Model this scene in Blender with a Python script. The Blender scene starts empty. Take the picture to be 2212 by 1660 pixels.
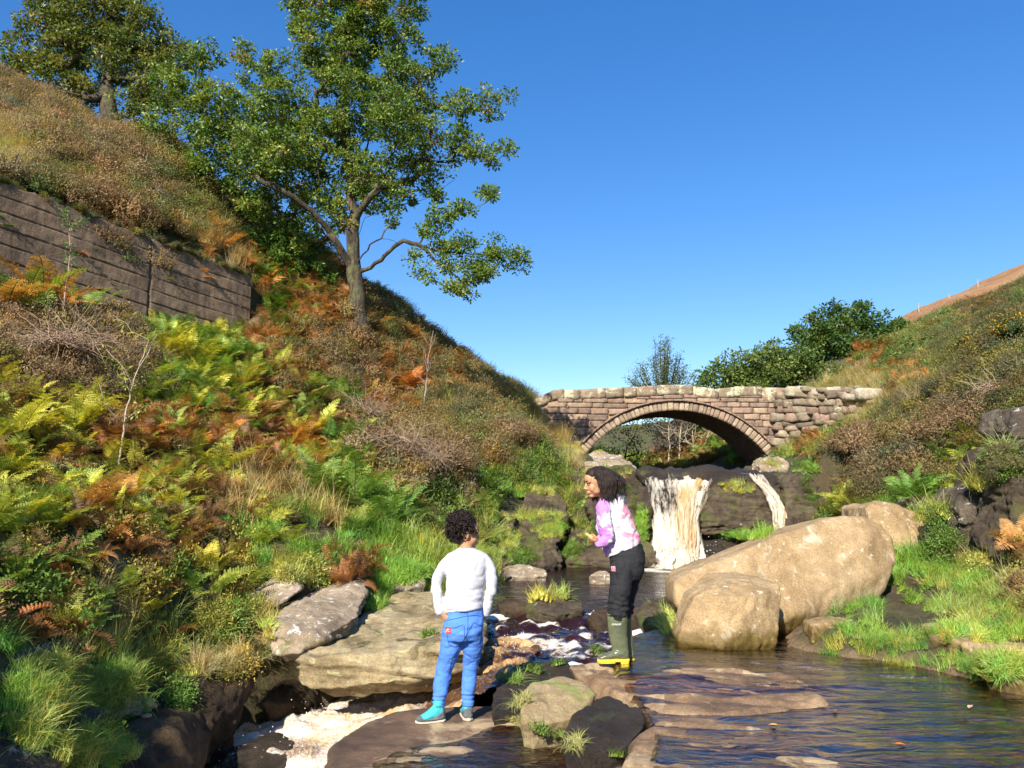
import bpy, bmesh, math, random
import numpy as np
from mathutils import Vector, Matrix
R = math.radians
random.seed(7); rng = np.random.default_rng(7)
S = bpy.context.scene; C = S.collection

# ---------------- camera, sky, sun, exposure ----------------
PITCH = R(7.28); CAMZ = 1.6
cam_d = bpy.data.cameras.new("camera"); cam = bpy.data.objects.new("camera", cam_d); C.objects.link(cam)
cam_d.sensor_width = 36; cam_d.lens = 28.27; cam_d.clip_end = 2000; cam_d.clip_start = .05
cam.location = (0, 0, CAMZ); cam.rotation_euler = (R(90) + PITCH, 0, 0)
S.camera = cam
SUN_H = Vector((-0.36, -0.933)).normalized(); SUN_EL = R(35)
S.world = bpy.data.worlds.new("World"); S.world.use_nodes = True
nt = S.world.node_tree; bg = nt.nodes["Background"]
sky = nt.nodes.new("ShaderNodeTexSky"); sky.sky_type = 'NISHITA'; sky.sun_disc = False
sky.sun_elevation = SUN_EL; sky.sun_rotation = math.atan2(SUN_H.x, SUN_H.y)
sky.air_density = 1.0; sky.dust_density = 0.15; sky.ozone_density = 3.0; sky.altitude = 300
hs = nt.nodes.new("ShaderNodeHueSaturation"); hs.inputs["Saturation"].default_value = 1.47; hs.inputs['Hue'].default_value = .511
gm = nt.nodes.new('ShaderNodeGamma'); gm.inputs[1].default_value = .80; nt.links.new(sky.outputs[0], gm.inputs[0]); nt.links.new(gm.outputs[0], hs.inputs['Color']); nt.links.new(hs.outputs[0], bg.inputs[0])
bg.inputs[1].default_value = 0.146
sd = bpy.data.lights.new("sun", 'SUN'); sun = bpy.data.objects.new("sun", sd); C.objects.link(sun)
sd.energy = 5.0; sd.angle = R(.53); sd.color = (1, .93, .82)
ts = Vector((SUN_H.x * math.cos(SUN_EL), SUN_H.y * math.cos(SUN_EL), math.sin(SUN_EL)))
sun.rotation_euler = ts.to_track_quat('Z', 'Y').to_euler(); sun.location = ts * 50
S.view_settings.view_transform = 'Standard'; S.view_settings.look = 'None'
S.view_settings.exposure = 0.88; S.view_settings.gamma = 1
S.cycles.max_bounces = 6; S.cycles.transparent_max_bounces = 12; S.cycles.caustics_reflective = False; S.cycles.caustics_refractive = False

# ---------------- photo coordinates (2212 x 1660) to places ----------------
FV = 28.27 / 36 * 2212
cp, sp = math.cos(PITCH), math.sin(PITCH)
def P(vx, vy, D):
    u = (vx - 1106) / FV; v = (830 - vy) / FV
    dy = cp - v * sp; dz = sp + v * cp
    t = D / dy
    return np.array([u * t, D, CAMZ + dz * t])
def G(vx, vy, z):
    u = (vx - 1106) / FV; v = (830 - vy) / FV
    dy = cp - v * sp; dz = sp + v * cp
    t = (z - CAMZ) / dz
    return np.array([u * t, dy * t, z])
def toV(x, y, z):
    zc = y * cp + (z - CAMZ) * sp; yc = -y * sp + (z - CAMZ) * cp
    zc = np.maximum(zc, .1)
    return 1106 + x / zc * FV, 830 - yc / zc * FV

# ---------------- numpy noise ----------------
_p = np.random.default_rng(3).permutation(256); _p = np.concatenate([_p, _p, _p])
_g = np.random.default_rng(4).normal(size=(256, 3)); _g /= np.linalg.norm(_g, axis=1)[:, None]
def pn(Q, seed=0):
    Q = np.asarray(Q, float) + seed * 17.31
    i = np.floor(Q).astype(int); f = Q - i; i &= 255
    w = f * f * f * (f * (f * 6 - 15) + 10)
    out = 0
    for a in (0, 1):
        for b in (0, 1):
            for c in (0, 1):
                h = _p[_p[_p[(i[:, 0] + a) & 255] + ((i[:, 1] + b) & 255)] + ((i[:, 2] + c) & 255)]
                g = _g[h & 255]
                d = (f[:, 0] - a) * g[:, 0] + (f[:, 1] - b) * g[:, 1] + (f[:, 2] - c) * g[:, 2]
                out = out + d * (w[:, 0] if a else 1 - w[:, 0]) * (w[:, 1] if b else 1 - w[:, 1]) * (w[:, 2] if c else 1 - w[:, 2])
    return out * 1.5
def fbm(Q, o=4, seed=0, lac=2.0, gain=.5):
    Q = np.asarray(Q, float); s = 0; a = 1
    for k in range(o):
        s = s + a * pn(Q * lac ** k, seed + k); a *= gain
    return s
def sst(a, b, x):
    t = np.clip((x - a) / (b - a), 0, 1); return t * t * (3 - 2 * t)

def inpoly(x, y, poly):
    c = np.zeros(len(x), bool); n = len(poly)
    for i in range(n):
        (x1, y1), (x2, y2) = poly[i], poly[(i + 1) % n]
        if y1 == y2: continue
        c ^= ((y1 > y) != (y2 > y)) & (x < (x2 - x1) * (y - y1) / (y2 - y1) + x1)
    return c
def polydist(x, y, poly):
    d = np.full(len(x), 1e9); n = len(poly)
    for i in range(n):
        a = np.array(poly[i], float); b = np.array(poly[(i + 1) % n], float); ab = b - a
        t = np.clip(((x - a[0]) * ab[0] + (y - a[1]) * ab[1]) / (ab @ ab), 0, 1)
        d = np.minimum(d, np.hypot(x - a[0] - t * ab[0], y - a[1] - t * ab[1]))
    return d
# ---------------- mesh helpers ----------------
def tag(o, label=None, cat=None, group=None, kind=None):
    if label: o['label'] = label
    if cat: o['category'] = cat
    if group: o['group'] = group
    if kind: o['kind'] = kind
    return o
def mesh_np(name, V, F, mats=(), smooth=True, midx=None, attrs=None, uvs=None):
    V = np.asarray(V, np.float32).reshape(-1, 3); F = np.asarray(F, np.int32)
    me = bpy.data.meshes.new(name); n = F.shape[1]
    me.vertices.add(len(V)); me.vertices.foreach_set('co', V.ravel())
    me.loops.add(F.size); me.loops.foreach_set('vertex_index', F.ravel())
    me.polygons.add(len(F)); me.polygons.foreach_set('loop_start', np.arange(0, F.size, n, dtype=np.int32))
    for m in mats: me.materials.append(m)
    if midx is not None: me.polygons.foreach_set('material_index', np.asarray(midx, np.int32))
    me.polygons.foreach_set('use_smooth', np.full(len(F), smooth))
    for k, (dt, arr) in (attrs or {}).items():
        a = me.attributes.new(k, dt, 'POINT')
        a.data.foreach_set('color' if dt == 'FLOAT_COLOR' else ('vector' if dt == 'FLOAT_VECTOR' else 'value'), np.asarray(arr, np.float32 if dt != 'INT' else np.int32).ravel())
    me.update(); me.validate(); return me
def link(name, me, parent=None, loc=None):
    o = bpy.data.objects.new(name, me); C.objects.link(o)
    if parent: o.parent = parent
    if loc is not None: o.location = loc
    return o
def empty(name, loc=(0, 0, 0)):
    o = bpy.data.objects.new(name, None); C.objects.link(o); o.location = loc; o.empty_display_size = .1
    return o
def grid_faces(nu, nv):
    i = np.arange(nu - 1)[:, None] * nv + np.arange(nv - 1)[None]
    i = i.ravel(); return np.stack([i, i + nv, i + nv + 1, i + 1], 1)
class MB:
    """collects vertices and polygons, links them as one mesh"""
    def __init__(s): s.v = []; s.f = []; s.m = []
    def add(s, vs, fs, m=0):
        b = len(s.v); s.v += [tuple(v) for v in vs]; s.f += [tuple(b + i for i in f) for f in fs]; s.m += [m] * len(fs)
    def tube(s, pts, rad, n=6, m=0, cap=True):
        pts = [Vector(p) for p in pts]; k = len(pts)
        if not hasattr(rad, '__len__'): rad = [rad] * k
        vs = []; up = Vector((.31, .17, .93)); 
        for i, p in enumerate(pts):
            t = (pts[min(i + 1, k - 1)] - pts[max(i - 1, 0)])
            if t.length < 1e-9: t = Vector((0, 0, 1))
            t.normalize(); a = t.cross(up)
            if a.length < .05: a = t.cross(Vector((1, 0, 0)))
            a.normalize(); b = t.cross(a); up = a.cross(t) if False else up
            for j in range(n):
                th = 2 * math.pi * j / n; vs.append(p + (a * math.cos(th) + b * math.sin(th)) * rad[i])
        fs = [(i * n + j, i * n + (j + 1) % n, (i + 1) * n + (j + 1) % n, (i + 1) * n + j) for i in range(k - 1) for j in range(n)]
        if cap: fs += [tuple(range(n))[::-1], tuple((k - 1) * n + j for j in range(n))]
        s.add(vs, fs, m)
    def ball(s, c, r, n=8, m=0, rot=None):
        r = Vector(r) if hasattr(r, '__len__') else Vector((r, r, r)); c = Vector(c); vs = []; k = n // 2 + 1
        for i in range(k + 1):
            ph = math.pi * i / k
            for j in range(n):
                th = 2 * math.pi * j / n
                q = Vector((r.x * math.sin(ph) * math.cos(th), r.y * math.sin(ph) * math.sin(th), r.z * math.cos(ph)))
                if rot: q = rot @ q
                vs.append(c + q)
        s.add(vs, [(i * n + j, i * n + (j + 1) % n, (i + 1) * n + (j + 1) % n, (i + 1) * n + j)[::-1] for i in range(k) for j in range(n)], m)
    def box(s, c, d, rot=None, m=0):
        c = Vector(c); vs = []
        for x in (-.5, .5):
            for y in (-.5, .5):
                for z in (-.5, .5):
                    q = Vector((x * d[0], y * d[1], z * d[2])); vs.append(c + (rot @ q if rot else q))
        s.add(vs, [(0, 1, 3, 2), (4, 6, 7, 5), (0, 4, 5, 1), (2, 3, 7, 6), (0, 2, 6, 4), (1, 5, 7, 3)], m)
    def mesh(s, name, mats=(), smooth=True):
        me = bpy.data.meshes.new(name); me.from_pydata(s.v, [], s.f)
        for m in mats: me.materials.append(m)
        me.polygons.foreach_set('material_index', s.m); me.polygons.foreach_set('use_smooth', [smooth] * len(s.f)); me.update(); return me
    def obj(s, name, mats=(), parent=None, smooth=True): return link(name, s.mesh(name, mats, smooth), parent)
def remesh(me, voxel, smooth_it=0, sf=.5, decimate=0):
    o = bpy.data.objects.new('tmp', me); C.objects.link(o)
    m = o.modifiers.new('r', 'REMESH'); m.mode = 'VOXEL'; m.voxel_size = voxel; m.use_smooth_shade = True
    if smooth_it: k = o.modifiers.new('s', 'SMOOTH'); k.factor = sf; k.iterations = smooth_it
    if decimate: k = o.modifiers.new('d', 'DECIMATE'); k.ratio = decimate
    dg = bpy.context.evaluated_depsgraph_get(); r = bpy.data.meshes.new_from_object(o.evaluated_get(dg))
    bpy.data.objects.remove(o); return r
def get_co(me):
    a = np.empty(len(me.vertices) * 3, np.float32); me.vertices.foreach_get('co', a); return a.reshape(-1, 3).astype(float)
def get_no(me):
    a = np.empty(len(me.vertices) * 3, np.float32); me.vertices.foreach_get('normal', a); return a.reshape(-1, 3).astype(float)
def set_co(me, V): me.vertices.foreach_set('co', V.astype(np.float32).ravel()); me.update()
def fattr(me, name, arr):
    a = me.attributes.new(name, 'FLOAT', 'POINT'); a.data.foreach_set('value', np.asarray(arr, np.float32))

# ---------------- material helper ----------------
def new_mat(name):
    m = bpy.data.materials.new(name); m.use_nodes = True; nt = m.node_tree
    return m, nt, nt.nodes['Principled BSDF'], nt.nodes['Material Output']
def N(nt, t, **kw):
    n = nt.nodes.new(t)
    for k, v in kw.items():
        if k in n.inputs: n.inputs[k].default_value = v
        else: setattr(n, k, v)
    return n
def L(nt, a, b): nt.links.new(a, b)
def ramp(nt, fac, stops, mode='LINEAR'):
    r = N(nt, 'ShaderNodeValToRGB'); e = r.color_ramp; e.interpolation = mode
    while len(e.elements) < len(stops): e.elements.new(.5)
    for el, (p, c) in zip(e.elements, stops):
        el.position = p; el.color = (c, c, c, 1) if not hasattr(c, '__len__') else (*c[:3], 1)
    L(nt, fac, r.inputs[0]); return r.outputs[0]
def mixc(nt, f, a, b, mode='MIX'):
    m = N(nt, 'ShaderNodeMix', data_type='RGBA', blend_type=mode)
    if hasattr(f, 'links'): L(nt, f, m.inputs[0])
    else: m.inputs[0].default_value = f
    for s, i in ((a, 6), (b, 7)):
        if hasattr(s, 'links'): L(nt, s, m.inputs[i])
        else: m.inputs[i].default_value = (*s[:3], 1)
    return m.outputs[2]
def noise(nt, vec, scale, detail=6, rough=.6, dist=0):
    n = N(nt, 'ShaderNodeTexNoise'); n.inputs['Scale'].default_value = scale; n.inputs['Detail'].default_value = detail
    n.inputs['Roughness'].default_value = rough; n.inputs['Distortion'].default_value = dist
    if vec is not None: L(nt, vec, n.inputs['Vector'])
    return n.outputs['Fac']
def mapping(nt, src, scale=(1, 1, 1), rot=(0, 0, 0)):
    m = N(nt, 'ShaderNodeMapping'); m.inputs['Scale'].default_value = scale; m.inputs['Rotation'].default_value = rot
    L(nt, src, m.inputs['Vector']); return m.outputs[0]
def math_(nt, op, a, b=None, clamp=False):
    m = N(nt, 'ShaderNodeMath', operation=op, use_clamp=clamp)
    for i, s in enumerate((a, b)):
        if s is None: continue
        if hasattr(s, 'links'): L(nt, s, m.inputs[i])
        else: m.inputs[i].default_value = s
    return m.outputs[0]
def bump(nt, pr, h, strength, dist=.02):
    b = N(nt, 'ShaderNodeBump'); b.inputs['Strength'].default_value = strength; b.inputs['Distance'].default_value = dist
    L(nt, h, b.inputs['Height']); L(nt, b.outputs[0], pr.inputs['Normal']); return b
def rock_mat(name, cols, scale=2.2, rough=.9, bstr=.6, bscale=14, layers=(), spec=.3, moss=None, wet=None, strat=0):
    """stone: three tones, speckle, lichen patches (layers), moss on upward faces, a wet dark band below a height"""
    m, nt, pr, out = new_mat(name); g = N(nt, 'ShaderNodeNewGeometry'); pos = g.outputs['Position']
    n1 = noise(nt, pos, scale, 9, .62, .3)
    c = ramp(nt, n1, [(.3, cols[0]), (.5, cols[1]), (.7, cols[2])])
    sp_ = noise(nt, pos, 70, 6, .8); c = mixc(nt, .75, c, ramp(nt, sp_, [(.32, .35), (.68, 1.5)]), 'MULTIPLY')
    mid = noise(nt, pos, 9, 6, .7, .5); c = mixc(nt, .5, c, ramp(nt, mid, [(.35, .6), (.65, 1.2)]), 'MULTIPLY')
    if strat:
        sv = noise(nt, mapping(nt, pos, (.8, .8, 14)), 1.5, 5, .6); c = mixc(nt, strat, c, ramp(nt, sv, [(.35, .5), (.6, 1.15)]), 'MULTIPLY')
    for (col, sc, th, sf) in layers:
        f = ramp(nt, noise(nt, pos, sc, 7, .65, .6), [(th, 0), (th + sf, 1)]); c = mixc(nt, f, c, col)
    ro = rough
    if moss:
        col, th = moss; s = N(nt, 'ShaderNodeSeparateXYZ'); L(nt, g.outputs['Normal'], s.inputs[0])
        f = math_(nt, 'MULTIPLY', ramp(nt, s.outputs[2], [(.1, 0), (.6, 1)]), ramp(nt, noise(nt, pos, 3.2, 8, .7, .4), [(th, 0), (th + .1, 1)]))
        c = mixc(nt, f, c, mixc(nt, noise(nt, pos, 40, 3), col, tuple(x * .4 for x in col)))
    pr.inputs['Specular IOR Level'].default_value = spec
    if wet:
        z0, w, dark, wr = wet; s = N(nt, 'ShaderNodeSeparateXYZ'); L(nt, pos, s.inputs[0])
        zz = math_(nt, 'ADD', s.outputs[2], math_(nt, 'MULTIPLY', math_(nt, 'SUBTRACT', noise(nt, pos, 4, 4), .5), w * 1.5))
        f = N(nt, 'ShaderNodeMapRange'); L(nt, zz, f.inputs[0]); f.inputs[1].default_value = z0; f.inputs[2].default_value = z0 + w * .5; f.inputs[3].default_value = 1; f.inputs[4].default_value = 0
        c = mixc(nt, f.outputs[0], c, mixc(nt, 1.0, c, dark, 'MULTIPLY'))
        mr = N(nt, 'ShaderNodeMapRange'); L(nt, f.outputs[0], mr.inputs[0]); mr.inputs[3].default_value = rough; mr.inputs[4].default_value = wr
        L(nt, mr.outputs[0], pr.inputs['Roughness'])
    else: pr.inputs['Roughness'].default_value = rough
    L(nt, c, pr.inputs['Base Color'])
    h = math_(nt, 'ADD', noise(nt, pos, bscale, 12, .72), math_(nt, 'MULTIPLY', noise(nt, pos, bscale * 7, 5, .75), .5))
    bump(nt, pr, h, bstr, .05)
    return m
def leaf_mat(name, inst=True, col=(.1, .15, .03), trans=.35, rough=.55, vattr=None, var=.35):
    """leaf: colour from the instance tint or a per-leaf attribute, some light through the blade"""
    m, nt, pr, out = new_mat(name)
    if inst:
        a = N(nt, 'ShaderNodeAttribute', attribute_type='INSTANCER', attribute_name='tint'); c = a.outputs['Color']
    elif vattr:
        a = N(nt, 'ShaderNodeAttribute', attribute_name=vattr); c = a.outputs['Color']
    else:
        c = N(nt, 'ShaderNodeRGB'); c.outputs[0].default_value = (*col, 1); c = c.outputs[0]
    t = N(nt, 'ShaderNodeTexCoord')
    c = mixc(nt, var, c, ramp(nt, noise(nt, t.outputs['Object'], 9, 3), [(.35, (.35, .3, .2)), (.65, (1.7, 1.6, 1.5))]), 'MULTIPLY')
    L(nt, c, pr.inputs['Base Color']); pr.inputs['Roughness'].default_value = rough; pr.inputs['Specular IOR Level'].default_value = .35
    tr = N(nt, 'ShaderNodeBsdfTranslucent'); L(nt, mixc(nt, 1, c, (1.2, 1.15, .5), 'MULTIPLY'), tr.inputs['Color'])
    ms = N(nt, 'ShaderNodeMixShader'); ms.inputs[0].default_value = trans
    L(nt, pr.outputs[0], ms.inputs[1]); L(nt, tr.outputs[0], ms.inputs[2]); L(nt, ms.outputs[0], out.inputs['Surface'])
    return m
def plain(name, col, rough=.6, var=0, vs=8, bmp=0, bs=60, spec=.4, metal=0, sss=0):
    m, nt, pr, out = new_mat(name); t = N(nt, 'ShaderNodeTexCoord')
    if var:
        c = mixc(nt, 1, col, ramp(nt, noise(nt, t.outputs['Object'], vs, 5), [(.3, 1 - var), (.7, 1 + var)]), 'MULTIPLY'); L(nt, c, pr.inputs['Base Color'])
    else: pr.inputs['Base Color'].default_value = (*col, 1)
    pr.inputs['Roughness'].default_value = rough; pr.inputs['Specular IOR Level'].default_value = spec; pr.inputs['Metallic'].default_value = metal
    if bmp: bump(nt, pr, noise(nt, t.outputs['Object'], bs, 5), bmp, .01)
    if sss: pr.inputs['Subsurface Weight'].default_value = sss; pr.inputs['Subsurface Radius'].default_value = (.02, .008, .004)
    return m
# ---------------- the land ----------------
CH = [(.25, 7.75), (.3, 8.35), (-.3, 8.6), (-1.2, 8.5), (-2.1, 8.0), (-2.8, 7.3), (-2.85, 6.7), (-2.5, 5.6), (-2.2, 4.5), (-2.0, 3), (-.6, 3), (-.75, 4.5), (-.9, 5.6), (-.7, 6.2), (-.2, 6.5), (.1, 7.0)]
POOLC = [(.0, 15.0), (.1, 12.4), (-.3, 11.5), (-.3, 10.4), (-.15, 9.4), (0, 8.6), (.2, 7.2), (.8, 6.4), (1.2, 2), (5, 2), (4.2, 5.0), (3.4, 6.4), (2.6, 7.4), (3.2, 8.6), (4.2, 10), (5.0, 13), (5.0, 15.0)]
WALL_A = P(0, 388, 12.6); WALL_B = P(543, 596, 16.4)
_wd = (WALL_B - WALL_A)[:2]; WALL_L = np.linalg.norm(_wd); _wd /= WALL_L; WALL_N = np.array([_wd[1], -_wd[0]])   # normal to the camera side
def wall_step(x, y):
    dx = x - WALL_A[0]; dy = y - WALL_A[1]
    d = -(dx * WALL_N[0] + dy * WALL_N[1]); s = dx * _wd[0] + dy * _wd[1]
    return 2.0 * sst(.05, .45, d) * sst(1.3, -.2, s - WALL_L) * sst(7, 2, d)
def fall_step(x, y):
    return 1.65 * sst(15.0, 15.35, y) * sst(.9, 1.7, x) * sst(7.6, 6.2, x) * sst(24, 18, y)
ctrl = [  # vx, vy, distance
 (0, 1660, 4.3), (-300, 1900, 3.4), (100, 1500, 4.9), (0, 1380, 5.2), (0, 1100, 6.8), (0, 900, 8.4), (0, 690, 11.6), (-300, 1400, 3.6), (-300, 900, 6.5), (-500, 600, 9),
 (270, 1640, 5.2), (300, 1530, 5.9), (400, 1470, 6.5), (300, 1300, 6.8), (300, 1150, 7.7), (300, 1000, 9), (300, 860, 11), (300, 745, 13.4),
 (520, 1400, 7.3), (520, 1300, 7.8), (550, 1210, 8.6), (550, 1110, 9.6), (550, 960, 12), (550, 815, 14.4), (560, 735, 16),
 (650, 1290, 8.3), (750, 1220, 9.2), (750, 1130, 10.5), (750, 1000, 13), (750, 860, 16), (775, 722, 18), (790, 655, 19.6),
 (900, 1240, 9.9), (900, 1150, 11), (900, 1050, 13), (900, 910, 17), (930, 810, 20), (930, 738, 21.6),
 (1050, 1235, 12.4), (1050, 1140, 13.4), (1050, 1010, 15.5), (1100, 905, 20), (1050, 828, 23),
 (1200, 1170, 15.2), (1180, 1070, 16), (1200, 1005, 17.5), (1250, 992, 20.5), (1190, 945, 21.4), (1160, 880, 24),
 (0, 372, 13.8), (0, 182, 22), (150, 250, 22), (300, 345, 21.5), (300, 470, 15.5), (480, 465, 19.5), (520, 575, 16.9), (600, 568, 19.2), (150, 310, 17), (-300, 30, 22), (-400, 330, 12), (650, 690, 17.2),
 (1770, 1395, 7.1), (1950, 1440, 6.35), (2212, 1462, 5.9), (2100, 1340, 7.3), (2212, 1290, 7.7), (1950, 1310, 8.3), (1960, 1215, 10), (2100, 1230, 9.2), (2150, 1120, 10),
 (2212, 1010, 9.6), (2212, 860, 11.5), (1800, 1140, 13.0), (1700, 1020, 17), (1640, 1015, 19), (1800, 1010, 15.8), (1900, 990, 15), (1900, 940, 17.5), (1950, 910, 18), (2050, 860, 17),
 (2100, 730, 22), (2212, 640, 24), (1950, 800, 25), (1750, 865, 26), (2400, 600, 18), (2500, 1000, 8), (2500, 1400, 5.2), (2080, 680, 32), (2300, 1330, 6.6), (2000, 1080, 12.5), (1950, 1150, 12),
]
pts = [P(*c) for c in ctrl]
pts += [np.array(w, float) for w in [
 (0, 0, .0), (-2, 0, .2), (3, 0, .0), (0, -6, .3), (-6, -4, .6), (7, -4, 1.2), (-9, 2, 1.8), (0, 2.5, -.15), (1.5, 3.4, -.05), (3, 3.6, -.1),
 (1.0, 5, 0), (3, 5, -.05), (2, 6.4, -.05), (4.2, 4.3, 0), (0, 4, -.35), (-.5, 5, -.4), (.4, 6.4, -.2), (1.6, 7.6, -.05), (.4, 8.2, -.2), (.6, 10, 0), (2.5, 9.5, .1), (3.6, 9, .35),
 (1.2, 11.5, -.15), (1.5, 14, -.25), (.4, 13, -.1), (3, 12, -.1), (3, 14.5, -.1), (4.6, 14, .25),
 (-1.0, 8.3, -1.0), (-.5, 7.6, -1.0), (-1.9, 7.4, -1.0), (-2.4, 7.0, -1.0), (-2.15, 6.5, -1.1), (-1.8, 5.4, -1.25), (-1.5, 3.9, -1.3), (-1.4, 6, -.9), (-1.3, 2, -1.2), (-2.75, 6.65, -1.0), (-2.5, 5.6, -1.0), (-3.3, 3.4, .35), (-4.3, 4, .6),
 (3, 15.8, 1.75), (5, 15.8, 1.75), (4, 18, 1.8), (4.5, 22, 1.8), (4.5, 27, 1.9), (4.8, 35, 2.3), (8.5, 28, 4.2), (1.0, 27, 3.4), (10, 36, 6.5), (0, 32, 3.4), (-6, 30, 5.3), (-15, 34, 8.5), (-3, 26, 4.6), (20, 40, 9), (6, 45, 4), (-5, 45, 4),
 (-4, 3, .5), (-5.2, 1, .5), (-7, 3, 1.0), (-4.5, -1, .5), (14, 20, 6.8), (16, 12, 6), (-16, 10, 6.5), (-20, 20, 14), (1.5, 19, 2.0), (1.6, 16, 1.7), (1.2, 16.6, 1.75), (1.9, 17.5, 1.85), (2.2, 19.5, 1.85), (6.3, 16.2, 1.9), (7.0, 17.2, 2.15), (7.4, 16, 2.2), (7.3, 21.6, 2.45), (6.3, 21.0, 2.1), (5.8, 18.5, 1.95), (2.0, 22.6, 2.3), (6.9, 22.6, 2.1)]]
pts = np.array(pts)
pz = pts[:, 2] - wall_step(pts[:, 0], pts[:, 1]) - fall_step(pts[:, 0], pts[:, 1])
def _U(r2): return np.where(r2 < 1e-9, 0, .5 * r2 * np.log(np.maximum(r2, 1e-9)))
_n = len(pts); _A = np.zeros((_n + 3, _n + 3)); _d2 = ((pts[:, None, :2] - pts[None, :, :2]) ** 2).sum(-1)
_A[:_n, :_n] = _U(_d2) + np.eye(_n) * .06; _A[:_n, _n] = 1; _A[:_n, _n + 1:] = pts[:, :2]; _A[_n, :_n] = 1; _A[_n + 1:, :_n] = pts[:, :2].T
_w = np.linalg.solve(_A, np.concatenate([pz, [0, 0, 0]]))
def H(x, y, detail=True):
    x = np.atleast_1d(np.asarray(x, float)); y = np.atleast_1d(np.asarray(y, float)); out = np.empty(len(x))
    for k in range(0, len(x), 20000):
        a = x[k:k + 20000]; b = y[k:k + 20000]
        r2 = (a[:, None] - pts[None, :, 0]) ** 2 + (b[:, None] - pts[None, :, 1]) ** 2
        out[k:k + 20000] = _U(r2) @ _w[:_n] + _w[_n] + _w[_n + 1] * a + _w[_n + 2] * b
    out += wall_step(x, y) + fall_step(x, y)
    for pl, lv, w in ((CH, -.95, .35), (POOLC, -.04, .5)):
        m = inpoly(x, y, pl)
        if m.any():
            k = sst(0, w, polydist(x[m], y[m], pl)); out[m] = np.minimum(out[m], out[m] * (1 - k) + lv * k)
    if detail:
        Q = np.stack([x, y, np.zeros_like(x)], 1)
        amp = sst(0, 3, np.abs(x - 1.2) - 1.5) * .6 + .25
        out += fbm(Q * .8, 4, 5) * .22 * amp + fbm(Q * 4.5, 4, 9) * .06
    return out
def onground(vx, vy, lo=3.0, hi=60.0):
    D = np.concatenate([np.arange(lo, 14, .06), np.arange(14, hi, .15)])
    q = np.array([P(vx, vy, d) for d in D]); h = H(q[:, 0], q[:, 1])
    w = np.nonzero(q[:, 2] < h)[0]
    if len(w) == 0: return None
    p = q[w[0]].copy(); p[2] = h[w[0]]; return p

# grid in rings round the viewpoint, fine near, coarse far
_ang = np.linspace(R(-62), R(62), 520); _rad = [1.2]
while _rad[-1] < 70: _rad.append(_rad[-1] * 1.0115 + .008)
_rad = np.array(_rad)
AA, RR = np.meshgrid(_ang, _rad, indexing='ij'); X = (RR * np.sin(AA)).ravel(); Y = (RR * np.cos(AA)).ravel()
Z = H(X, Y)
gvx, gvy = toV(X, Y, Z)
m_land, nt, pr, out = new_mat('land_cover'); g_ = N(nt, 'ShaderNodeNewGeometry'); pos = g_.outputs['Position']
at = N(nt, 'ShaderNodeAttribute', attribute_name='turf')
soil = ramp(nt, noise(nt, pos, 1.7, 9, .7), [(.3, (.04, .026, .014)), (.5, (.10, .065, .032)), (.7, (.18, .12, .055))])
turf = ramp(nt, noise(nt, pos, 3, 9, .7), [(.3, (.03, .05, .01)), (.5, (.07, .11, .02)), (.72, (.17, .15, .05))])
c_ = mixc(nt, at.outputs['Fac'], soil, turf); ab = N(nt, 'ShaderNodeAttribute', attribute_name='bed'); c_ = mixc(nt, ab.outputs['Fac'], c_, ramp(nt, noise(nt, pos, 5, 8, .7), [(.3, (.16, .09, .045)), (.5, (.38, .24, .12)), (.7, (.56, .42, .24))])); c_ = mixc(nt, .6, c_, ramp(nt, noise(nt, pos, 35, 5, .7), [(.3, .4), (.7, 1.4)]), 'MULTIPLY')
L(nt, c_, pr.inputs['Base Color']); pr.inputs['Roughness'].default_value = .95; bump(nt, pr, noise(nt, pos, 18, 9, .75), 1.0, .08)
turf_v = np.clip(.35 + fbm(np.stack([X, Y, Z * 0], 1) * .5, 3, 2) * .8, 0, 1)
link('ground', mesh_np('ground', np.stack([X, Y, Z], 1), grid_faces(len(_ang), len(_rad)), [m_land], attrs={'turf': ('FLOAT', turf_v), 'bed': ('FLOAT', sst(.32, .15, Z) * sst(-.25, .05, X) * (Y < 16))}))['kind'] = 'structure'
# ground further out, under and behind the viewpoint
xs = np.linspace(-140, 140, 113); ys = np.linspace(-60, 260, 129); XX, YY = np.meshgrid(xs, ys, indexing='ij')
rr = np.hypot(XX, YY); ff = sst(50, 90, rr); zz = -2.5 * (1 - ff) + (np.abs(XX) * .12 + 1) * ff
zz = np.where((YY < 12) & (rr < 60), np.minimum(zz, -1.6), zz)
link('ground', mesh_np('ground_far', np.stack([XX, YY, zz], -1).reshape(-1, 3), grid_faces(113, 129), [m_land], attrs={'turf': ('FLOAT', np.full(XX.size, .5))}))['kind'] = 'structure'
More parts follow.
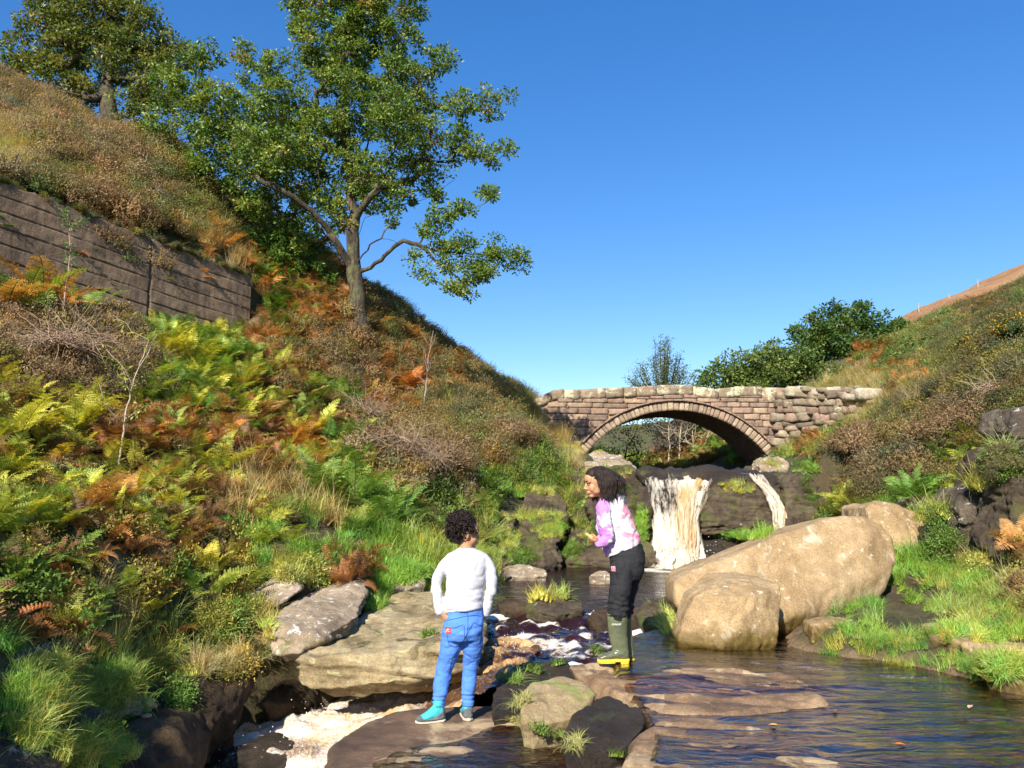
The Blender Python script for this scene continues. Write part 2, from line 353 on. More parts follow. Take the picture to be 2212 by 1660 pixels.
# the ochre hill beyond the right bank
m_moor, nt, pr, out = new_mat('moor_grass'); g_ = N(nt, 'ShaderNodeNewGeometry'); pos = g_.outputs['Position']
c_ = ramp(nt, noise(nt, mapping(nt, pos, (1, 1, 1)), .35, 9, .7), [(.35, (.36, .17, .07)), (.5, (.52, .27, .11)), (.65, (.62, .36, .16))])
c_ = mixc(nt, .5, c_, ramp(nt, noise(nt, pos, 4, 8, .8), [(.3, .5), (.7, 1.4)]), 'MULTIPLY')
L(nt, c_, pr.inputs['Base Color']); pr.inputs['Roughness'].default_value = .95; bump(nt, pr, noise(nt, pos, 3, 9, .8), 1, .4)
prof = [(1500, 900), (1780, 860), (1850, 790), (1940, 687), (2050, 645), (2110, 618), (2160, 600), (2212, 580), (2300, 545), (2500, 480), (2800, 400)]
hv = []; nx = 120
for i in range(nx):
    vx = 1500 + 1300 * i / (nx - 1); vy = np.interp(vx, [p[0] for p in prof], [p[1] for p in prof])
    top = P(vx, vy, 70)
    for j in range(24):
        t = j / 23; yy = 48 + 50 * t; a = top[2] - ((yy - 70) / 22) ** 2 * (4.5 if yy < 70 else 1.5) * max(.2, (top[2] / 16))
        n = fbm(np.array([[top[0] * .2, yy * .2, 3]]), 3)[0] * .35
        hv.append((top[0] * (1 + (yy - 70) / 250), yy, a + n))
link('hill', mesh_np('hill', hv, grid_faces(nx, 24), [m_moor]))['kind'] = 'structure'
# ---------------- rocks ----------------
LICH = (.62, .58, .48); PALE = (.5, .44, .33)
m_tan = rock_mat('sandstone', [(.24, .155, .075), (.38, .26, .13), (.48, .345, .19)], 1.6, .88, .35, 12, [((.62, .54, .42), 13, .63, .05), ((.55, .47, .33), 4.5, .58, .12), ((.24, .19, .07), 2.0, .58, .16), ((.22, .15, .11), 1.7, .60, .10)], wet=(.30, .22, (.42, .40, .20), .5))
m_slab = rock_mat('lichened_slab', [(.20, .15, .10), (.34, .26, .17), (.44, .34, .24)], 2.2, .9, .6, 12, [((.66, .64, .56), 15, .60, .04), ((.55, .50, .42), 6, .60, .05), ((.16, .15, .05), 3, .58, .1)])
m_mossy = rock_mat('mossy_slab', [(.17, .12, .06), (.38, .29, .15), (.52, .42, .25)], 1.8, .9, .7, 10, [((.48, .44, .22), 7, .58, .06), ((.05, .05, .015), 2.6, .55, .12)], moss=((.12, .13, .03), .64), strat=.6)
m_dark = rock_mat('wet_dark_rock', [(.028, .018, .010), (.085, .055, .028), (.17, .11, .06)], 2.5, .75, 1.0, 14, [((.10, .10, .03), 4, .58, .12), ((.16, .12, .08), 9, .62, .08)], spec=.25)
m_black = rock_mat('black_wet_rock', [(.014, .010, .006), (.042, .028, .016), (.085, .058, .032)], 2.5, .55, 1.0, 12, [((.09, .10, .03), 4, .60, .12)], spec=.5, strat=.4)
m_cliff = rock_mat('streambank_rock', [(.04, .030, .020), (.11, .080, .05), (.20, .15, .09)], 2.6, .85, 1.0, 12, [((.36, .34, .26), 9, .66, .05), ((.09, .11, .025), 2.6, .55, .12)], moss=((.16, .16, .035), .56), strat=.6)
m_lichrock = rock_mat('lichened_bank_rock', [(.05, .04, .028), (.13, .10, .07), (.22, .18, .12)], 2.4, .9, .9, 12, [((.50, .47, .40), 7, .60, .05)], strat=.4)
m_wet = rock_mat('wet_streambed', [(.09, .05, .025), (.25, .155, .08), (.44, .30, .16)], 2.0, .6, .5, 14, [((.48, .35, .19), 1.6, .52, .06), ((.05, .055, .015), 4, .62, .1)], spec=.5)
ROCKXY = []
def hull2(p):
    p = sorted(map(tuple, p)); lo = []; hi = []
    cr = lambda o, a, b: (a[0] - o[0]) * (b[1] - o[1]) - (a[1] - o[1]) * (b[0] - o[0])
    for q in p:
        while len(lo) > 1 and cr(lo[-2], lo[-1], q) <= 0: lo.pop()
        lo.append(q)
    for q in p[::-1]:
        while len(hi) > 1 and cr(hi[-2], hi[-1], q) <= 0: hi.pop()
        hi.append(q)
    return lo[:-1] + hi[:-1]
def smooth_hull(P3, vox, n_amp, n_sc, seed, strata=0, sm=2, crack=0):
    bm = bmesh.new()
    for q in P3: bm.verts.new(q)
    r = bmesh.ops.convex_hull(bm, input=bm.verts)
    bmesh.ops.delete(bm, geom=[g for g in r['geom_interior'] if isinstance(g, bmesh.types.BMVert)], context='VERTS')
    me = bpy.data.meshes.new('h'); bm.to_mesh(me); bm.free()
    me = remesh(me, vox, sm, .5)
    V = get_co(me); Nn = get_no(me)
    d = fbm(V * n_sc, 4, seed) * n_amp + fbm(V * n_sc * 5, 4, seed + 3) * n_amp * .35 + (.35 - np.abs(fbm(V * n_sc * 2.2, 3, seed + 5))) * n_amp * .6
    if strata:
        tl = V[:, 2] + .12 * V[:, 0] + fbm(V * 1.2, 2, seed + 7) * .06
        st = pn(np.stack([tl * 22, V[:, 0] * .5, V[:, 1] * .5], 1), seed + 8); d += np.sign(st) * np.abs(st) ** .5 * strata * (1 - np.abs(Nn[:, 2]))
    if crack:
        cr = np.abs(pn(V * n_sc * .9, seed + 11)); d -= np.exp(-(cr / .035) ** 2) * crack
    set_co(me, V + Nn * d[:, None]); return me
def rock(name, label, pl, mat, cat='rock', root=.22, depth=.5, back=(.85, .0), vox=None, amp=.03, sc=2.2, seed=0, strata=0, sm=2, crack=0, group=None, kind=None):
    """a boulder: its visible corners (x, y in photo, distance) and a back pushed away by `depth`"""
    F = np.array([P(*q) for q in pl]); c = F.mean(0)
    B = c + (F - c) * back[0]; B[:, 1] += depth; B[:, 2] += back[1]
    A = np.concatenate([F, B]); lowp = F[F[:, 2] < np.median(F[:, 2])]
    if cat != 'slab' and root: A = np.concatenate([A, (lowp - c) * [.93, .93, 1] + c - [0, -.05, root]])
    size = np.ptp(A, axis=0).max()
    base = np.array([A[:, 0].mean(), A[:, 1].mean(), A[:, 2].min()])
    ROCKXY.append((A[:, 0].min(), A[:, 0].max(), A[:, 1].min(), A[:, 1].max(), hull2(A[:, :2]), A[:, 2].max()))
    me = smooth_hull(A, vox or max(.012, size / 70), amp * size, sc / size, seed, strata * size, sm, crack * size)
    V = get_co(me) - base; set_co(me, V)
    me.materials.append(mat); o = link(name, me, loc=base)
    tag(o, label, cat, group, kind); return o
rock('boulder', 'huge smooth tan boulder sloping up to a round crown on the right bank', [
    (1456, 1258, 7.9), (1458, 1300, 7.8), (1480, 1345, 7.9), (1525, 1365, 8.0), (1700, 1378, 8.1), (1770, 1375, 8.25), (1850, 1335, 8.5), (1915, 1270, 8.7), (1941, 1210, 8.8), (1932, 1165, 8.9), (1905, 1128, 8.9), (1860, 1113, 8.9), (1800, 1120, 8.8), (1700, 1150, 8.5), (1600, 1192, 8.2), (1480, 1238, 8.0),
    (1700, 1340, 7.85), (1560, 1320, 7.75)], m_tan, 'boulder', depth=.8, back=(.96, -.04), amp=.009, sc=4, seed=1, sm=2, crack=.006, root=.12)
rock('boulder', 'low block of tan rock in front of the huge boulder, yellow lichen on its face', [
    (1464, 1385, 7.15), (1478, 1330, 7.2), (1500, 1290, 7.25), (1545, 1262, 7.35), (1550, 1246, 7.6), (1610, 1243, 7.7), (1684, 1262, 7.5), (1690, 1285, 7.4), (1686, 1330, 7.3), (1678, 1392, 7.2), (1560, 1398, 6.98), (1640, 1290, 7.2), (1560, 1290, 7.15)], m_tan, 'boulder', depth=.45, back=(.95, 0), amp=.014, sc=4, seed=12, sm=1, crack=.008, root=.12)
rock('boulder', 'long pale boulder with white lichen behind the crown of the huge boulder', [
    (1870, 1095, 10.2), (1900, 1085, 10.4), (1960, 1100, 10.4), (2020, 1125, 10.4), (2080, 1165, 10.3), (2090, 1190, 10.2), (2020, 1205, 10), (1930, 1200, 9.9), (1880, 1150, 10)], m_tan, 'boulder', depth=1.0, amp=.02, seed=3, sm=3, crack=.012)
rock('boulder', 'small flat tan rock at the water edge under the huge boulder', [
    (1755, 1352, 7.35), (1800, 1340, 7.6), (1850, 1340, 7.7), (1850, 1378, 7.5), (1800, 1395, 7.3), (1755, 1385, 7.2)], m_tan, 'rock', depth=.3, seed=4)
# slabs on the left bank
rock('stone_slab', 'big mossy slab overhanging the lower cascade left of the boy', [
    (636, 1428, 7.0), (640, 1462, 7.0), (680, 1482, 6.95), (790, 1482, 6.9), (940, 1462, 6.95), (1035, 1440, 7.1), (1045, 1400, 7.2), (1050, 1335, 8.4), (1040, 1290, 9.0), (900, 1281, 9.2), (850, 1285, 9.2), (800, 1330, 8.4), (700, 1400, 7.3), (960, 1400, 7.0), (1035, 1395, 7.15)], m_mossy, 'slab', depth=.15, back=(.93, -.15), amp=.020, sc=3, seed=5, strata=.030, sm=1, vox=.018)
rock('stone_slab', 'tilted pinkish slab with white lichen, propped over a dark gap', [
    (582, 1352, 7.35), (590, 1398, 7.3), (604, 1418, 7.25), (650, 1405, 7.2), (700, 1380, 7.3), (757, 1345, 7.6), (777, 1322, 7.9), (792, 1262, 8.7), (772, 1268, 8.7), (760, 1250, 9.0), (722, 1239, 9.3), (700, 1244, 9.2), (650, 1290, 8.3), (600, 1335, 7.6)], m_slab, 'slab', depth=.12, back=(.93, -.12), amp=.018, sc=3, seed=6, strata=.020, sm=1, vox=.016)
rock('stone_slab', 'pale upturned slab with a blunt lichened end, leftmost of the bank slabs', [
    (480, 1345, 7.6), (520, 1300, 8.0), (560, 1262, 8.2), (600, 1240, 8.3), (632, 1235, 8.3), (650, 1275, 8.1), (628, 1290, 7.95), (600, 1306, 7.85), (575, 1330, 7.8), (520, 1360, 7.5)], m_slab, 'slab', depth=.35, amp=.018, seed=7, strata=.01, sm=1, vox=.018)
for i, (lb, pl, mt, dp) in enumerate([
    ('small cracked pale rock under the grass beside the reddish bank soil', [(815, 1262, 9.3), (820, 1236, 9.5), (850, 1228, 9.6), (912, 1232, 9.6), (918, 1260, 9.4), (880, 1275, 9.3)], m_slab, .3),
    ('thin pale stone edge poking from the grass above the tilted slab', [(715, 1214, 9.7), (740, 1206, 9.9), (775, 1212, 9.9), (790, 1224, 9.7), (750, 1232, 9.6)], m_slab, .3),
    ('dark wet block of rock below the drooping grass by the lower cascade', [(385, 1475, 6.5), (440, 1440, 6.7), (530, 1440, 7.0), (540, 1480, 6.9), (500, 1540, 6.7), (450, 1580, 6.5), (400, 1575, 6.3), (370, 1520, 6.4)], m_dark, .4),
    ('broad brown wet rock at the bottom edge left of the white water', [(248, 1575, 5.6), (310, 1550, 5.9), (385, 1560, 6.0), (435, 1585, 6.2), (415, 1640, 5.9), (390, 1700, 5.6), (300, 1730, 5.2), (250, 1640, 5.4)], m_dark, .5),
    ('squarish dark rock under hanging ferns above the brown wet rock', [(290, 1500, 6.3), (330, 1480, 6.5), (385, 1490, 6.5), (395, 1555, 6.3), (330, 1560, 6.1), (290, 1545, 6.1)], m_dark, .5),
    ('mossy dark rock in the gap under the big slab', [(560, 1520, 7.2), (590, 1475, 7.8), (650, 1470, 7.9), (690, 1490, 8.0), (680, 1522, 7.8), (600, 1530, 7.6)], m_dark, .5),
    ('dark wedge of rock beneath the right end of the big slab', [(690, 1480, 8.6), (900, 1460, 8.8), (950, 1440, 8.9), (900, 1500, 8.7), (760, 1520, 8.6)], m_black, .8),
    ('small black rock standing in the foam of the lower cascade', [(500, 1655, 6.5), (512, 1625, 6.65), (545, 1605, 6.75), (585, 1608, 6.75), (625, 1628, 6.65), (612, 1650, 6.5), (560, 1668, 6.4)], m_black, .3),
    ('low black rock at the left edge of the foam', [(452, 1612, 6.75), (470, 1600, 6.8), (492, 1606, 6.8), (490, 1622, 6.7), (458, 1626, 6.7)], m_black, .18),
    ('lichen spotted rock at the left edge of the picture', [(-60, 1440, 4.6), (0, 1420, 4.7), (28, 1450, 4.8), (45, 1500, 4.8), (30, 1560, 4.6), (-40, 1580, 4.4)], m_lichrock, .5),
    ('dark rock in the bottom left corner', [(-80, 1600, 4.1), (0, 1590, 4.3), (40, 1640, 4.4), (60, 1700, 4.2), (0, 1760, 4.0), (-80, 1760, 3.9)], m_lichrock, .4),
    ('small brown rock in the bright grass at the lower left', [(130, 1560, 5.0), (150, 1545, 5.15), (180, 1550, 5.2), (195, 1580, 5.1), (180, 1620, 4.95), (140, 1600, 4.9)], m_cliff, .25),
    ]): rock('rock', lb, pl, mt, depth=dp, seed=20 + i, amp=.035, strata=.006, crack=.006)
# boy's slab, girl's slab and the stones between
def slab_top(name, label, outline, z, bottom, mat, seed, und=.02, vox=.02, cat='slab', sc=1.3, edge=.08, rid=.4):
    """a flat stream slab: outline points in the photo lie at height z; gentle hollows in its top"""
    T = np.array([G(a, b, z) for a, b in outline]); c = T.mean(0)
    bm = bmesh.new(); n = len(T)
    rings = [(1 - edge * .6, 0.0), (1.0, -edge * .55), (1.0, -(z - bottom) * .5), (.95, bottom - z)]
    vr = []
    for s_, dz in rings: vr.append([bm.verts.new((c[0] + (t[0] - c[0]) * s_, c[1] + (t[1] - c[1]) * s_, z + dz)) for t in T])
    for a, b in zip(vr[:-1], vr[1:]):
        for i in range(n): bm.faces.new((a[i], a[(i + 1) % n], b[(i + 1) % n], b[i]))
    bm.faces.new(vr[0][::-1]); bm.faces.new(vr[-1]); bmesh.ops.recalc_face_normals(bm, faces=bm.faces)
    bmesh.ops.triangulate(bm, faces=[f for f in bm.faces if len(f.verts) > 4])
    me = bpy.data.meshes.new('h'); bm.to_mesh(me); bm.free()
    me = remesh(me, vox, 3, .6); V = get_co(me); Nn = get_no(me); up = np.clip(Nn[:, 2], 0, 1)
    d = (fbm(V * sc * [1, 1.6, 1], 3, seed) * und + fbm(np.stack([V[:, 0] * 1.1 + V[:, 1] * .9, V[:, 1] * 5.5 + V[:, 0] * 1.2, V[:, 2]], 1), 4, seed + 1) * und * rid) * up + fbm(V * 4, 4, seed + 3) * .03 * (1 - up) + fbm(V * 9, 3, seed + 5) * .006
    V += Nn * d[:, None]; base = np.array([c[0], c[1], bottom]); set_co(me, V - base); me.materials.append(mat)
    o = link(name, me, loc=base); tag(o, label, cat); return o
m_boyslab = rock_mat('wet_slab', [(.05, .03, .018), (.13, .075, .042), (.24, .15, .08)], 2.4, .75, .4, 16, [((.44, .32, .18), 1.3, .49, .09), ((.05, .055, .015), 5, .62, .1)], spec=.5, wet=(-.10, .06, (.35, .35, .2), .35))
slab_top('stone_slab', 'wet brown stone slab the boy stands on', [(700, 1640), (715, 1600), (770, 1562), (860, 1535), (960, 1524), (1060, 1518), (1130, 1530), (1290, 1590), (1420, 1640), (1480, 1750), (1500, 1990), (1100, 2150), (800, 2050), (690, 1800)], .0, -1.2, m_boyslab, 31, und=.02)
slab_top('stone_slab', 'layered wet slab under the girl with water running over it', [(1240, 1440), (1300, 1424), (1420, 1418), (1600, 1440), (1750, 1470), (1800, 1520), (1600, 1545), (1420, 1540), (1330, 1500), (1260, 1465)], .222, -.4, m_wet, 33, und=.034, sc=1.6, edge=.12, rid=1.5)
slab_top('stone_slab', 'broad shallow slab under the sheet of water at the bottom right', [(1345, 1700), (1343, 1640), (1365, 1585), (1420, 1556), (1520, 1545), (1640, 1548), (1760, 1580), (1830, 1640), (1850, 1760), (1700, 1990), (1420, 2000), (1350, 1850)], .202, -.5, m_wet, 35, und=.026, sc=1.3, edge=.1, rid=1.4)
rock('rock', 'domed green-stained tan rock in the middle of the stream', [
    (1128, 1500, 5.35), (1150, 1475, 5.55), (1200, 1460, 5.75), (1260, 1475, 5.7), (1285, 1500, 5.5), (1250, 1545, 5.25), (1200, 1560, 5.15), (1150, 1570, 5.1), (1125, 1545, 5.15)],
    rock_mat('green_tan_rock', [(.22, .16, .07), (.34, .25, .13), (.42, .32, .18)], 1.8, .85, .35, 14, [((.20, .26, .05), 3, .56, .14)]), depth=.35, back=(.9, -.15), amp=.02, seed=41, sm=4, vox=.012)
rock('rock', 'black wet rock to the right of the domed tan rock', [(1230, 1575, 4.95), (1250, 1540, 5.15), (1310, 1500, 5.5), (1350, 1515, 5.5), (1392, 1535, 5.3), (1395, 1570, 5.0), (1350, 1620, 4.75), (1270, 1625, 4.7), (1225, 1605, 4.8)], m_black, depth=.35, back=(.9, -.15), amp=.035, seed=42, crack=.01, vox=.014)
rock('rock', 'dark mossy rock behind the domed rock at the top of the chute', [(1062, 1500, 6.0), (1075, 1460, 6.3), (1130, 1428, 6.7), (1225, 1430, 6.7), (1280, 1470, 6.2), (1250, 1500, 5.9), (1130, 1520, 5.7), (1060, 1545, 5.6)], m_black, depth=.35, back=(.9, -.12), amp=.03, seed=43, vox=.016, strata=.008)
rock('rock', 'tan slab edge just in front of the girl boots', [(1228, 1440, 6.4), (1290, 1430, 6.5), (1345, 1450, 6.3), (1380, 1490, 5.9), (1340, 1510, 5.75), (1280, 1490, 5.9)], m_wet, depth=.3, back=(.9, -.1), amp=.02, seed=44, vox=.014)
# stones standing in the pool and the rapids
for i, (lb, pl, mt, dp, st) in enumerate([
    ('low tan stone block in the dark pool, the larger of two', [(1085, 1246, 12.4), (1090, 1228, 12.6), (1120, 1222, 12.7), (1175, 1228, 12.6), (1182, 1244, 12.4), (1130, 1248, 12.3)], m_slab, .5, 0),
    ('small pointed tan stone by the pool edge', [(1060, 1245, 12.3), (1085, 1232, 12.5), (1105, 1244, 12.3)], m_slab, .3, 0),
    ('half sunk pale stone in the pool behind the girl', [(1274, 1243, 12.0), (1290, 1233, 12.2), (1310, 1232, 12.2), (1320, 1242, 12.0)], m_slab, .3, 0),
    ('mossy rock with grass on top splitting the rapids', [(1135, 1313, 9.2), (1160, 1288, 9.5), (1210, 1282, 9.7), (1255, 1295, 9.6), (1262, 1318, 9.2), (1200, 1330, 9.0)], m_cliff, .5, .01),
    ('flat dark rock awash left of the mossy rapids rock', [(1075, 1305, 9.5), (1110, 1292, 9.8), (1150, 1300, 9.7), (1140, 1318, 9.3), (1090, 1320, 9.3)], m_dark, .4, 0),
    ('dark rock beside the girl knee at the edge of the rapids', [(1268, 1340, 8.8), (1290, 1318, 9.0), (1400, 1320, 9.0), (1395, 1352, 8.6), (1300, 1365, 8.5)], m_dark, .5, 0),
    ('dark green wedge of rock against the left tip of the huge boulder', [(1378, 1330, 8.6), (1400, 1298, 8.8), (1445, 1290, 8.8), (1462, 1330, 8.4), (1440, 1352, 8.2), (1385, 1350, 8.4)], m_cliff, .5, 0),
    ]): rock('rock', lb, pl, mt, depth=dp, back=(.9, -.1), seed=50 + i, amp=.035, strata=st, crack=.006)
# rocks around the fall, left bank
for i, (lb, pl, mt, dp) in enumerate([
    ('rounded dark boulder with a cracked brow in the grassy bank left of the fall', [(1130, 1110, 14.6), (1132, 1068, 14.9), (1165, 1060, 15), (1205, 1068, 15), (1225, 1085, 14.9), (1222, 1125, 14.6), (1180, 1125, 14.5)], m_cliff, .8),
    ('layered bank rock with overhanging turf above the pool', [(1090, 1165, 14.2), (1095, 1122, 14.6), (1150, 1115, 14.7), (1205, 1135, 14.6), (1215, 1150, 14.5), (1200, 1182, 14.2), (1150, 1180, 14.1), (1110, 1170, 14.1)], m_cliff, .9),
    ('long low rock under the layered one at the pool side', [(1100, 1195, 14.0), (1110, 1165, 14.2), (1200, 1185, 14.2), (1215, 1210, 14.0), (1180, 1222, 13.9), (1120, 1218, 13.8)], m_cliff, .9),
    ('low lichened rock at the left end of the pool', [(1015, 1200, 12.6), (1040, 1175, 13.0), (1110, 1185, 13.2), (1120, 1215, 13.0), (1060, 1228, 12.6), (1010, 1222, 12.4)], m_cliff, .6),
    ('small dark block in the bank above the lichened pool rock', [(1075, 1125, 14), (1085, 1105, 14.2), (1110, 1112, 14.3), (1108, 1140, 14.1), (1080, 1140, 14)], m_cliff, .5),
    ('dark mossy rock face between the girl and the fall', [(1268, 1080, 15.0), (1290, 1020, 15.4), (1350, 1008, 15.6), (1395, 1030, 15.4), (1400, 1110, 14.9), (1390, 1160, 14.7), (1290, 1150, 14.7)], m_cliff, 1.3),
    ('low dark rock at the foot of the fall behind the girl', [(1225, 1215, 14.4), (1230, 1150, 14.8), (1290, 1145, 14.8), (1400, 1165, 14.6), (1425, 1215, 14.3), (1380, 1222, 14.2)], m_cliff, .9),
    ('flat tan ledge above the girl head at the left of the lip', [(1262, 1003, 16.4), (1275, 990, 16.8), (1310, 985, 17), (1360, 1000, 17), (1378, 1014, 16.4), (1330, 1016, 16.2)], m_slab, 1.0),
    ('second thinner tan ledge on top of the first', [(1270, 985, 17.6), (1300, 978, 18), (1350, 990, 18), (1362, 1002, 17.4), (1310, 1000, 17.2)], m_slab, .8),
    ('small rounded rock set in the bank up and left of the girl', [(1235, 1030, 16.2), (1245, 1016, 16.5), (1268, 1018, 16.5), (1270, 1040, 16.2), (1245, 1045, 16.1)], m_cliff, .5),
    ('pale flat stone at the right end of the lip below the bridge', [(1640, 1010, 16.0), (1650, 992, 16.3), (1690, 988, 16.4), (1708, 998, 16.3), (1700, 1015, 16.0), (1660, 1018, 15.9)], m_slab, .7),
    # rock behind the falls
    ('dark overhanging block between the two falls', [(1508, 1100, 14.75), (1512, 1062, 14.9), (1530, 1040, 15.0), (1600, 1034, 15.0), (1690, 1050, 15.0), (1700, 1100, 14.85), (1680, 1135, 14.7), (1600, 1140, 14.6), (1520, 1125, 14.65)], m_cliff, 1.2),
    ('mossy upper ledge the water slides over', [(1385, 1035, 15.1), (1390, 1020, 15.3), (1500, 1024, 15.3), (1550, 1020, 15.2), (1610, 1022, 15.2), (1640, 1020, 15.3), (1700, 1024, 15.3), (1710, 1045, 15.1), (1600, 1040, 15.0), (1500, 1045, 15.05)], m_black, 1.6),
    ('dark wall of rock behind the main fall', [(1385, 1215, 15.0), (1390, 1040, 15.2), (1540, 1036, 15.2), (1530, 1130, 15.0), (1640, 1160, 15.2), (1700, 1100, 15.3), (1720, 1180, 15.2), (1700, 1230, 15.0), (1500, 1225, 15.0)], m_black, 1.0),
    ('wet brown rock shelving into the pool right of the main fall', [(1500, 1225, 14.2), (1510, 1190, 14.5), (1545, 1165, 14.8), (1600, 1180, 14.7), (1640, 1215, 14.3), (1600, 1235, 13.9), (1530, 1240, 13.9)], m_black, .8),
    ('dark ledge at the right of the thin fall', [(1690, 1040, 14.9), (1720, 1020, 15.1), (1760, 1030, 15.1), (1770, 1090, 14.7), (1760, 1170, 14.3), (1700, 1190, 14.2), (1700, 1100, 14.6)], m_cliff, 1.0),
    ]): rock('rock', lb, pl, mt, depth=dp, back=(.92, 0), seed=60 + i, amp=.055, strata=.02, crack=.012, sm=1)
# right bank outcrop
for i, (lb, pl, mt, dp) in enumerate([
    ('big lichened boulder jutting from the right bank', [(2070, 1075, 9.3), (2080, 1060, 9.4), (2130, 1048, 9.4), (2160, 1050, 9.4), (2150, 1090, 9.2), (2120, 1122, 9.1), (2085, 1120, 9.1), (2070, 1100, 9.2)], m_lichrock, .6),
    ('small white-crusted rock under ferns on the right bank', [(1962, 1088, 10.6), (1968, 1066, 10.8), (1992, 1062, 10.8), (2003, 1075, 10.7), (2000, 1098, 10.6), (1980, 1102, 10.5)], m_lichrock, .4),
    ('small dark rock wedged beside the jutting boulder', [(2045, 1115, 9.4), (2048, 1090, 9.5), (2070, 1085, 9.5), (2075, 1120, 9.3), (2055, 1125, 9.3)], m_lichrock, .4),
    ('dark shaded block low in the right outcrop', [(2050, 1150, 9.3), (2060, 1135, 9.4), (2130, 1125, 9.2), (2180, 1140, 9.0), (2180, 1220, 8.9), (2090, 1230, 9.0), (2050, 1180, 9.2)], m_cliff, .7),
    ('upright dark block in the middle of the right outcrop', [(2140, 1060, 9.0), (2150, 985, 9.3), (2190, 975, 9.2), (2195, 1060, 8.9), (2190, 1140, 8.8), (2140, 1130, 8.9)], m_cliff, .7),
    ('tall brown block at the right edge of the picture', [(2178, 990, 8.6), (2185, 965, 8.8), (2215, 955, 8.7), (2300, 950, 8.6), (2310, 1060, 8.4), (2250, 1070, 8.3), (2190, 1060, 8.4)], m_cliff, .8),
    ('grey lichened block on top of the right outcrop', [(2180, 915, 8.9), (2185, 885, 9.0), (2230, 878, 9.0), (2300, 880, 8.9), (2300, 935, 8.7), (2220, 938, 8.7), (2188, 930, 8.8)], m_lichrock, .6),
    ('lowest block of the outcrop at the right edge', [(2185, 1150, 8.2), (2195, 1070, 8.4), (2300, 1060, 8.3), (2310, 1200, 8.0), (2230, 1210, 7.9), (2190, 1190, 8.0)], m_cliff, .7),
    ]): rock('rock', lb, pl, mt, depth=dp, back=(.92, 0), seed=90 + i, amp=.055, strata=.012, crack=.012, sm=1)
slab_top('stone_slab', 'pale flat ledge of tan rock in the right bank grass', [(1990, 1350), (2080, 1332), (2230, 1345), (2320, 1400), (2300, 1445), (2150, 1430), (2110, 1405), (2010, 1372)], .40, .05, m_tan, 37, und=.05, vox=.02, cat='ledge', sc=2.4, edge=.05)
slab_top('stone_slab', 'submerged flat rock shelf under the shallow water at the lower right', [(1500, 1470), (1800, 1440), (2050, 1480), (2260, 1540), (2500, 1700), (2300, 2000), (1800, 1990), (1850, 1700), (1700, 1560)], .172, -.4, m_wet, 39, und=.020, vox=.028, sc=1.1, edge=.1, rid=1.2)
# ---------------- water ----------------
def water_mat(name, tint=(.42, .20, .09), foam_a=(.86, .80, .70), foam_b=(.62, .38, .17), ripple=1.0, sc=(1, 1, 1), opaque=0.0, deep=(.03, .012, .006), rscale=9, bd=.05):
    m, nt, pr, out = new_mat(name); g = N(nt, 'ShaderNodeNewGeometry'); pos = mapping(nt, g.outputs['Position'], sc)
    h = math_(nt, 'ADD', noise(nt, pos, rscale, 5, .55, .8), math_(nt, 'MULTIPLY', noise(nt, pos, rscale * .28, 3, .5, .5), 1.6))
    b = N(nt, 'ShaderNodeBump'); b.inputs['Strength'].default_value = ripple; b.inputs['Distance'].default_value = bd; L(nt, h, b.inputs['Height'])
    fr = N(nt, 'ShaderNodeFresnel'); fr.inputs[0].default_value = 1.333; L(nt, b.outputs[0], fr.inputs['Normal'])
    gl = N(nt, 'ShaderNodeBsdfGlossy'); gl.inputs['Roughness'].default_value = .06; L(nt, b.outputs[0], gl.inputs['Normal'])
    tr = N(nt, 'ShaderNodeBsdfTransparent'); tr.inputs[0].default_value = (*tint, 1)
    df = N(nt, 'ShaderNodeBsdfDiffuse'); df.inputs[0].default_value = (*deep, 1)
    body = N(nt, 'ShaderNodeMixShader'); body.inputs[0].default_value = opaque; L(nt, tr.outputs[0], body.inputs[1]); L(nt, df.outputs[0], body.inputs[2])
    w = N(nt, 'ShaderNodeMixShader'); L(nt, math_(nt, 'MULTIPLY', fr.outputs[0], 1.8, True), w.inputs[0]); L(nt, body.outputs[0], w.inputs[1]); L(nt, gl.outputs[0], w.inputs[2])
    a = N(nt, 'ShaderNodeAttribute', attribute_name='foam')
    fn = noise(nt, g.outputs['Position'], 26, 9, .75, 1.6); f2 = noise(nt, g.outputs['Position'], 4, 5, .6, .8)
    f = math_(nt, 'ADD', a.outputs['Fac'], math_(nt, 'MULTIPLY', math_(nt, 'SUBTRACT', fn, .5), 1.1)); f = ramp(nt, f, [(.40, 0), (.72, 1)])
    tv = N(nt, 'ShaderNodeAttribute', attribute_name='peat')
    fd = N(nt, 'ShaderNodeBsdfPrincipled'); k = math_(nt, 'ADD', tv.outputs['Fac'], math_(nt, 'MULTIPLY', math_(nt, 'SUBTRACT', f2, .5), 1.4))
    L(nt, mixc(nt, ramp(nt, k, [(.3, 0), (.8, 1)]), foam_a, foam_b), fd.inputs['Base Color']); fd.inputs['Roughness'].default_value = .35
    bb = N(nt, 'ShaderNodeBump'); bb.inputs['Strength'].default_value = .9; bb.inputs['Distance'].default_value = .02; L(nt, math_(nt, 'ADD', fn, noise(nt, g.outputs['Position'], 48, 5, .6)), bb.inputs['Height']); L(nt, bb.outputs[0], fd.inputs['Normal'])
    o = N(nt, 'ShaderNodeMixShader'); L(nt, f, o.inputs[0]); L(nt, w.outputs[0], o.inputs[1]); L(nt, fd.outputs[0], o.inputs[2]); L(nt, o.outputs[0], out.inputs['Surface'])
    return m
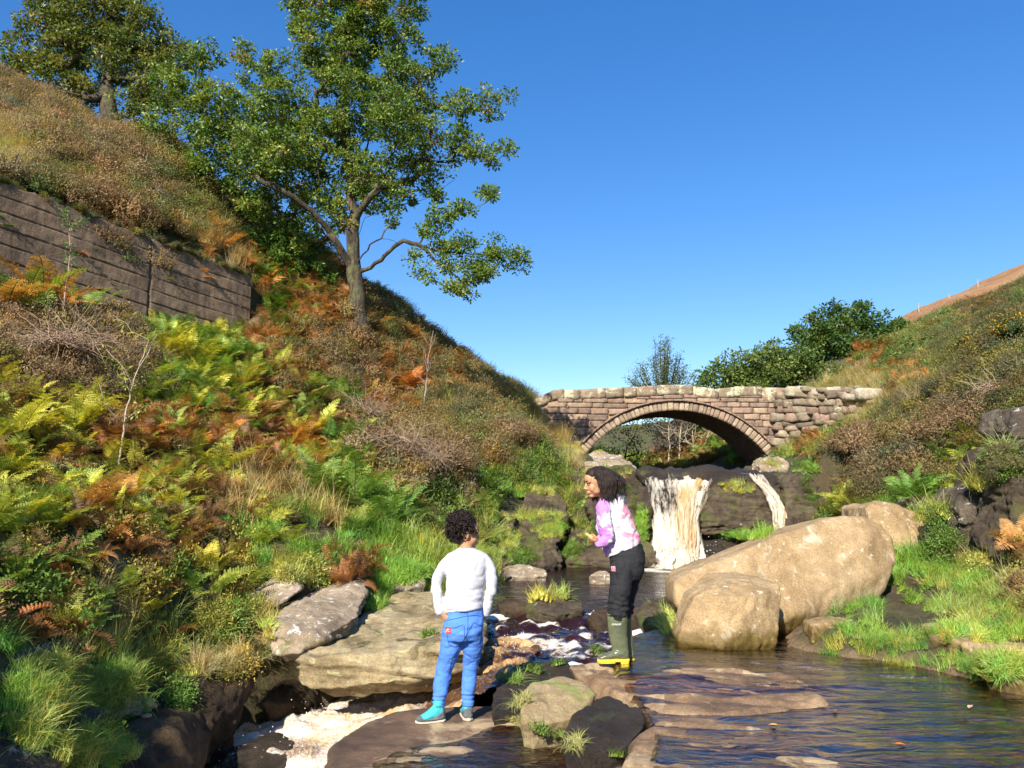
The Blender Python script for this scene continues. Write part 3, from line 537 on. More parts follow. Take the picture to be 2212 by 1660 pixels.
def sheet(name, poly, res, zf, ff, pf, mat, drop=.0, dw=.15):
    poly = [tuple(p[:2]) for p in poly]; a = np.array(poly); lo = a.min(0); hi = a.max(0)
    xs = np.arange(lo[0], hi[0] + res, res); ys = np.arange(lo[1], hi[1] + res, res); X, Y = np.meshgrid(xs, ys, indexing='ij')
    F = grid_faces(len(xs), len(ys)); x = X.ravel(); y = Y.ravel()
    cx = x[F].mean(1); cy = y[F].mean(1); F = F[inpoly(cx, cy, poly)]
    used = np.unique(F); rm = np.full(len(x), -1); rm[used] = np.arange(len(used)); F = rm[F]; x = x[used]; y = y[used]
    d = polydist(x, y, poly); z = zf(x, y, d)
    if drop: z = z - drop * sst(dw, 0, d)
    me = mesh_np(name, np.stack([x, y, z], 1), F, [mat], attrs={'foam': ('FLOAT', ff(x, y, d)), 'peat': ('FLOAT', pf(x, y, d))})
    return link(name, me)
def idw(P_, vals, p=3):
    P_ = np.array(P_, float); vals = np.array(vals, float)
    def f(x, y):
        w = 1 / (np.hypot(x[:, None] - P_[None, :, 0], y[:, None] - P_[None, :, 1]) + .08) ** p
        return (w * vals).sum(1) / w.sum(1)
    return f
def q3(x, y, sx=1, sy=1, z=0): return np.stack([x * sx, y * sy, np.full_like(x, z)], 1)
m_still = water_mat('stream_water', tint=(.86, .66, .46), ripple=.6, sc=(.45, 1.3, 1), opaque=.05, deep=(.16, .07, .06), rscale=5)
m_fast = water_mat('rapid_water', tint=(.34, .15, .08), ripple=.9, opaque=.35, deep=(.04, .012, .010))
m_pool = water_mat('pool_water', tint=(.55, .26, .17), ripple=.7, sc=(.6, 1.6, 1), opaque=.3, deep=(.06, .018, .016))
# stream above the fall
up = sheet('stream_above', [(2.3, 15.2), (4.75, 15.2), (5.0, 18), (5.6, 21), (6.4, 30), (2.4, 30), (2.2, 20)], .12, lambda x, y, d: 1.87 + fbm(q3(x, y, 3, 2), 3, 3) * .015, lambda x, y, d: x * 0, lambda x, y, d: x * 0, m_still, drop=.05)
up['kind'] = 'structure'
# pool and rapids
zc = idw([(1.5, 14), (0, 13), (3, 12), (1.2, 11), (.4, 10.6), (2.2, 10), (.2, 9.7), (1, 9.2), (1.8, 8.8), (.3, 8.7), (.9, 8.3), (.1, 8.0), (1.4, 7.8), (.6, 7.5), (2.2, 8), (.5, 7.0)],
         [.2, .2, .2, .2, .19, .2, .15, .13, .16, .07, .09, .02, .15, .07, .17, .07])
RAP = [G(1130, 1340, .13), G(1260, 1340, .13), G(1180, 1375, .08), G(1110, 1400, .05), G(1300, 1350, .13), G(1370, 1345, .15), G(1240, 1310, .17), G(1100, 1340, .1)]
def rapid(x, y): return sst(10.3, 9.2, y) * sst(2.4, 1.4, x - (9 - y) * .3)
def zpool(x, y, d):
    r = rapid(x, y)
    return zc(x, y) + fbm(q3(x, y, 1.5, 3.2), 3, 11) * (.008 + .05 * r) + np.abs(pn(q3(x, y, 5, 6), 14)) * .07 * r + fbm(q3(x, y, 12, 14), 3, 17) * .016 * r
def fpool(x, y, d):
    r = rapid(x, y); s = fbm(q3(x * 1.0 + y * .5, y, 2.6, 5.5), 4, 21)
    near_fall = sst(1.3, .2, np.hypot((x - 3.0) / 1.3, (y - 14.2) / .9)) * 1.1
    left = sst(.25, 0, np.abs(y - 14.9 + .1 * x)) * .4
    return np.clip(r * (.25 + s * .9) + near_fall + left + sst(.5, .1, np.hypot(x - .25, y - 7.9)) * .5, 0, 1)
pool = sheet('pool_water', [(-1.2, 15.2), (5.5, 15.2), (5.2, 10), (3.4, 8.7), (2.2, 7.5), (.7, 6.9), (-.02, 7.0), (-.15, 7.9), (-.25, 8.4), (-.3, 9.2), (-1, 11)], .022, zpool, fpool, lambda x, y, d: .15 + .5 * sst(.8, .1, np.hypot(x, y - 7.9)), m_pool)
pool['kind'] = 'structure'
# the chute behind the boy and the white cascade below it
def casc_z(x, y, d):
    t = sst(.05, -1.25, x); z0 = .05 - .42 * t - .10 * np.clip(-x - 1.0, 0, 2) - .14 * np.clip(7.2 - y, 0, 4) * sst(-.9, -1.6, x)
    return z0 + fbm(q3(x * .8 + y * .5, y, 2.2, 3.2), 4, 31) * .10 + (.5 - np.abs(pn(q3(x * .8 + y * .6, y - x * .6, 3, 7), 33))) * .05 + fbm(q3(x * .8 + y * .6, y - x * .6, 10, 22), 5, 35) * .028
def casc_f(x, y, d): return np.clip(.74 - .22 * np.exp(-((x + .2) / .45) ** 2) + fbm(q3(x * .7 + y * .5, y, 1.6, 3.0), 4, 41) * .6 - .2 * sst(-.4, .2, x), 0, 1)
def casc_p(x, y, d): return np.clip(.42 + .62 * np.exp(-(((x + .2) / .5) ** 2)) + .25 * fbm(q3(x, y, 1.5, 2.5), 3, 43), 0, 1)
m_casc = water_mat('white_water', tint=(.5, .25, .1), ripple=1, opaque=.5, deep=(.16, .07, .025), foam_a=(.80, .73, .62), foam_b=(.60, .37, .15))
cas = sheet('cascade', CH, .018, casc_z, casc_f, casc_p, m_casc); cas['kind'] = 'structure'
md_ = MB(); rq = np.random.default_rng(6)
for i in range(600):
    k = rq.random(); x_, y_ = (rq.uniform(-1.1, .2), rq.uniform(7.5, 8.3)) if k < .45 else (rq.uniform(-2.7, -1.2), rq.uniform(6.4, 7.9))
    if inpoly(np.array([x_]), np.array([y_]), CH)[0]: md_.ball((x_, y_, float(casc_z(np.array([x_]), np.array([y_]), 0)[0]) + abs(rq.normal()) * .05), .0022 + .0045 * rq.random() ** 2, 4)
tag(md_.obj('spray', [plain('spray_drops', (.85, .8, .72), .2)]), 'droplets thrown up by the cascade beside the boy', 'spray', kind='stuff')
# right hand stream
RS = [G(1343, 1900, .21), G(1350, 1640, .21), G(1368, 1590, .21), G(1350, 1540, .23), G(1335, 1510, .23), G(1300, 1470, .23), G(1290, 1440, .22)] + [np.array(q) for q in [(.75, 6.9, 0), (.9, 7.6, 0), (1.6, 8.6, 0), (3.2, 8.6, 0), (4.4, 7.6, 0), (6, 6.5, 0), (7, 4, 0), (6, 1, 0), (1.2, 1, 0)]]
def zst(x, y, d):
    return .205 + .05 * sst(5.4, 6.2, y) * sst(3.0, 1.2, x) - .03 * sst(6.8, 7.4, y) + fbm(q3(x + y * .3, y, 1.1, 2.6), 3, 51) * .011 + fbm(q3(x, y, 5, 9), 3, 53) * .0045
def fst(x, y, d):
    e = np.exp(-((y - 6.35 - .25 * np.sin(x * 1.3)) / .12) ** 2) * sst(1.0, 2, x)
    return np.clip(.05 + e * .33 + sst(.5, .15, np.hypot(x - 1.1, y - 8.0)) * .5 + fbm(q3(x, y, 2, 6), 4, 55) * .14, 0, .6)
st = sheet('stream_water', RS, .025, zst, fst, lambda x, y, d: x * 0 + .2, m_still, drop=.30, dw=.14); st['kind'] = 'structure'
# the thin film over the boy's slab
FL = [G(1065, 1535, 0), G(1140, 1545, 0), G(1300, 1600, 0), G(1440, 1650, 0), G(1500, 1990, 0), G(1100, 2100, 0), G(760, 1990, 0), G(735, 1640, 0), G(830, 1600, 0), G(960, 1585, 0)]
m_film = water_mat('film_water', tint=(.62, .42, .28), ripple=.6, sc=(.8, 1.2, 1), opaque=.05, rscale=12)
fl = sheet('stream_film', FL, .02, lambda x, y, d: .006 + fbm(q3(x, y, 4, 6), 3, 57) * .007, lambda x, y, d: np.clip(.02 + fbm(q3(x, y, 3, 7), 3, 59) * .12, 0, 1), lambda x, y, d: x * 0, m_film, drop=.05, dw=.25); fl['kind'] = 'structure'
# waterfalls
def fall_mat(name, ca, cb):
    m, nt, pr, out = new_mat(name); tc = N(nt, 'ShaderNodeAttribute', attribute_name='fuv')
    st = mapping(nt, tc.outputs['Vector'], (15, 2.4, 1)); n = noise(nt, st, 1, 8, .65, .25)
    n2 = noise(nt, mapping(nt, tc.outputs['Vector'], (46, 12, 1)), 1, 5, .7)
    ev = N(nt, 'ShaderNodeAttribute', attribute_name='dens')
    al = math_(nt, 'ADD', math_(nt, 'ADD', math_(nt, 'MULTIPLY', n, 1.3), math_(nt, 'MULTIPLY', n2, .7)), math_(nt, 'SUBTRACT', ev.outputs['Fac'], 1.5))
    al = ramp(nt, al, [(.0, 0), (.34, 1)])
    pv = N(nt, 'ShaderNodeAttribute', attribute_name='peat')
    k = math_(nt, 'ADD', pv.outputs['Fac'], math_(nt, 'MULTIPLY', math_(nt, 'SUBTRACT', noise(nt, mapping(nt, tc.outputs['Vector'], (7, .9, 1)), 1, 6, .6), .5), .8))
    L(nt, mixc(nt, ramp(nt, k, [(.25, 0), (.75, 1)]), ca, cb), pr.inputs['Base Color']); pr.inputs['Roughness'].default_value = .3
    b = N(nt, 'ShaderNodeBump'); b.inputs['Strength'].default_value = .9; b.inputs['Distance'].default_value = .025; L(nt, math_(nt, 'ADD', n, n2), b.inputs['Height']); L(nt, b.outputs[0], pr.inputs['Normal'])
    tl = N(nt, 'ShaderNodeBsdfTranslucent'); tl.inputs[0].default_value = (.8, .7, .5, 1); m1 = N(nt, 'ShaderNodeMixShader'); m1.inputs[0].default_value = .25
    L(nt, pr.outputs[0], m1.inputs[1]); L(nt, tl.outputs[0], m1.inputs[2])
    tr = N(nt, 'ShaderNodeBsdfTransparent'); ms = N(nt, 'ShaderNodeMixShader'); L(nt, al, ms.inputs[0]); L(nt, tr.outputs[0], ms.inputs[1]); L(nt, m1.outputs[0], ms.inputs[2]); L(nt, ms.outputs[0], out.inputs['Surface'])
    return m
m_fall = fall_mat('waterfall', (.82, .74, .60), (.60, .38, .15))
def curtain(parent, rows, nu, nt_, seed, dens, peat, amp=.05):
    """rows: list of (t, left xyz, right xyz) from lip to pool; a rippled sheet of falling water"""
    T = np.linspace(0, 1, nt_); ts_ = [r[0] for r in rows]
    Lf = np.stack([np.interp(T, ts_, [r[1][k] for r in rows]) for k in range(3)], 1); Rt = np.stack([np.interp(T, ts_, [r[2][k] for r in rows]) for k in range(3)], 1)
    U = np.linspace(0, 1, nu); V = Lf[None] * (1 - U)[:, None, None] + Rt[None] * U[:, None, None]
    UU, TT = np.meshgrid(U, T, indexing='ij'); u = UU.ravel(); t = TT.ravel(); V = V.reshape(-1, 3)
    n = fbm(np.stack([u * 9, t * 1.6, t * 0 + seed], 1), 4, seed) * amp + fbm(np.stack([u * 34, t * 7, t * 0], 1), 3, seed + 5) * amp * .35
    V[:, 1] -= n * (.4 + t) + np.sin(u * math.pi) * .18 * t
    V[:, 2] -= (np.abs(fbm(np.stack([u * 7, u * 0, u * 0 + seed], 1), 3, 4)) * .12) * (1 - t) ** 3
    V[:, 0] += fbm(np.stack([u * 4, t * 3, t * 0 + 9], 1), 3, seed + 9) * .05 * sst(0, .3, t)
    me = mesh_np('sheet', V, grid_faces(nu, nt_), [m_fall], attrs={'fuv': ('FLOAT_VECTOR', np.stack([u * np.linalg.norm(Rt[0] - Lf[0]) / 1.2, t * 1.5, t * 0 + seed], 1)), 'dens': ('FLOAT', dens(u, t)), 'peat': ('FLOAT', peat(u, t))})
    return link('water_curtain', me, parent)
wf = empty('waterfall', (3.0, 14.6, .2)); tag(wf, 'wide white and peat brown waterfall pouring into the pool behind the girl', 'waterfall')
def PF(vx, vy, D): return P(vx, vy, D) - np.array([3.0, 14.6, .2])
edge = lambda u: sst(0, .1, u) * sst(1, .9, u)
curtain(wf, [(0, PF(1388, 1019, 15.25), PF(1545, 1024, 15.25)), (.1, PF(1384, 1035, 15.0), PF(1542, 1036, 15.0)), (.35, PF(1396, 1080, 14.75), PF(1524, 1075, 14.8)), (.7, PF(1408, 1150, 14.6), PF(1508, 1140, 14.6)), (1, PF(1400, 1222, 14.4), PF(1532, 1222, 14.4))], 130, 120, 3,
        lambda u, t: .66 + .5 * sst(.2, 1, t) + .3 * np.exp(-((u - .72) / .2) ** 2) - .25 * np.exp(-((u - .35) / .25) ** 2) * sst(0, .4, t) * (1 - t) - .45 * (1 - edge(u)) + .35 * np.exp(-((u - .75) / .15) ** 2), lambda u, t: .18 + .55 * np.exp(-((u - .62) / .14) ** 2) * sst(.05, .3, t) + .7 * np.exp(-((u - .80) / .06) ** 2) * sst(.35, .1, t), .07)
curtain(wf, [(0, PF(1430, 1019, 15.2), PF(1560, 1024, 15.2)), (.15, PF(1440, 1045, 14.85), PF(1545, 1045, 14.85)), (.5, PF(1470, 1120, 14.5), PF(1512, 1120, 14.5)), (1, PF(1455, 1224, 14.3), PF(1515, 1224, 14.3))], 70, 90, 13,
        lambda u, t: .45 + .5 * t - .5 * (1 - edge(u)), lambda u, t: .3 + .4 * np.exp(-((u - .5) / .3) ** 2), .06)
curtain(wf, [(0, PF(1436, 1120, 14.5), PF(1500, 1120, 14.5)), (.4, PF(1425, 1165, 14.35), PF(1512, 1165, 14.35)), (.8, PF(1408, 1205, 14.2), PF(1524, 1205, 14.2)), (1, PF(1398, 1226, 14.0), PF(1532, 1226, 14.0))], 90, 60, 43, lambda u, t: .25 + .85 * t - .7 * (1 - sst(0, .2, u) * sst(1, .8, u)), lambda u, t: .22 + .2 * np.exp(-((u - .6) / .2) ** 2), .16)
mbs = MB()
for i in range(600):
    f = rng.random(); x = 3.1 + rng.normal() * .2; z = .2 + abs(rng.normal()) * .2; y = 14.25 - abs(rng.normal()) * .12
    mbs.ball((x - 3.0, y - 14.6, z - .2), .003 + .006 * rng.random(), 4)
tag(mbs.obj('spray', [plain('spray_drops', (.85, .8, .72), .2)], wf), kind='stuff')
wf2 = empty('waterfall', P(1688, 1150, 14.3)); tag(wf2, 'narrow arched spout of water right of the main fall', 'waterfall')
o2 = P(1688, 1150, 14.3)
curtain(wf2, [(0, P(1612, 1020, 15.2) - o2, P(1650, 1024, 15.2) - o2), (.12, P(1622, 1033, 15.0) - o2, P(1660, 1036, 15.0) - o2), (.35, P(1652, 1070, 14.7) - o2, P(1684, 1070, 14.7) - o2), (.65, P(1664, 1110, 14.5) - o2, P(1699, 1108, 14.5) - o2), (1, P(1667, 1185, 14.3) - o2, P(1706, 1185, 14.3) - o2)], 40, 90, 23,
        lambda u, t: .80 - .5 * (1 - edge(u)), lambda u, t: .3 + .3 * t, .04)
wf3 = empty('waterfall', P(1745, 1140, 14.0)); tag(wf3, 'faint trickle of water down the dark rock at the right end of the lip', 'waterfall'); o3 = P(1745, 1140, 14.0)
curtain(wf3, [(0, P(1718, 1050, 14.5) - o3, P(1735, 1050, 14.5) - o3), (1, P(1728, 1160, 13.95) - o3, P(1752, 1160, 13.95) - o3)], 16, 50, 33, lambda u, t: .15 - .3 * (1 - edge(u)), lambda u, t: .1 + t * 0, .02)
# ---------------- stones laid in walls ----------------
_bm = bmesh.new(); bmesh.ops.create_cube(_bm, size=2); bmesh.ops.subdivide_edges(_bm, edges=_bm.edges, cuts=3, use_grid_fill=True)
_bm.verts.ensure_lookup_table(); SV = np.array([v.co[:] for v in _bm.verts]); SF = np.array([[v.index for v in f.verts] for f in _bm.faces]); _bm.free()
SVn = SV / np.linalg.norm(SV, axis=1)[:, None]
def stone_v(dims, rnd=.35, seed=0, amp=.12):
    """a rounded, uneven stone inside the given box"""
    V = SV * (1 - rnd) + SVn * 1.25 * rnd
    V = V + fbm(SV * .9, 2, seed % 97 + int(seed) % 13)[:, None] * SVn * amp + pn(SV * 2.3, seed % 53)[:, None] * SVn * amp * .5
    return V * (np.array(dims) / 2)
class SB:
    def __init__(s): s.v = []; s.f = []; s.c = []; s.n = 0
    def add(s, V, F=SF, c=(1, 1, 1)): s.v.append(V); s.f.append(F + s.n); s.n += len(V); s.c.append(np.tile([*c, 1], (len(V), 1)))
    def obj(s, name, mat, parent=None, smooth=True, off=(0, 0, 0)):
        me = mesh_np(name, np.concatenate(s.v) - np.array(off), np.concatenate(s.f), [mat], smooth, attrs={'scol': ('FLOAT_COLOR', np.concatenate(s.c))})
        return link(name, me, parent)
def masonry(name, lich=.6):
    m, nt, pr, out = new_mat(name); g = N(nt, 'ShaderNodeNewGeometry'); pos = g.outputs['Position']; a = N(nt, 'ShaderNodeAttribute', attribute_name='scol')
    c = mixc(nt, 1, a.outputs['Color'], ramp(nt, noise(nt, pos, 9, 8, .7), [(.3, .55), (.7, 1.35)]), 'MULTIPLY')
    c = mixc(nt, ramp(nt, noise(nt, pos, 3.2, 8, .7, .5), [(lich, 0), (lich + .06, 1)]), c, (.46, .43, .28))
    c = mixc(nt, ramp(nt, noise(nt, pos, 16, 6, .7, .5), [(.66, 0), (.70, 1)]), c, (.6, .57, .48))
    L(nt, c, pr.inputs['Base Color']); pr.inputs['Roughness'].default_value = .92; bump(nt, pr, noise(nt, pos, 22, 8, .75), .7, .03); return m
m_mason = masonry('bridge_masonry', .66); m_cope = masonry('coping_masonry', .52); m_dry = masonry('drystone', .62)
m_mortar = rock_mat('mortar', [(.22, .13, .08), (.34, .21, .13), (.42, .28, .18)], 3, .95, .4)
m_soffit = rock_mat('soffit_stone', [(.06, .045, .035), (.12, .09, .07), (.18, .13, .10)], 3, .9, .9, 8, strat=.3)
BY = 22.0; ARC_C = P(1464, 1135, BY); ARC_C[2] += 0; _sc = abs(P(1564, 1135, BY)[0] - ARC_C[0]) / 100
RI = P(1464, 887, BY)[2] - ARC_C[2]; RO = P(1464, 868, BY)[2] - ARC_C[2]
top_prof = [(1140, 870), (1165, 860), (1178, 850), (1205, 842), (1240, 842), (1330, 838), (1400, 835), (1440, 832), (1508, 832), (1522, 838), (1560, 839), (1600, 835), (1700, 838), (1725, 838)]
TPx = np.array([P(a, b, BY)[0] for a, b in top_prof]); TPz = np.array([P(a, b, BY)[2] for a, b in top_prof])
bridge = empty('stone_bridge', (ARC_C[0], BY, 1.9)); tag(bridge, 'old single arch packhorse bridge of reddish stone above the waterfall', 'bridge')
bo = np.array([ARC_C[0], BY, 1.9]); Wd = 2.3
x0b, x1b = TPx[0], P(1700, 900, BY)[0]
xs = np.unique(np.concatenate([np.linspace(x0b, x1b, 120), [ARC_C[0] - RI * .999, ARC_C[0] + RI * .999]])); V = []
for x in xs:
    dx = x - ARC_C[0]; zb = ARC_C[2] + math.sqrt(max(RI ** 2 - dx ** 2, 0)) if abs(dx) < RI else 0
    zb = max(zb, 1.5); zt = np.interp(x, TPx, TPz) - .10
    for y in (BY + .03, BY + .03 + Wd): V += [(x, y, zb), (x, y, zt)]
V = np.array(V) - bo; F = []; n = len(xs)
for i in range(n - 1):
    a = i * 4; b = a + 4
    F += [(a, b, b + 1, a + 1), (a + 2, a + 3, b + 3, b + 2), (a, a + 2, b + 2, b), (a + 1, b + 1, b + 3, a + 3)]
F += [(0, 1, 3, 2), ((n - 1) * 4, (n - 1) * 4 + 2, (n - 1) * 4 + 3, (n - 1) * 4 + 1)]
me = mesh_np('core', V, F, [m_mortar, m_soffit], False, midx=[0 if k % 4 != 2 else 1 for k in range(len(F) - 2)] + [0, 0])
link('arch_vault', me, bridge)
pinks = [(.25, .165, .115), (.29, .195, .135), (.22, .15, .105), (.32, .225, .15), (.20, .14, .10), (.28, .20, .135)]
sb = SB(); rs = random.Random(5); z = 1.7; row = 0
while z < TPz.max():
    h = rs.uniform(.12, .22); x = x0b + rs.uniform(-.3, 0)
    while x < x1b:
        w = rs.uniform(.22, .72); cx = x + w / 2; cz = z + h / 2; lim = np.interp(cx, TPx, TPz) - .26
        r = math.hypot(cx - ARC_C[0], cz - ARC_C[2])
        if z + h * .5 < lim and r > RO - .05:
            hh = min(h, lim - z)
            V = stone_v((w - .022, .13, hh - .018), .07, rs.randint(0, 999), .13) + [cx, BY + .045, z + hh / 2]
            d = V[:, [0, 2]] - ARC_C[[0, 2]]; rr_ = np.linalg.norm(d, axis=1); k = np.maximum(rr_, RO + .03) / rr_
            V[:, 0] = ARC_C[0] + d[:, 0] * k; V[:, 2] = ARC_C[2] + d[:, 1] * k
            V[:, 1] -= rs.uniform(0, .02); V[:, 2] += .02 * math.sin(cx * 1.3)
            c = rs.choice(pinks); s_ = rs.uniform(.85, 1.15); sb.add(V, c=[q * s_ for q in c])
        x += w
    z += h
sb.obj('spandrel_wall', m_mason, bridge, off=bo)
sb = SB(); a0 = math.acos((P(1257, 958, BY)[2] - ARC_C[2]) / RO); a1 = math.acos(min(1, (P(1661, 975, BY)[2] - ARC_C[2]) / RO))
nv = 47; edges_ = np.cumsum([0] + [rs.uniform(.7, 1.3) for _ in range(nv)]); edges_ = -a0 - .05 + (a0 + a1 + .12) * edges_ / edges_[-1]
for i in range(nv):
    th = (edges_[i] + edges_[i + 1]) / 2; w = (edges_[i + 1] - edges_[i]) * (RI + RO) / 2 - .014; dr = rs.uniform(-.02, .03)
    V = stone_v((w, .30, RO - RI + dr), .10, rs.randint(0, 999), .06); c_, s_ = math.cos(th), math.sin(th); r = (RI + RO) / 2 + dr / 2
    X_ = V[:, 0] * c_ + (V[:, 2] + r) * s_; Z_ = -V[:, 0] * s_ + (V[:, 2] + r) * c_
    V = np.stack([X_ + ARC_C[0], V[:, 1] + BY + .10 - rs.uniform(0, .02), Z_ + ARC_C[2]], 1); q = rs.choice(pinks + [(.34, .26, .17)] * 3); k = rs.uniform(.9, 1.25); sb.add(V, c=[a * k for a in q])
sb.obj('arch_ring', m_mason, bridge, off=bo)
sb = SB()
for i in range(nv):
    th = -a0 + (a0 + a1) * (i + .5) / nv; V = stone_v(((a0 + a1) * RO / nv * 1.04, .2, .045), .15, i, .1); c_, s_ = math.cos(th), math.sin(th); r = RO + .03
    V = np.stack([V[:, 0] * c_ + (V[:, 2] + r) * s_ + ARC_C[0], V[:, 1] + BY - .03, -V[:, 0] * s_ + (V[:, 2] + r) * c_ + ARC_C[2]], 1); sb.add(V, c=(.26, .17, .12))
sb.obj('hood_course', m_mason, bridge, off=bo)
x = x0b + .15
cw = [.5, .35, .45, .7, .5, .35, .55, .6, .4, .7, .45, .75, .85, .95, .75, 1.2, 1.3, .5]
k = 0
while x < x1b + .2:
    w = cw[k % len(cw)]; big = k >= 12; cx = x + w / 2; zt = np.interp(cx, TPx, TPz); h = .27 if not big else .42
    sl = (np.interp(x + w, TPx, TPz) - np.interp(x, TPx, TPz)) / w; sb = SB()
    V = stone_v((w - .01, .42, h), .08 if not big else .16, k * 7 + 3, .12); V[:, 2] += V[:, 0] * sl; V += [cx, BY + .17, zt - h / 2]
    q = (.23, .17, .11) if k % 3 else (.27, .19, .125); sb.add(V, c=q); sb.obj('coping_stone', m_cope, bridge, off=bo); x += w; k += 1
# far parapet
sb = SB(); x = x0b
while x < x1b: sb.add(stone_v((.68, .35, .5), .15, int(x * 50), .08) + [x + .34, BY + Wd - .1, np.interp(x + .34, TPx, TPz) - .32], c=(.3, .22, .16)); x += .68
sb.obj('far_parapet', m_mason, bridge, off=bo)
# the dry stone wall running on to the right
dw = empty('dry_stone_wall', P(1700, 945, 21.6)); do = np.array(dw.location); tag(dw, 'rough dry stone wall of loose boulders continuing from the right end of the bridge', 'wall')
dtop = [(1690, 842), (1760, 840), (1800, 842), (1862, 840), (1885, 850), (1893, 872), (1905, 895)]
def dpt(s): D = 21.95 - 1.7 * s; return D
sb = SB(); row = 0; vy = 985
while vy > 835:
    h = rs.uniform(9, 17); vx = 1672 + rs.uniform(-10, 0) + (row % 2) * 7
    while vx < 1908:
        w = rs.uniform(13, 38); s_ = (vx + w / 2 - 1680) / 230; D = dpt(s_); tp = np.interp(vx + w / 2, [a for a, b in dtop], [b for a, b in dtop])
        if vy - h * .6 > tp:
            c0 = P(vx + w / 2, vy - h / 2 + rs.uniform(-3, 3), D); sc_ = D / FV; V = stone_v((w * sc_ * 1.02, .42, h * sc_ * 1.06), .38, rs.randint(0, 999), .28)
            a = rs.uniform(-.12, .12); V = np.stack([V[:, 0] * math.cos(a) - V[:, 2] * math.sin(a), V[:, 1] + rs.uniform(-.05, .05), V[:, 0] * math.sin(a) + V[:, 2] * math.cos(a)], 1)
            q = rs.choice([(.26, .20, .13), (.20, .155, .105), (.31, .25, .17), (.25, .17, .12)]); k = rs.uniform(.75, 1.2); sb.add(V + c0, c=[z_ * k for z_ in q])
        vx += w
    vy -= h * .98; row += 1
sb.obj('wall_stones', m_dry, dw, off=do)
mb = MB(); pa = P(1685, 850, 22.0); pb = P(1890, 862, 20.5)
for p_, q_ in ((pa, pb),):
    c0 = (Vector(p_) + Vector(q_)) / 2; c0.z = (p_[2] + 2.2) / 2; ln = math.hypot(q_[0] - p_[0], q_[1] - p_[1]); ang = math.atan2(q_[1] - p_[1], q_[0] - p_[0])
    mb.box(c0 - Vector(do) + Vector((0, .12, -.05)), (ln, .3, p_[2] - 2.3), Matrix.Rotation(ang, 3, 'Z'))
mb.obj('wall_core', [rock_mat('wall_core', [(.03, .025, .02), (.05, .04, .03), (.07, .055, .04)])], dw, smooth=False)
for (vx, vy, w, h, D, sd_) in [(1872, 853, 56, 26, 20.5, 5), (1720, 848, 50, 22, 21.7, 6), (1795, 846, 34, 16, 21.2, 8), (1765, 850, 34, 18, 21.4, 3), (1845, 860, 50, 14, 20.7, 2)]:
    sb = SB(); sc_ = D / FV; sb.add(stone_v((w * sc_, .55, h * sc_), .4, sd_, .22) + P(vx, vy, D), c=(.36, .30, .22)); sb.obj('cap_stone', m_cope, dw, off=do)
# ---------------- the concrete wall on the left ----------------
m_conc, nt, pr, out = new_mat('old_concrete'); g_ = N(nt, 'ShaderNodeNewGeometry'); pos = g_.outputs['Position']
c_ = ramp(nt, noise(nt, pos, 2.0, 9, .7, .4), [(.3, (.07, .046, .029)), (.5, (.17, .115, .073)), (.72, (.30, .205, .125))])
c_ = mixc(nt, .8, c_, ramp(nt, noise(nt, mapping(nt, pos, (9, 9, 1.1)), 1, 7, .7), [(.3, .45), (.62, 1.3)]), 'MULTIPLY')
c_ = mixc(nt, .6, c_, ramp(nt, noise(nt, pos, 45, 5, .7), [(.3, .5), (.7, 1.4)]), 'MULTIPLY')
L(nt, c_, pr.inputs['Base Color']); pr.inputs['Roughness'].default_value = .95; bump(nt, pr, noise(nt, pos, 30, 9, .8), .8, .03)
ns, nz_ = 420, 200; A3 = WALL_A.copy(); B3 = WALL_B.copy(); ext = .35
A3 = WALL_A - (WALL_B - WALL_A) * ext
s_ = np.linspace(0, 1, ns); t_ = np.linspace(0, 1, nz_); SS, TT = np.meshgrid(s_, t_, indexing='ij'); SS = SS.ravel(); TT = TT.ravel()
u = -ext + (1 + ext) * SS; hb = 2.6; depth_z = TT * hb      # depth below the top
base = A3[None] + (B3 - A3)[None] * SS[:, None]
sj = (330 / 543) * 1.0
sj = np.interp(330, [P_x for P_x in [toV(*(WALL_A + (WALL_B - WALL_A) * k))[0] for k in np.linspace(0, 1, 40)]], np.linspace(0, 1, 40))
board = np.where(u < sj, .262 + .0 * u, .245)
ph = (depth_z + .03 * np.sin(u * 7) * .3) / board; kb = np.floor(ph); fr_ = ph - kb
dgro = np.minimum(fr_, 1 - fr_) * board
wv = fbm(np.stack([u * 9, depth_z * 2, kb * 3.1], 1), 3, 71)
dis = -.030 * np.exp(-(dgro / (.008 + .010 * np.abs(wv))) ** 2) * np.clip(.75 + wv * .9, .1, 1.2) + ((kb * 37 + (u > sj) * 11) % 5 - 2) * .0025
dis += -.04 * np.exp(-(((u - sj + .004 * wv) * WALL_L) / .018) ** 2) + fbm(np.stack([u * 30, depth_z * 5, u * 0], 1), 4, 73) * .008
dis += sst(.03, 0, depth_z) * -.03
Vw = base.copy(); Vw[:, 2] -= depth_z; Vw[:, 2] += sst(.04, 0, depth_z) * fbm(np.stack([u * 25, u * 0, u * 0], 1), 4, 75) * .06
Vw[:, 0] += WALL_N[0] * dis; Vw[:, 1] += WALL_N[1] * dis
Fw = grid_faces(ns, nz_)[:, ::-1]
bk = Vw.copy(); bk[:, 0] -= WALL_N[0] * .4; bk[:, 1] -= WALL_N[1] * .4
idx = np.arange(ns * nz_).reshape(ns, nz_); o_ = ns * nz_
topf = np.stack([idx[:-1, 0], idx[1:, 0], idx[1:, 0] + o_, idx[:-1, 0] + o_], 1); endf = np.stack([idx[-1, :-1], idx[-1, :-1] + o_, idx[-1, 1:] + o_, idx[-1, 1:]], 1); backf = Fw + o_
wo = WALL_B - [0, 0, 2.3]
o = link('concrete_wall', mesh_np('concrete_wall', np.concatenate([Vw, bk]) - wo, np.concatenate([Fw, topf, endf, backf[:, ::-1]]), [m_conc]), loc=wo)
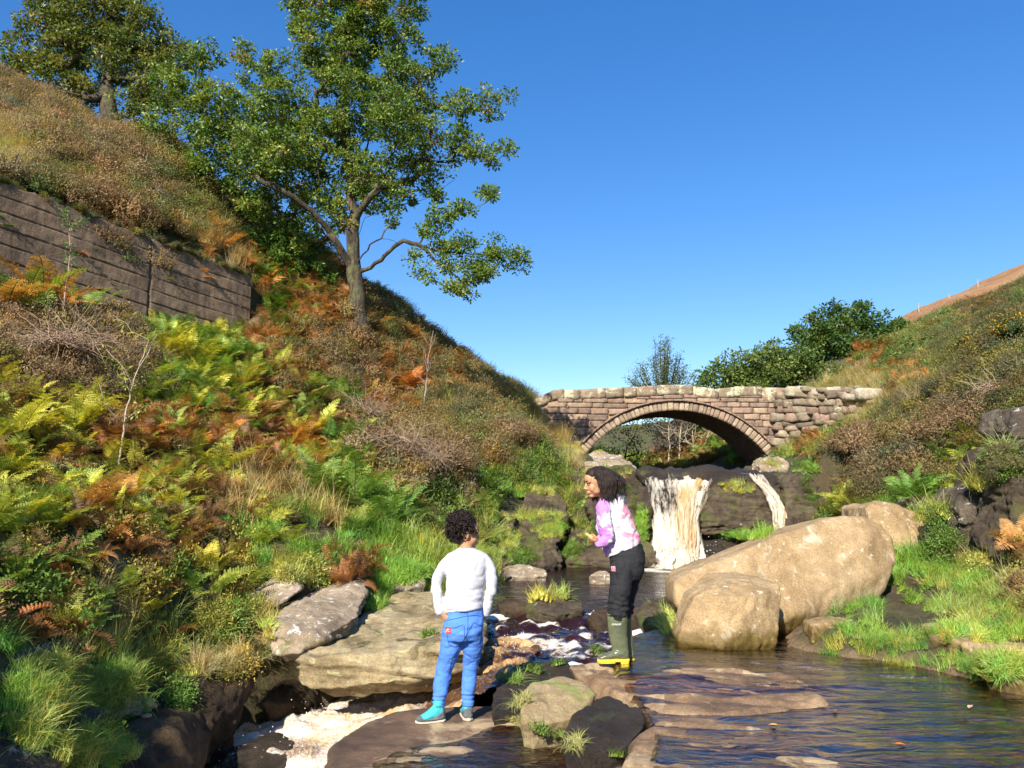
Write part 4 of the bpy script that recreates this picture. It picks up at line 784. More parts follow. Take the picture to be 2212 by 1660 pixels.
tag(o, 'old stained concrete retaining wall with board marks in the left hillside', 'wall')
# ---------------- where grass and leaves root on the rocks ----------------
bpy.context.view_layer.update(); _dg = bpy.context.evaluated_depsgraph_get()
def hit(vx, vy):
    d = Vector(P(vx, vy, 5.)) - Vector((0, 0, CAMZ)); d.normalize(); r = S.ray_cast(_dg, Vector((0, 0, CAMZ)), d)
    return (r[1], r[2], r[4].name) if r[0] else None
ROOTS = [(1150, 1116, 70, 9, 60, 'GY'), (1200, 1140, 25, 14, 50, 'GG'), (1100, 1165, 22, 25, 40, 'GY'), (1125, 1203, 30, 14, 45, 'GG UG'), (1165, 1060, 50, 8, 40, 'GY'), (1250, 1060, 22, 46, 50, 'GY UG'), (1262, 1150, 36, 26, 34, 'UG GY'),
 (1320, 1022, 50, 10, 26, 'GY UG'), (1345, 1090, 34, 44, 22, 'UG'), (1385, 1130, 14, 40, 50, 'GG'), (1232, 1190, 26, 18, 40, 'UG GG'), (1180, 1150, 30, 14, 40, 'GY'), (1600, 1158, 55, 9, 90, 'GG'), (1560, 1046, 50, 4, 14, 'GY'), (1610, 1058, 50, 6, 12, 'GY'), (1740, 1080, 22, 50, 34, 'UG'),
 (500, 1350, 70, 45, 150, 'UO GY UG'), (562, 1375, 26, 50, 90, 'GP GY'), (700, 1250, 20, 12, 10, 'GG'), (765, 1240, 34, 18, 40, 'FB'), (812, 1290, 14, 30, 60, 'GG'), (120, 1480, 105, 60, 170, 'GG GY GY'), (200, 1625, 85, 40, 110, 'GG GY GY UG'), (380, 1435, 60, 34, 90, 'UG GY UO'), (2172, 1010, 16, 26, 14, 'HD UG'),
 (383, 1510, 10, 30, 14, 'UG'), (60, 1560, 30, 60, 60, 'GG GY'), (250, 1490, 40, 50, 60, 'GY GG'), (330, 1450, 40, 24, 60, 'GY UO'), (480, 1440, 60, 18, 60, 'UO GP'), (1190, 1290, 40, 6, 14, 'GY'), (2010, 1115, 36, 16, 26, 'UG GY'), (2040, 1175, 20, 26, 20, 'UG'), (2120, 1225, 40, 12, 24, 'UO GY'), (2110, 1048, 26, 4, 8, 'GY'),
 (2195, 1180, 12, 30, 8, 'FO UO'), (1990, 1070, 30, 10, 20, 'FG'), (2165, 978, 12, 5, 6, 'GY'), (2120, 1370, 100, 20, 60, 'GG GY'), (2160, 1440, 60, 16, 60, 'GG GY'), (1650, 1004, 40, 6, 14, 'GY'), (1735, 1010, 30, 12, 40, 'UG GG'), (1230, 975, 30, 20, 60, 'GP GY'),
 (870, 1240, 60, 14, 60, 'GG'), (640, 1240, 60, 12, 40, 'GY UO'), (1040, 1200, 40, 20, 50, 'GY GG'), (1445, 1350, 8, 14, 14, 'GY')]
rr2 = random.Random(12); RT = []
for (cx, cy, rx, ry, n, kinds) in ROOTS:
    ks = kinds.split()
    for _ in range(n):
        a = rr2.uniform(0, 6.283); r = math.sqrt(rr2.random()); h = hit(cx + rx * r * math.cos(a), cy + ry * r * math.sin(a))
        if h is None or 'water' in h[2] or 'cascade' in h[2] or 'curtain' in h[2] or 'sheet' in h[2]: continue
        RT.append((h[0], rr2.choice(ks), h[1]))
TUFTS = [(1110, 1470, .9, 'sprawling green tuft on the dark mossy rock above the chute, left one'), (1150, 1450, 1.0, 'long green tuft with red leaves on top of the dark mossy rock'), (1205, 1436, .8, 'green tuft at the right end of the dark mossy rock'),
 (1128, 1515, .75, 'straw and green tuft hugging the left side of the domed tan rock'), (1118, 1550, .7, 'pale tuft at the lower left foot of the domed tan rock'), (1160, 1575, .9, 'thick tuft in front of the domed tan rock'), (1205, 1590, .9, 'tuft between the domed tan rock and the black wet rock'), (1240, 1605, .6, 'small yellowish tuft at the foot of the black wet rock'),
 (1290, 1408, .9, 'grass tuft just left of the green boots'), (1330, 1632, .6, 'little bright tuft at the edge of the bottom right slab'), (925, 1372, 1.0, 'short green tuft on the big slab beside the boy'), (1452, 1372, 1.1, 'pale grass tuft at the left foot of the low tan boulder')]
TH = [(hit(a, b), s_, lb) for a, b, s_, lb in TUFTS]
LV = [(hit(a, b), c, lb) for a, b, c, lb in [(1945, 1612, (.75, .16, .03), 'orange leaf floating on the water at the lower right'), (1803, 1538, (.42, .16, .05), 'brown leaf on the water above the orange one'), (1671, 1570, (.62, .34, .08), 'yellow brown leaf on the wet slab right of centre'), (2096, 1530, (.62, .34, .24), 'pale pinkish leaf on the water near the right edge'), (1075, 1245, (.55, .2, .05), 'dead leaf against the stones at the pool edge')]]
PEB = [hit(rr2.gauss(270, 26), rr2.gauss(1530, 10)) for _ in range(60)]
# ---------------- plant models, each built once and repeated ----------------
PR = bpy.data.collections.new('plant_models')
m_leaf = leaf_mat('foliage', True, trans=.38, var=.5); m_blade = leaf_mat('grass_blades', True, trans=.35, rough=.5, var=.35)
m_stem = plain('brown_stems', (.10, .055, .03), .8, .3)
class LB:
    """collects leaf-like faces quickly"""
    def __init__(s): s.v = []; s.f = []; s.n = 0; s.m = []
    def quad(s, a, b, c, d, m=0): s.v += [a, b, c, d]; s.f.append((s.n, s.n + 1, s.n + 2, s.n + 3)); s.n += 4; s.m.append(m)
    def mesh(s, name, mats): return mesh_np(name, np.array([tuple(q) for q in s.v]), np.array(s.f), mats, False, midx=s.m)
def frond(lb, base, az, length, lean, width=.30, npin=15, droop=.6, curl=0.0, rs=random, m=0):
    d = Vector((math.cos(az), math.sin(az), 0)); side = Vector((-math.sin(az), math.cos(az), 0)); up = Vector((0, 0, 1))
    pts = []; n = npin + 5
    for i in range(n + 1):
        s_ = i / n; a = lean - droop * s_ * s_ * 1.6
        pts.append((pts[-1] + (d * math.cos(a) + up * math.sin(a)) * (length / n)) if i else Vector(base))
    for i in range(n):
        t = (pts[i + 1] - pts[i]).normalized(); w = length * .008 * (1.3 - i / n); lb.quad(pts[i] - side * w, pts[i] + side * w, pts[i + 1] + side * w * .8, pts[i + 1] - side * w * .8, 1)
    for i in range(4, n + 1):
        s_ = (i - 4) / (n - 4); pl = length * width * (1 - s_) ** .75 * (.55 + .45 * min(1, s_ * 5)) + .01; p = pts[i]; t = (pts[i] - pts[i - 1]).normalized(); nm = side.cross(t)
        for sg in (-1, 1):
            dr = (side * sg * .93 + t * .38 - nm * (rs.uniform(-.05, .35) + curl)).normalized(); k = max(3, int(8 * (1 - s_) + 2)); q0 = p
            for j in range(k):
                f = j / k; q1 = p + dr * pl * (j + 1) / k - up * (pl * .18 * (f + .1) ** 2) ; ll = pl * .26 * (1 - f) ** .8 + .004; mid = (q0 + q1) / 2
                lb.quad(q0, mid + (t * .95 - dr * .0 + nm * rs.uniform(-.25, .25)) * ll + dr * ll * .5, q1, mid - (t * .85 + nm * rs.uniform(-.25, .25)) * ll + dr * ll * .5, m)
                q0 = q1
def fern_mesh(name, n, L_, lean, width, droop, curl, seed, mats, npin=15):
    rs = random.Random(seed); lb = LB(); a = rs.uniform(0, 6)
    for i in range(n):
        a += 2.4 + rs.uniform(-.4, .4); frond(lb, (rs.uniform(-.04, .04), rs.uniform(-.04, .04), 0), a, L_ * rs.uniform(.65, 1.1), lean + rs.uniform(-.3, .25), width, npin, droop + rs.uniform(-.15, .2), curl, rs)
    return lb.mesh(name, mats)
protos = []
def proto(me):
    o = bpy.data.objects.new('%03d_' % len(protos) + me.name, me); PR.objects.link(o); protos.append(o); return len(protos) - 1
FM = [m_leaf, m_stem]
fern_i = [proto(fern_mesh('bracken', 6, .85, 1.15, .30, .55, 0, 1, FM)), proto(fern_mesh('bracken', 5, .75, .95, .34, .5, 0, 2, FM)), proto(fern_mesh('bracken', 8, .8, 1.2, .22, .65, 0, 3, FM, 18)), proto(fern_mesh('bracken', 4, .9, .8, .32, .35, .1, 4, FM))]
deadf_i = [proto(fern_mesh('bracken', 6, .7, .9, .26, .95, .7, 5, FM, 12)), proto(fern_mesh('bracken', 7, .65, .7, .28, .9, .9, 6, FM, 12))]
def heather_mesh(name, n, r, seed, leaf=.011, flat=.8, mats=FM, k=15):
    rs = random.Random(seed); lb = LB()
    for i in range(n):
        az = rs.uniform(0, 6.283); el = math.asin(rs.uniform(.12, 1)); d = Vector((math.cos(az) * math.cos(el), math.sin(az) * math.cos(el), math.sin(el) * flat)); L_ = r * rs.uniform(.7, 1.12)
        p0 = Vector((rs.uniform(-.08, .08), rs.uniform(-.08, .08), 0)); s_ = d.cross(Vector((0, 0, 1))).normalized(); up = Vector((0, 0, .25 * r)); e = p0 + d * L_
        q = [p0 + d * L_ * f + up * f * f + Vector((rs.uniform(-1, 1), rs.uniform(-1, 1), 0)) * .012 for f in (0, .35, .7, 1)]
        for a, b in zip(q[:-1], q[1:]): lb.quad(a - s_ * .0022, a + s_ * .0022, b + s_ * .0016, b - s_ * .0016, 1)
        for j in range(k):
            f = .42 + .6 * j / k; p = p0 + d * L_ * f + up * f * f + Vector((rs.gauss(0, 1), rs.gauss(0, 1), rs.gauss(0, 1))) * r * .05
            a = Vector((rs.gauss(0, 1), rs.gauss(0, 1), rs.gauss(0, 1) + .8)).normalized() * leaf * rs.uniform(1.2, 2.6); b = a.cross(d); b = b.normalized() * leaf * rs.uniform(.4, .8) if b.length > 1e-6 else s_ * leaf
            lb.quad(p - a, p + b, p + a, p - b, 0)
    return lb.mesh(name, mats)
heath_i = [proto(heather_mesh('heather', 230, .40, 11)), proto(heather_mesh('heather', 200, .36, 12, .013)), proto(heather_mesh('heather', 180, .45, 13, .010, .6))]
def grass_mesh(name, n, L_, w, seed, spread=.10, bend=.9, mats=(m_blade, m_blade)):
    rs = random.Random(seed); lb = LB()
    for i in range(n):
        az = rs.uniform(0, 6.283); d = Vector((math.cos(az), math.sin(az), 0)); s_ = Vector((-d.y, d.x, 0)); r = spread * math.sqrt(rs.random()); a2 = rs.uniform(0, 6.283)
        p = Vector((math.cos(a2) * r, math.sin(a2) * r, 0)); el = rs.uniform(.9, 1.5); l = L_ * rs.uniform(.5, 1.15); b = bend * rs.uniform(.5, 1.5); k = 4
        for j in range(k):
            e2 = el - b * (j / k) ** 1.3 * 1.5; q = p + (d * math.cos(e2) + Vector((0, 0, 1)) * math.sin(e2)) * l / k; w0 = w * (1 - j / k) + .0006; w1 = w * (1 - (j + 1) / k) + .0004
            lb.quad(p - s_ * w0, p + s_ * w0, q + s_ * w1, q - s_ * w1); p = q
    return lb.mesh(name, list(mats))
grass_i = [proto(grass_mesh('grass', 110, .24, .0042, 21, .12)), proto(grass_mesh('grass', 100, .18, .0040, 22, .13, .6)), proto(grass_mesh('grass', 90, .30, .0034, 23, .10, 1.2))]
tall_i = [proto(grass_mesh('grass', 70, .55, .0032, 24, .12, .7)), proto(grass_mesh('grass', 80, .42, .0034, 25, .14, 1.0))]
def leafy_mesh(name, n, r, seed, leaf=.03, mats=FM, flat=.9):
    rs = random.Random(seed); lb = LB()
    for i in range(n):
        d = Vector((rs.gauss(0, 1), rs.gauss(0, 1), abs(rs.gauss(0, 1)) * flat + .1)).normalized(); p = d * r * rs.random() ** .4 + Vector((rs.gauss(0, .04), rs.gauss(0, .04), 0))
        a = (d + Vector((rs.gauss(0, .8), rs.gauss(0, .8), rs.gauss(0, .5)))).normalized() * leaf * rs.uniform(.6, 1.3); b = a.cross(Vector((rs.gauss(0, 1), rs.gauss(0, 1), 1.5))); b = (b.normalized() if b.length > 1e-6 else Vector((1, 0, 0))) * leaf * .45
        lb.quad(p - a, p - a * .1 + b, p + a, p - a * .1 - b, 0)
        if i % 6 == 0: s_ = Vector((.002, .002, 0)); lb.quad(Vector((0, 0, 0)) - s_, s_, p + s_, p - s_, 1)
    return lb.mesh(name, mats)
leafy_i = [proto(leafy_mesh('undergrowth', 420, .34, 31, .024)), proto(leafy_mesh('undergrowth', 420, .40, 32, .032)), proto(leafy_mesh('undergrowth', 380, .28, 33, .018))]
KIND = dict(
 FG=(fern_i, (.17, .29, .05), 1), FY=(fern_i, (.58, .57, .09), 1), FO=(fern_i[:2] + deadf_i, (.50, .25, .085), 1), FB=(deadf_i + fern_i[:1], (.27, .135, .055), 1), FL=(fern_i, (.36, .42, .07), 1),
 HE=(heath_i, (.28, .22, .075), 1), HB=(heath_i, (.30, .21, .105), 1.1), HG=(heath_i, (.21, .24, .06), 1), HD=(heath_i, (.15, .14, .055), 1), HO=(heath_i, (.40, .22, .08), 1),
 GG=(grass_i, (.25, .42, .07), 1), GY=(grass_i + tall_i[1:], (.42, .45, .11), 1), GP=(tall_i, (.50, .40, .19), .9),
 UG=(leafy_i, (.13, .22, .04), 1), UO=(leafy_i, (.34, .32, .075), 1), UD=(leafy_i, (.06, .10, .025), 1))
anchors = [l.split() for l in """100 330 HE HB HG|60 230 HE GP HB|300 450 HE HB HE HG|200 430 GP HE HB|450 545 GP GP FO|400 490 HE HG|480 470 HE HG|20 350 GP GY|420 430 HE HG|150 270 HE HB GP
60 580 FO FB FG|150 600 FO FO FB|200 650 FG HE|30 700 HB HE|200 720 HE HB|120 780 HB HB|250 800 HB HE|340 745 FY FY FG|400 780 FY FG|450 870 FG FG FL|330 900 FG FL|540 750 FO FB FG|600 680 FG FO|620 620 FO FG|560 830 FB FO FL
660 750 FO HE|700 680 FO FB|800 700 FO HE|850 720 FO HE HG|900 760 HE FO|750 800 HE HB|830 830 FO FO|700 900 FG FB|950 850 FO HE|1000 800 FO HE|1050 870 UG HE|1100 870 GP HE HG|1000 900 UG UD HD|1150 900 GP GY|1200 930 GP GY|1230 960 GP GY
50 930 FY FY FL|170 930 FY FL|280 960 FO FB|400 960 FB FO FL|500 930 FL FB FO|560 980 FB FO|660 960 FO FY|700 1020 FL FG|640 1060 FB FL|780 1080 FG FL UG|850 1110 FG FL|850 1000 HE HB|900 950 HE UG|950 900 GY HE|980 1020 HB HE|900 1080 UG UD|1050 960 UG HE|1030 1050 UG FG|1080 1040 GY UG|1150 960 GP UG HB|1180 1010 GG UG|1200 1060 GG GY UG|1100 1090 GY GG|1060 1150 GG GY|1250 1100 GY UG|1180 1150 GY GP
30 1080 FY FL|200 1050 FO FY|300 1080 FO FY FL|100 1150 FL FG|250 1180 FB FO|380 1130 FY FL FB|480 1100 FB FY FO|530 1080 GG GP FO|620 1110 GP GY GG FB|700 1140 GG GP GY|700 1190 GG GG|850 1190 GG GG|900 1220 GG GY|600 1190 GG FL
50 1250 FG FB UO|150 1300 FL FB FG|300 1280 FL FB UO|420 1220 FL FB|500 1250 UO FL|450 1330 UO FL GY|520 1370 GY UO GP|560 1340 GY GG|100 1390 FB UD|220 1380 GP GY|80 1470 GG GG|170 1500 GG|250 1420 GY GG|350 1450 GY UG GG|60 1550 GG|180 1620 GG GY|230 1640 GG|400 1440 UG GY|90 1630 GY
1720 960 GG GY|1750 1000 FO UG GG|1800 920 GY GG|1880 950 GG GG|1850 880 GY GP|1930 860 GP GY|2000 850 GP GY|1960 810 UG FO|1850 1020 HB HD|1780 1040 FO UG|1790 1090 FL UG|1950 1000 HD HB UD|1960 920 HD HG|2050 950 HB HD|2100 920 HD HE|2000 740 UG UO HG|2080 740 UO HD HG|2150 680 HD FO UG|2200 640 UG HD HG|2190 750 HD UO UG|2180 850 HD HG|2050 1020 FG FL|2100 1010 FL HE|2020 1050 FG UG|1960 1200 GG|2050 1200 GG|2140 1250 GG GY|2200 1230 GP UO|1900 1340 GG|2000 1320 GG GY|2100 1290 GG GY|1850 1390 GG GY|1980 1400 GG GY|2080 1430 GG GY|2190 1440 GG GY|1960 1150 GG|1830 960 GY GG UG
1350 960 FL FG|1450 980 UO FB|1580 980 FG UO""".replace('\n', '|').split('|')]
AXY = np.array([[float(a[0]), float(a[1])] for a in anchors]); APL = [a[2:] for a in anchors]
def clear_of_rocks(x, y, z):
    ok = np.ones(len(x), bool)
    for (a, b, c, d, hl, top) in ROCKXY:
        m = (x > a - .02) & (x < b + .02) & (y > c - .02) & (y < d + .02)
        if m.any():
            i = np.nonzero(m)[0]; ins = inpoly(x[i], y[i], hl) & (z[i] < top + .02); ok[i[ins]] = False
    return ok
POOLP = [(-.45, 15.2), (-.1, 12.4), (-.5, 11.5), (-.5, 10.4), (-.3, 9.4), (-.2, 8.4), (-.1, 7), (.7, 6.6), (3.4, 8.6), (4.6, 10), (5.5, 13), (5.5, 15.2)]
RSP = [tuple(q[:2]) for q in [G(1343, 1900, .2), G(1350, 1640, .2), G(1290, 1440, .2), (1.6, 8.6), (3.3, 8.6), G(1760, 1400, .2), G(1840, 1438, .2), G(2000, 1475, .2), G(2120, 1505, .2), G(2212, 1525, .2), G(2500, 1580, .2), (6, 1)]]
BS = [tuple(q[:2]) for q in [G(690, 1640, 0), G(770, 1550, 0), G(1060, 1500, 0), G(1350, 1560, 0), G(1500, 2200, 0), G(700, 2200, 0)]]
CHP = [tuple(q) for q in CH]
UPP = [(1.9, 15.0), (6.2, 15.0), (6.6, 21), (6.8, 26), (2.4, 26), (2.2, 20)]
def scatter_pts(n, D0, D1, vlo=-650, vhi=2850, pw=1.0, seed=0):
    r = np.random.default_rng(seed); D = (D0 ** (1 + pw) + r.random(n) * (D1 ** (1 + pw) - D0 ** (1 + pw))) ** (1 / (1 + pw))
    x = (vlo - 1106 + r.random(n) * (vhi - vlo)) / FV * D * 1.01; z = H(x, D)
    ok = clear_of_rocks(x, D, z)
    for pl in (POOLP, RSP, BS, CHP, UPP): ok &= ~inpoly(x, D, pl)
    dx = x - WALL_A[0]; dy = D - WALL_A[1]; dn = -(dx * WALL_N[0] + dy * WALL_N[1]); sw = dx * _wd[0] + dy * _wd[1]
    ok &= ~((dn > -.12) & (dn < .22) & (sw < WALL_L + .1) & (sw > -5))
    vx, vy = toV(x, D, z); ok &= ~((vx > 1225) & (vx < 1690) & (vy > 850) & (vy < 1008) & (D > 14) & (D < 22))
    ok &= ~((D > 21.7) & (D < 24.6) & (x > .9) & (x < 7.8))
    return x[ok], D[ok], z[ok]
def choose(x, y, z, seed=0):
    vx, vy = toV(x, y, z); r = np.random.default_rng(seed + 50)
    jx = fbm(q3(x, y, .9, .9), 3, 61) * 45 + r.normal(size=len(x)) * 22; jy = fbm(q3(x, y, .9, .9, 5), 3, 62) * 40 + r.normal(size=len(x)) * 20
    out = np.empty(len(x), object)
    for k in range(0, len(x), 4000):
        d = (vx[k:k + 4000, None] + jx[k:k + 4000, None] - AXY[None, :, 0]) ** 2 + (vy[k:k + 4000, None] + jy[k:k + 4000, None] - AXY[None, :, 1]) ** 2
        for i, j in enumerate(d.argmin(1)): out[k + i] = APL[j][int(r.random() * len(APL[j]))]
    return out
# one point cloud per kind of cover; a node group puts a plant on each point
ng = bpy.data.node_groups.new('plant_cover', 'GeometryNodeTree')
ng.interface.new_socket('Geometry', in_out='INPUT', socket_type='NodeSocketGeometry'); ng.interface.new_socket('Geometry', in_out='OUTPUT', socket_type='NodeSocketGeometry')
gi = ng.nodes.new('NodeGroupInput'); go = ng.nodes.new('NodeGroupOutput'); ip = ng.nodes.new('GeometryNodeInstanceOnPoints'); ci = ng.nodes.new('GeometryNodeCollectionInfo')
ci.inputs['Collection'].default_value = PR; ci.inputs['Separate Children'].default_value = True; ci.inputs['Reset Children'].default_value = True
def na(nm, ty): n = ng.nodes.new('GeometryNodeInputNamedAttribute'); n.data_type = ty; n.inputs['Name'].default_value = nm; return n.outputs[0]
ip.inputs['Pick Instance'].default_value = True
ng.links.new(gi.outputs[0], ip.inputs['Points']); ng.links.new(ci.outputs[0], ip.inputs['Instance']); ng.links.new(na('pick', 'INT'), ip.inputs['Instance Index'])
ng.links.new(na('turn', 'FLOAT_VECTOR'), ip.inputs['Rotation']); ng.links.new(na('size', 'FLOAT'), ip.inputs['Scale']); ng.links.new(ip.outputs[0], go.inputs[0])
def cover(name, label, cat, x, y, z, pick, size, tint, seed=0, tilt=.25, kind='stuff'):
    n = len(x)
    if n == 0: return
    r = np.random.default_rng(seed + 9); rot = np.stack([r.normal(size=n) * tilt, r.normal(size=n) * tilt, r.random(n) * 6.283], 1)
    me = bpy.data.meshes.new(name); me.vertices.add(n); me.vertices.foreach_set('co', np.stack([x, y, z], 1).astype(np.float32).ravel())
    for k, dt, arr, f in (('pick', 'INT', pick, 'value'), ('turn', 'FLOAT_VECTOR', rot, 'vector'), ('size', 'FLOAT', size, 'value'), ('tint', 'FLOAT_COLOR', np.concatenate([tint, np.ones((n, 1))], 1), 'color')):
        a = me.attributes.new(k, dt, 'POINT'); a.data.foreach_set(f, np.asarray(arr, np.int32 if dt == 'INT' else np.float32).ravel())
    o = link(name, me); md = o.modifiers.new('cover', 'NODES'); md.node_group = ng; tag(o, label, cat, kind=kind); return o
def plants_for(sel, kinds, seed, smul=1.0):
    r = np.random.default_rng(seed); pick = []; size = []; tint = []
    for k in kinds:
        ids, col, s_ = KIND[k]; pick.append(ids[int(r.random() * len(ids))]); size.append(s_ * smul * (.7 + .6 * r.random()))
        f = .7 + .65 * r.random(); h = r.normal() * .12; tint.append([col[0] * f * (1 + h), col[1] * f, col[2] * f * (1 - h)])
    return np.array(pick), np.array(size), np.array(tint)
X_, Y_, Z_ = scatter_pts(47000, 4.2, 30, pw=.66, seed=1); K_ = choose(X_, Y_, Z_, 1)
first = np.array([k[0] for k in K_])
fam = dict(F=('bracken', 'waist high green, yellow and rust bracken covering the banks', 'fern', .62, .60), H=('heather', 'brown and olive heather over the moorland banks', 'heather', .62, .82), U=('undergrowth', 'low leafy undergrowth filling the banks', 'undergrowth', .62, .74))
for c in 'FHU':
    nm, lb_, ct, keep, sm_ = fam[c]; i = np.nonzero(first == c)[0]; i = i[np.random.default_rng(5).random(len(i)) < keep]
    pk, sz, ti = plants_for(None, K_[i], 3 + ord(c), sm_); cover(nm, lb_, ct, X_[i], Y_[i], Z_[i] - .02, pk, sz * np.clip(Y_[i] / 11, .75, 1.2), ti, ord(c))
# low filler everywhere, under the tall plants
xf, yf, zf = scatter_pts(22000, 4.0, 30, pw=.75, seed=2); kf = choose(xf, yf, zf, 2); r_ = np.random.default_rng(8)
gi_ = np.array([k[0] == 'G' for k in kf]); i = np.nonzero(~gi_)[0]; i = i[r_.random(len(i)) < .6]
kk = np.array([{'F': 'UO', 'H': 'HE', 'U': 'UG'}[kf[j][0]] if r_.random() < .6 else ['UD', 'GY', 'FB', 'HB'][int(r_.random() * 4)] for j in i])
pk, sz, ti = plants_for(None, kk, 77, .55); cover('undergrowth', 'thin mixed scrub between the bracken and heather plants', 'undergrowth', xf[i], yf[i], zf[i] - .01, pk, sz, ti * .9, 3)
xg, yg, zg = scatter_pts(74000, 3.6, 27, pw=.55, seed=4); kg = choose(xg, yg, zg, 4); i = np.nonzero(np.array([k[0] == 'G' for k in kg]))[0]
vx_, vy_ = toV(xg, yg, zg); bare = fbm(q3(xg, yg, 1.6, 1.6, 2), 3, 66) + (vx_ > 1750) * (vy_ > 1150) * -.02
path = ((np.abs(vx_ - 1990) < 90) & (np.abs(vy_ - 1335 - (vx_ - 1990) * .2) < 18)) | ((vx_ > 2000) & (np.abs(vy_ - 1395 - (vx_ - 2100) * .1) < 26)) | (np.hypot((vx_ - 1975) / 26, (vy_ - 1265) / 30) < 1)
i = i[(bare[i] > -.42) & ~path[i]]
szr = np.where((xg[i] > 1.8) & (yg[i] < 9.5), .68, 1)
pk, sz, ti = plants_for(None, kg[i], 88, .95); cover('grass', 'bright green and straw coloured grass on the banks', 'grass', xg[i], yg[i], zg[i] - .01, pk, sz * szr * np.clip(yg[i] / 9, .6, 1.1), ti, 5, .3)
# moss and turf creeping over the top of the concrete wall
r_ = np.random.default_rng(31); n_ = 420; k_ = r_.random(n_) * 1.3 - .3; m_ = fbm(np.stack([k_ * 14, k_ * 0, k_ * 0], 1), 3, 9) > -.12; k_ = k_[m_]; q = WALL_A[None] + (WALL_B - WALL_A)[None] * k_[:, None]
off = r_.uniform(-.32, .05, len(k_)); q[:, 0] += WALL_N[0] * off; q[:, 1] += WALL_N[1] * off; kk_ = np.array([['UO', 'UD', 'HD', 'GP', 'UG'][int(r_.random() * 5)] for _ in k_])
pk, sz, ti = plants_for(None, kk_, 93, .27); cover('moss', 'moss and turf creeping over the top edge of the concrete wall', 'moss', q[:, 0], q[:, 1], q[:, 2] - .02, pk, sz, ti * .8, 8, .5)
# plants rooted on rocks and banks
pos_ = np.array([tuple(q[0]) for q in RT]); kk_ = np.array([q[1] for q in RT])
m_ = np.array([k[0] == 'G' for k in kk_])
for msk, nm, lb_, s_ in ((m_, 'grass', 'grass growing on top of the rocks and hanging from the bank edge', .75), (~m_, 'undergrowth', 'small leafy plants clinging to the stream side rocks', .5)):
    q = pos_[msk]; pk, sz, ti = plants_for(None, kk_[msk], 91, s_); ti = ti * 1.2; cover(nm, lb_, nm, q[:, 0], q[:, 1], q[:, 2] - .02, pk, sz * np.where(q[:, 1] > 12, .62, np.clip(q[:, 1] / 9, .6, 1.1)), ti, 6, .5)
mt1 = leaf_mat('tuft_green', False, (.24, .36, .07), .3); mt2 = leaf_mat('tuft_straw', False, (.42, .42, .14), .3)
tm_ = [grass_mesh('tuft', 130, .20, .0028, 61, .07, 1.3, (mt1, mt1)), grass_mesh('tuft', 120, .19, .0028, 62, .08, 1.5, (mt2, mt2))]
for i, (h, s_, lb) in enumerate(TH):
    if h is None: continue
    o = link('grass_tuft', tm_[1 if ('straw' in lb or 'pale' in lb or 'yellowish' in lb) else 0]); o.location = h[0] - Vector((0, 0, .01)); o.scale = (s_ * 1.15, s_ * 1.05, s_ * .62); o.rotation_euler = (.35, .2 * math.sin(i), i * 1.7); tag(o, lb, 'grass tuft', 'grass tufts on the stream rocks')
for i, (h, col, lb) in enumerate(LV):
    if h is None: continue
    mb = MB(); pr_ = [(-.03, .0), (-.015, .012), (.002, .016), (.018, .011), (.032, 0), (.018, -.011), (.002, -.016), (-.015, -.012)]
    mb.add([(0, 0, .004)] + [(a, b, .006 + .35 * abs(b)) for a, b in pr_], [(0, k + 1, (k + 1) % 8 + 1) for k in range(8)]); mb.tube([(-.03, 0, .006), (-.045, .003, .008)], .001, 4)
    o = mb.obj('fallen_leaf', [plain('dead_leaf', col, .6, .2, 40)]); o.location = h[0] + Vector((0, 0, .003)); o.rotation_euler = (0, .1, i * 1.3); tag(o, lb, 'leaf')
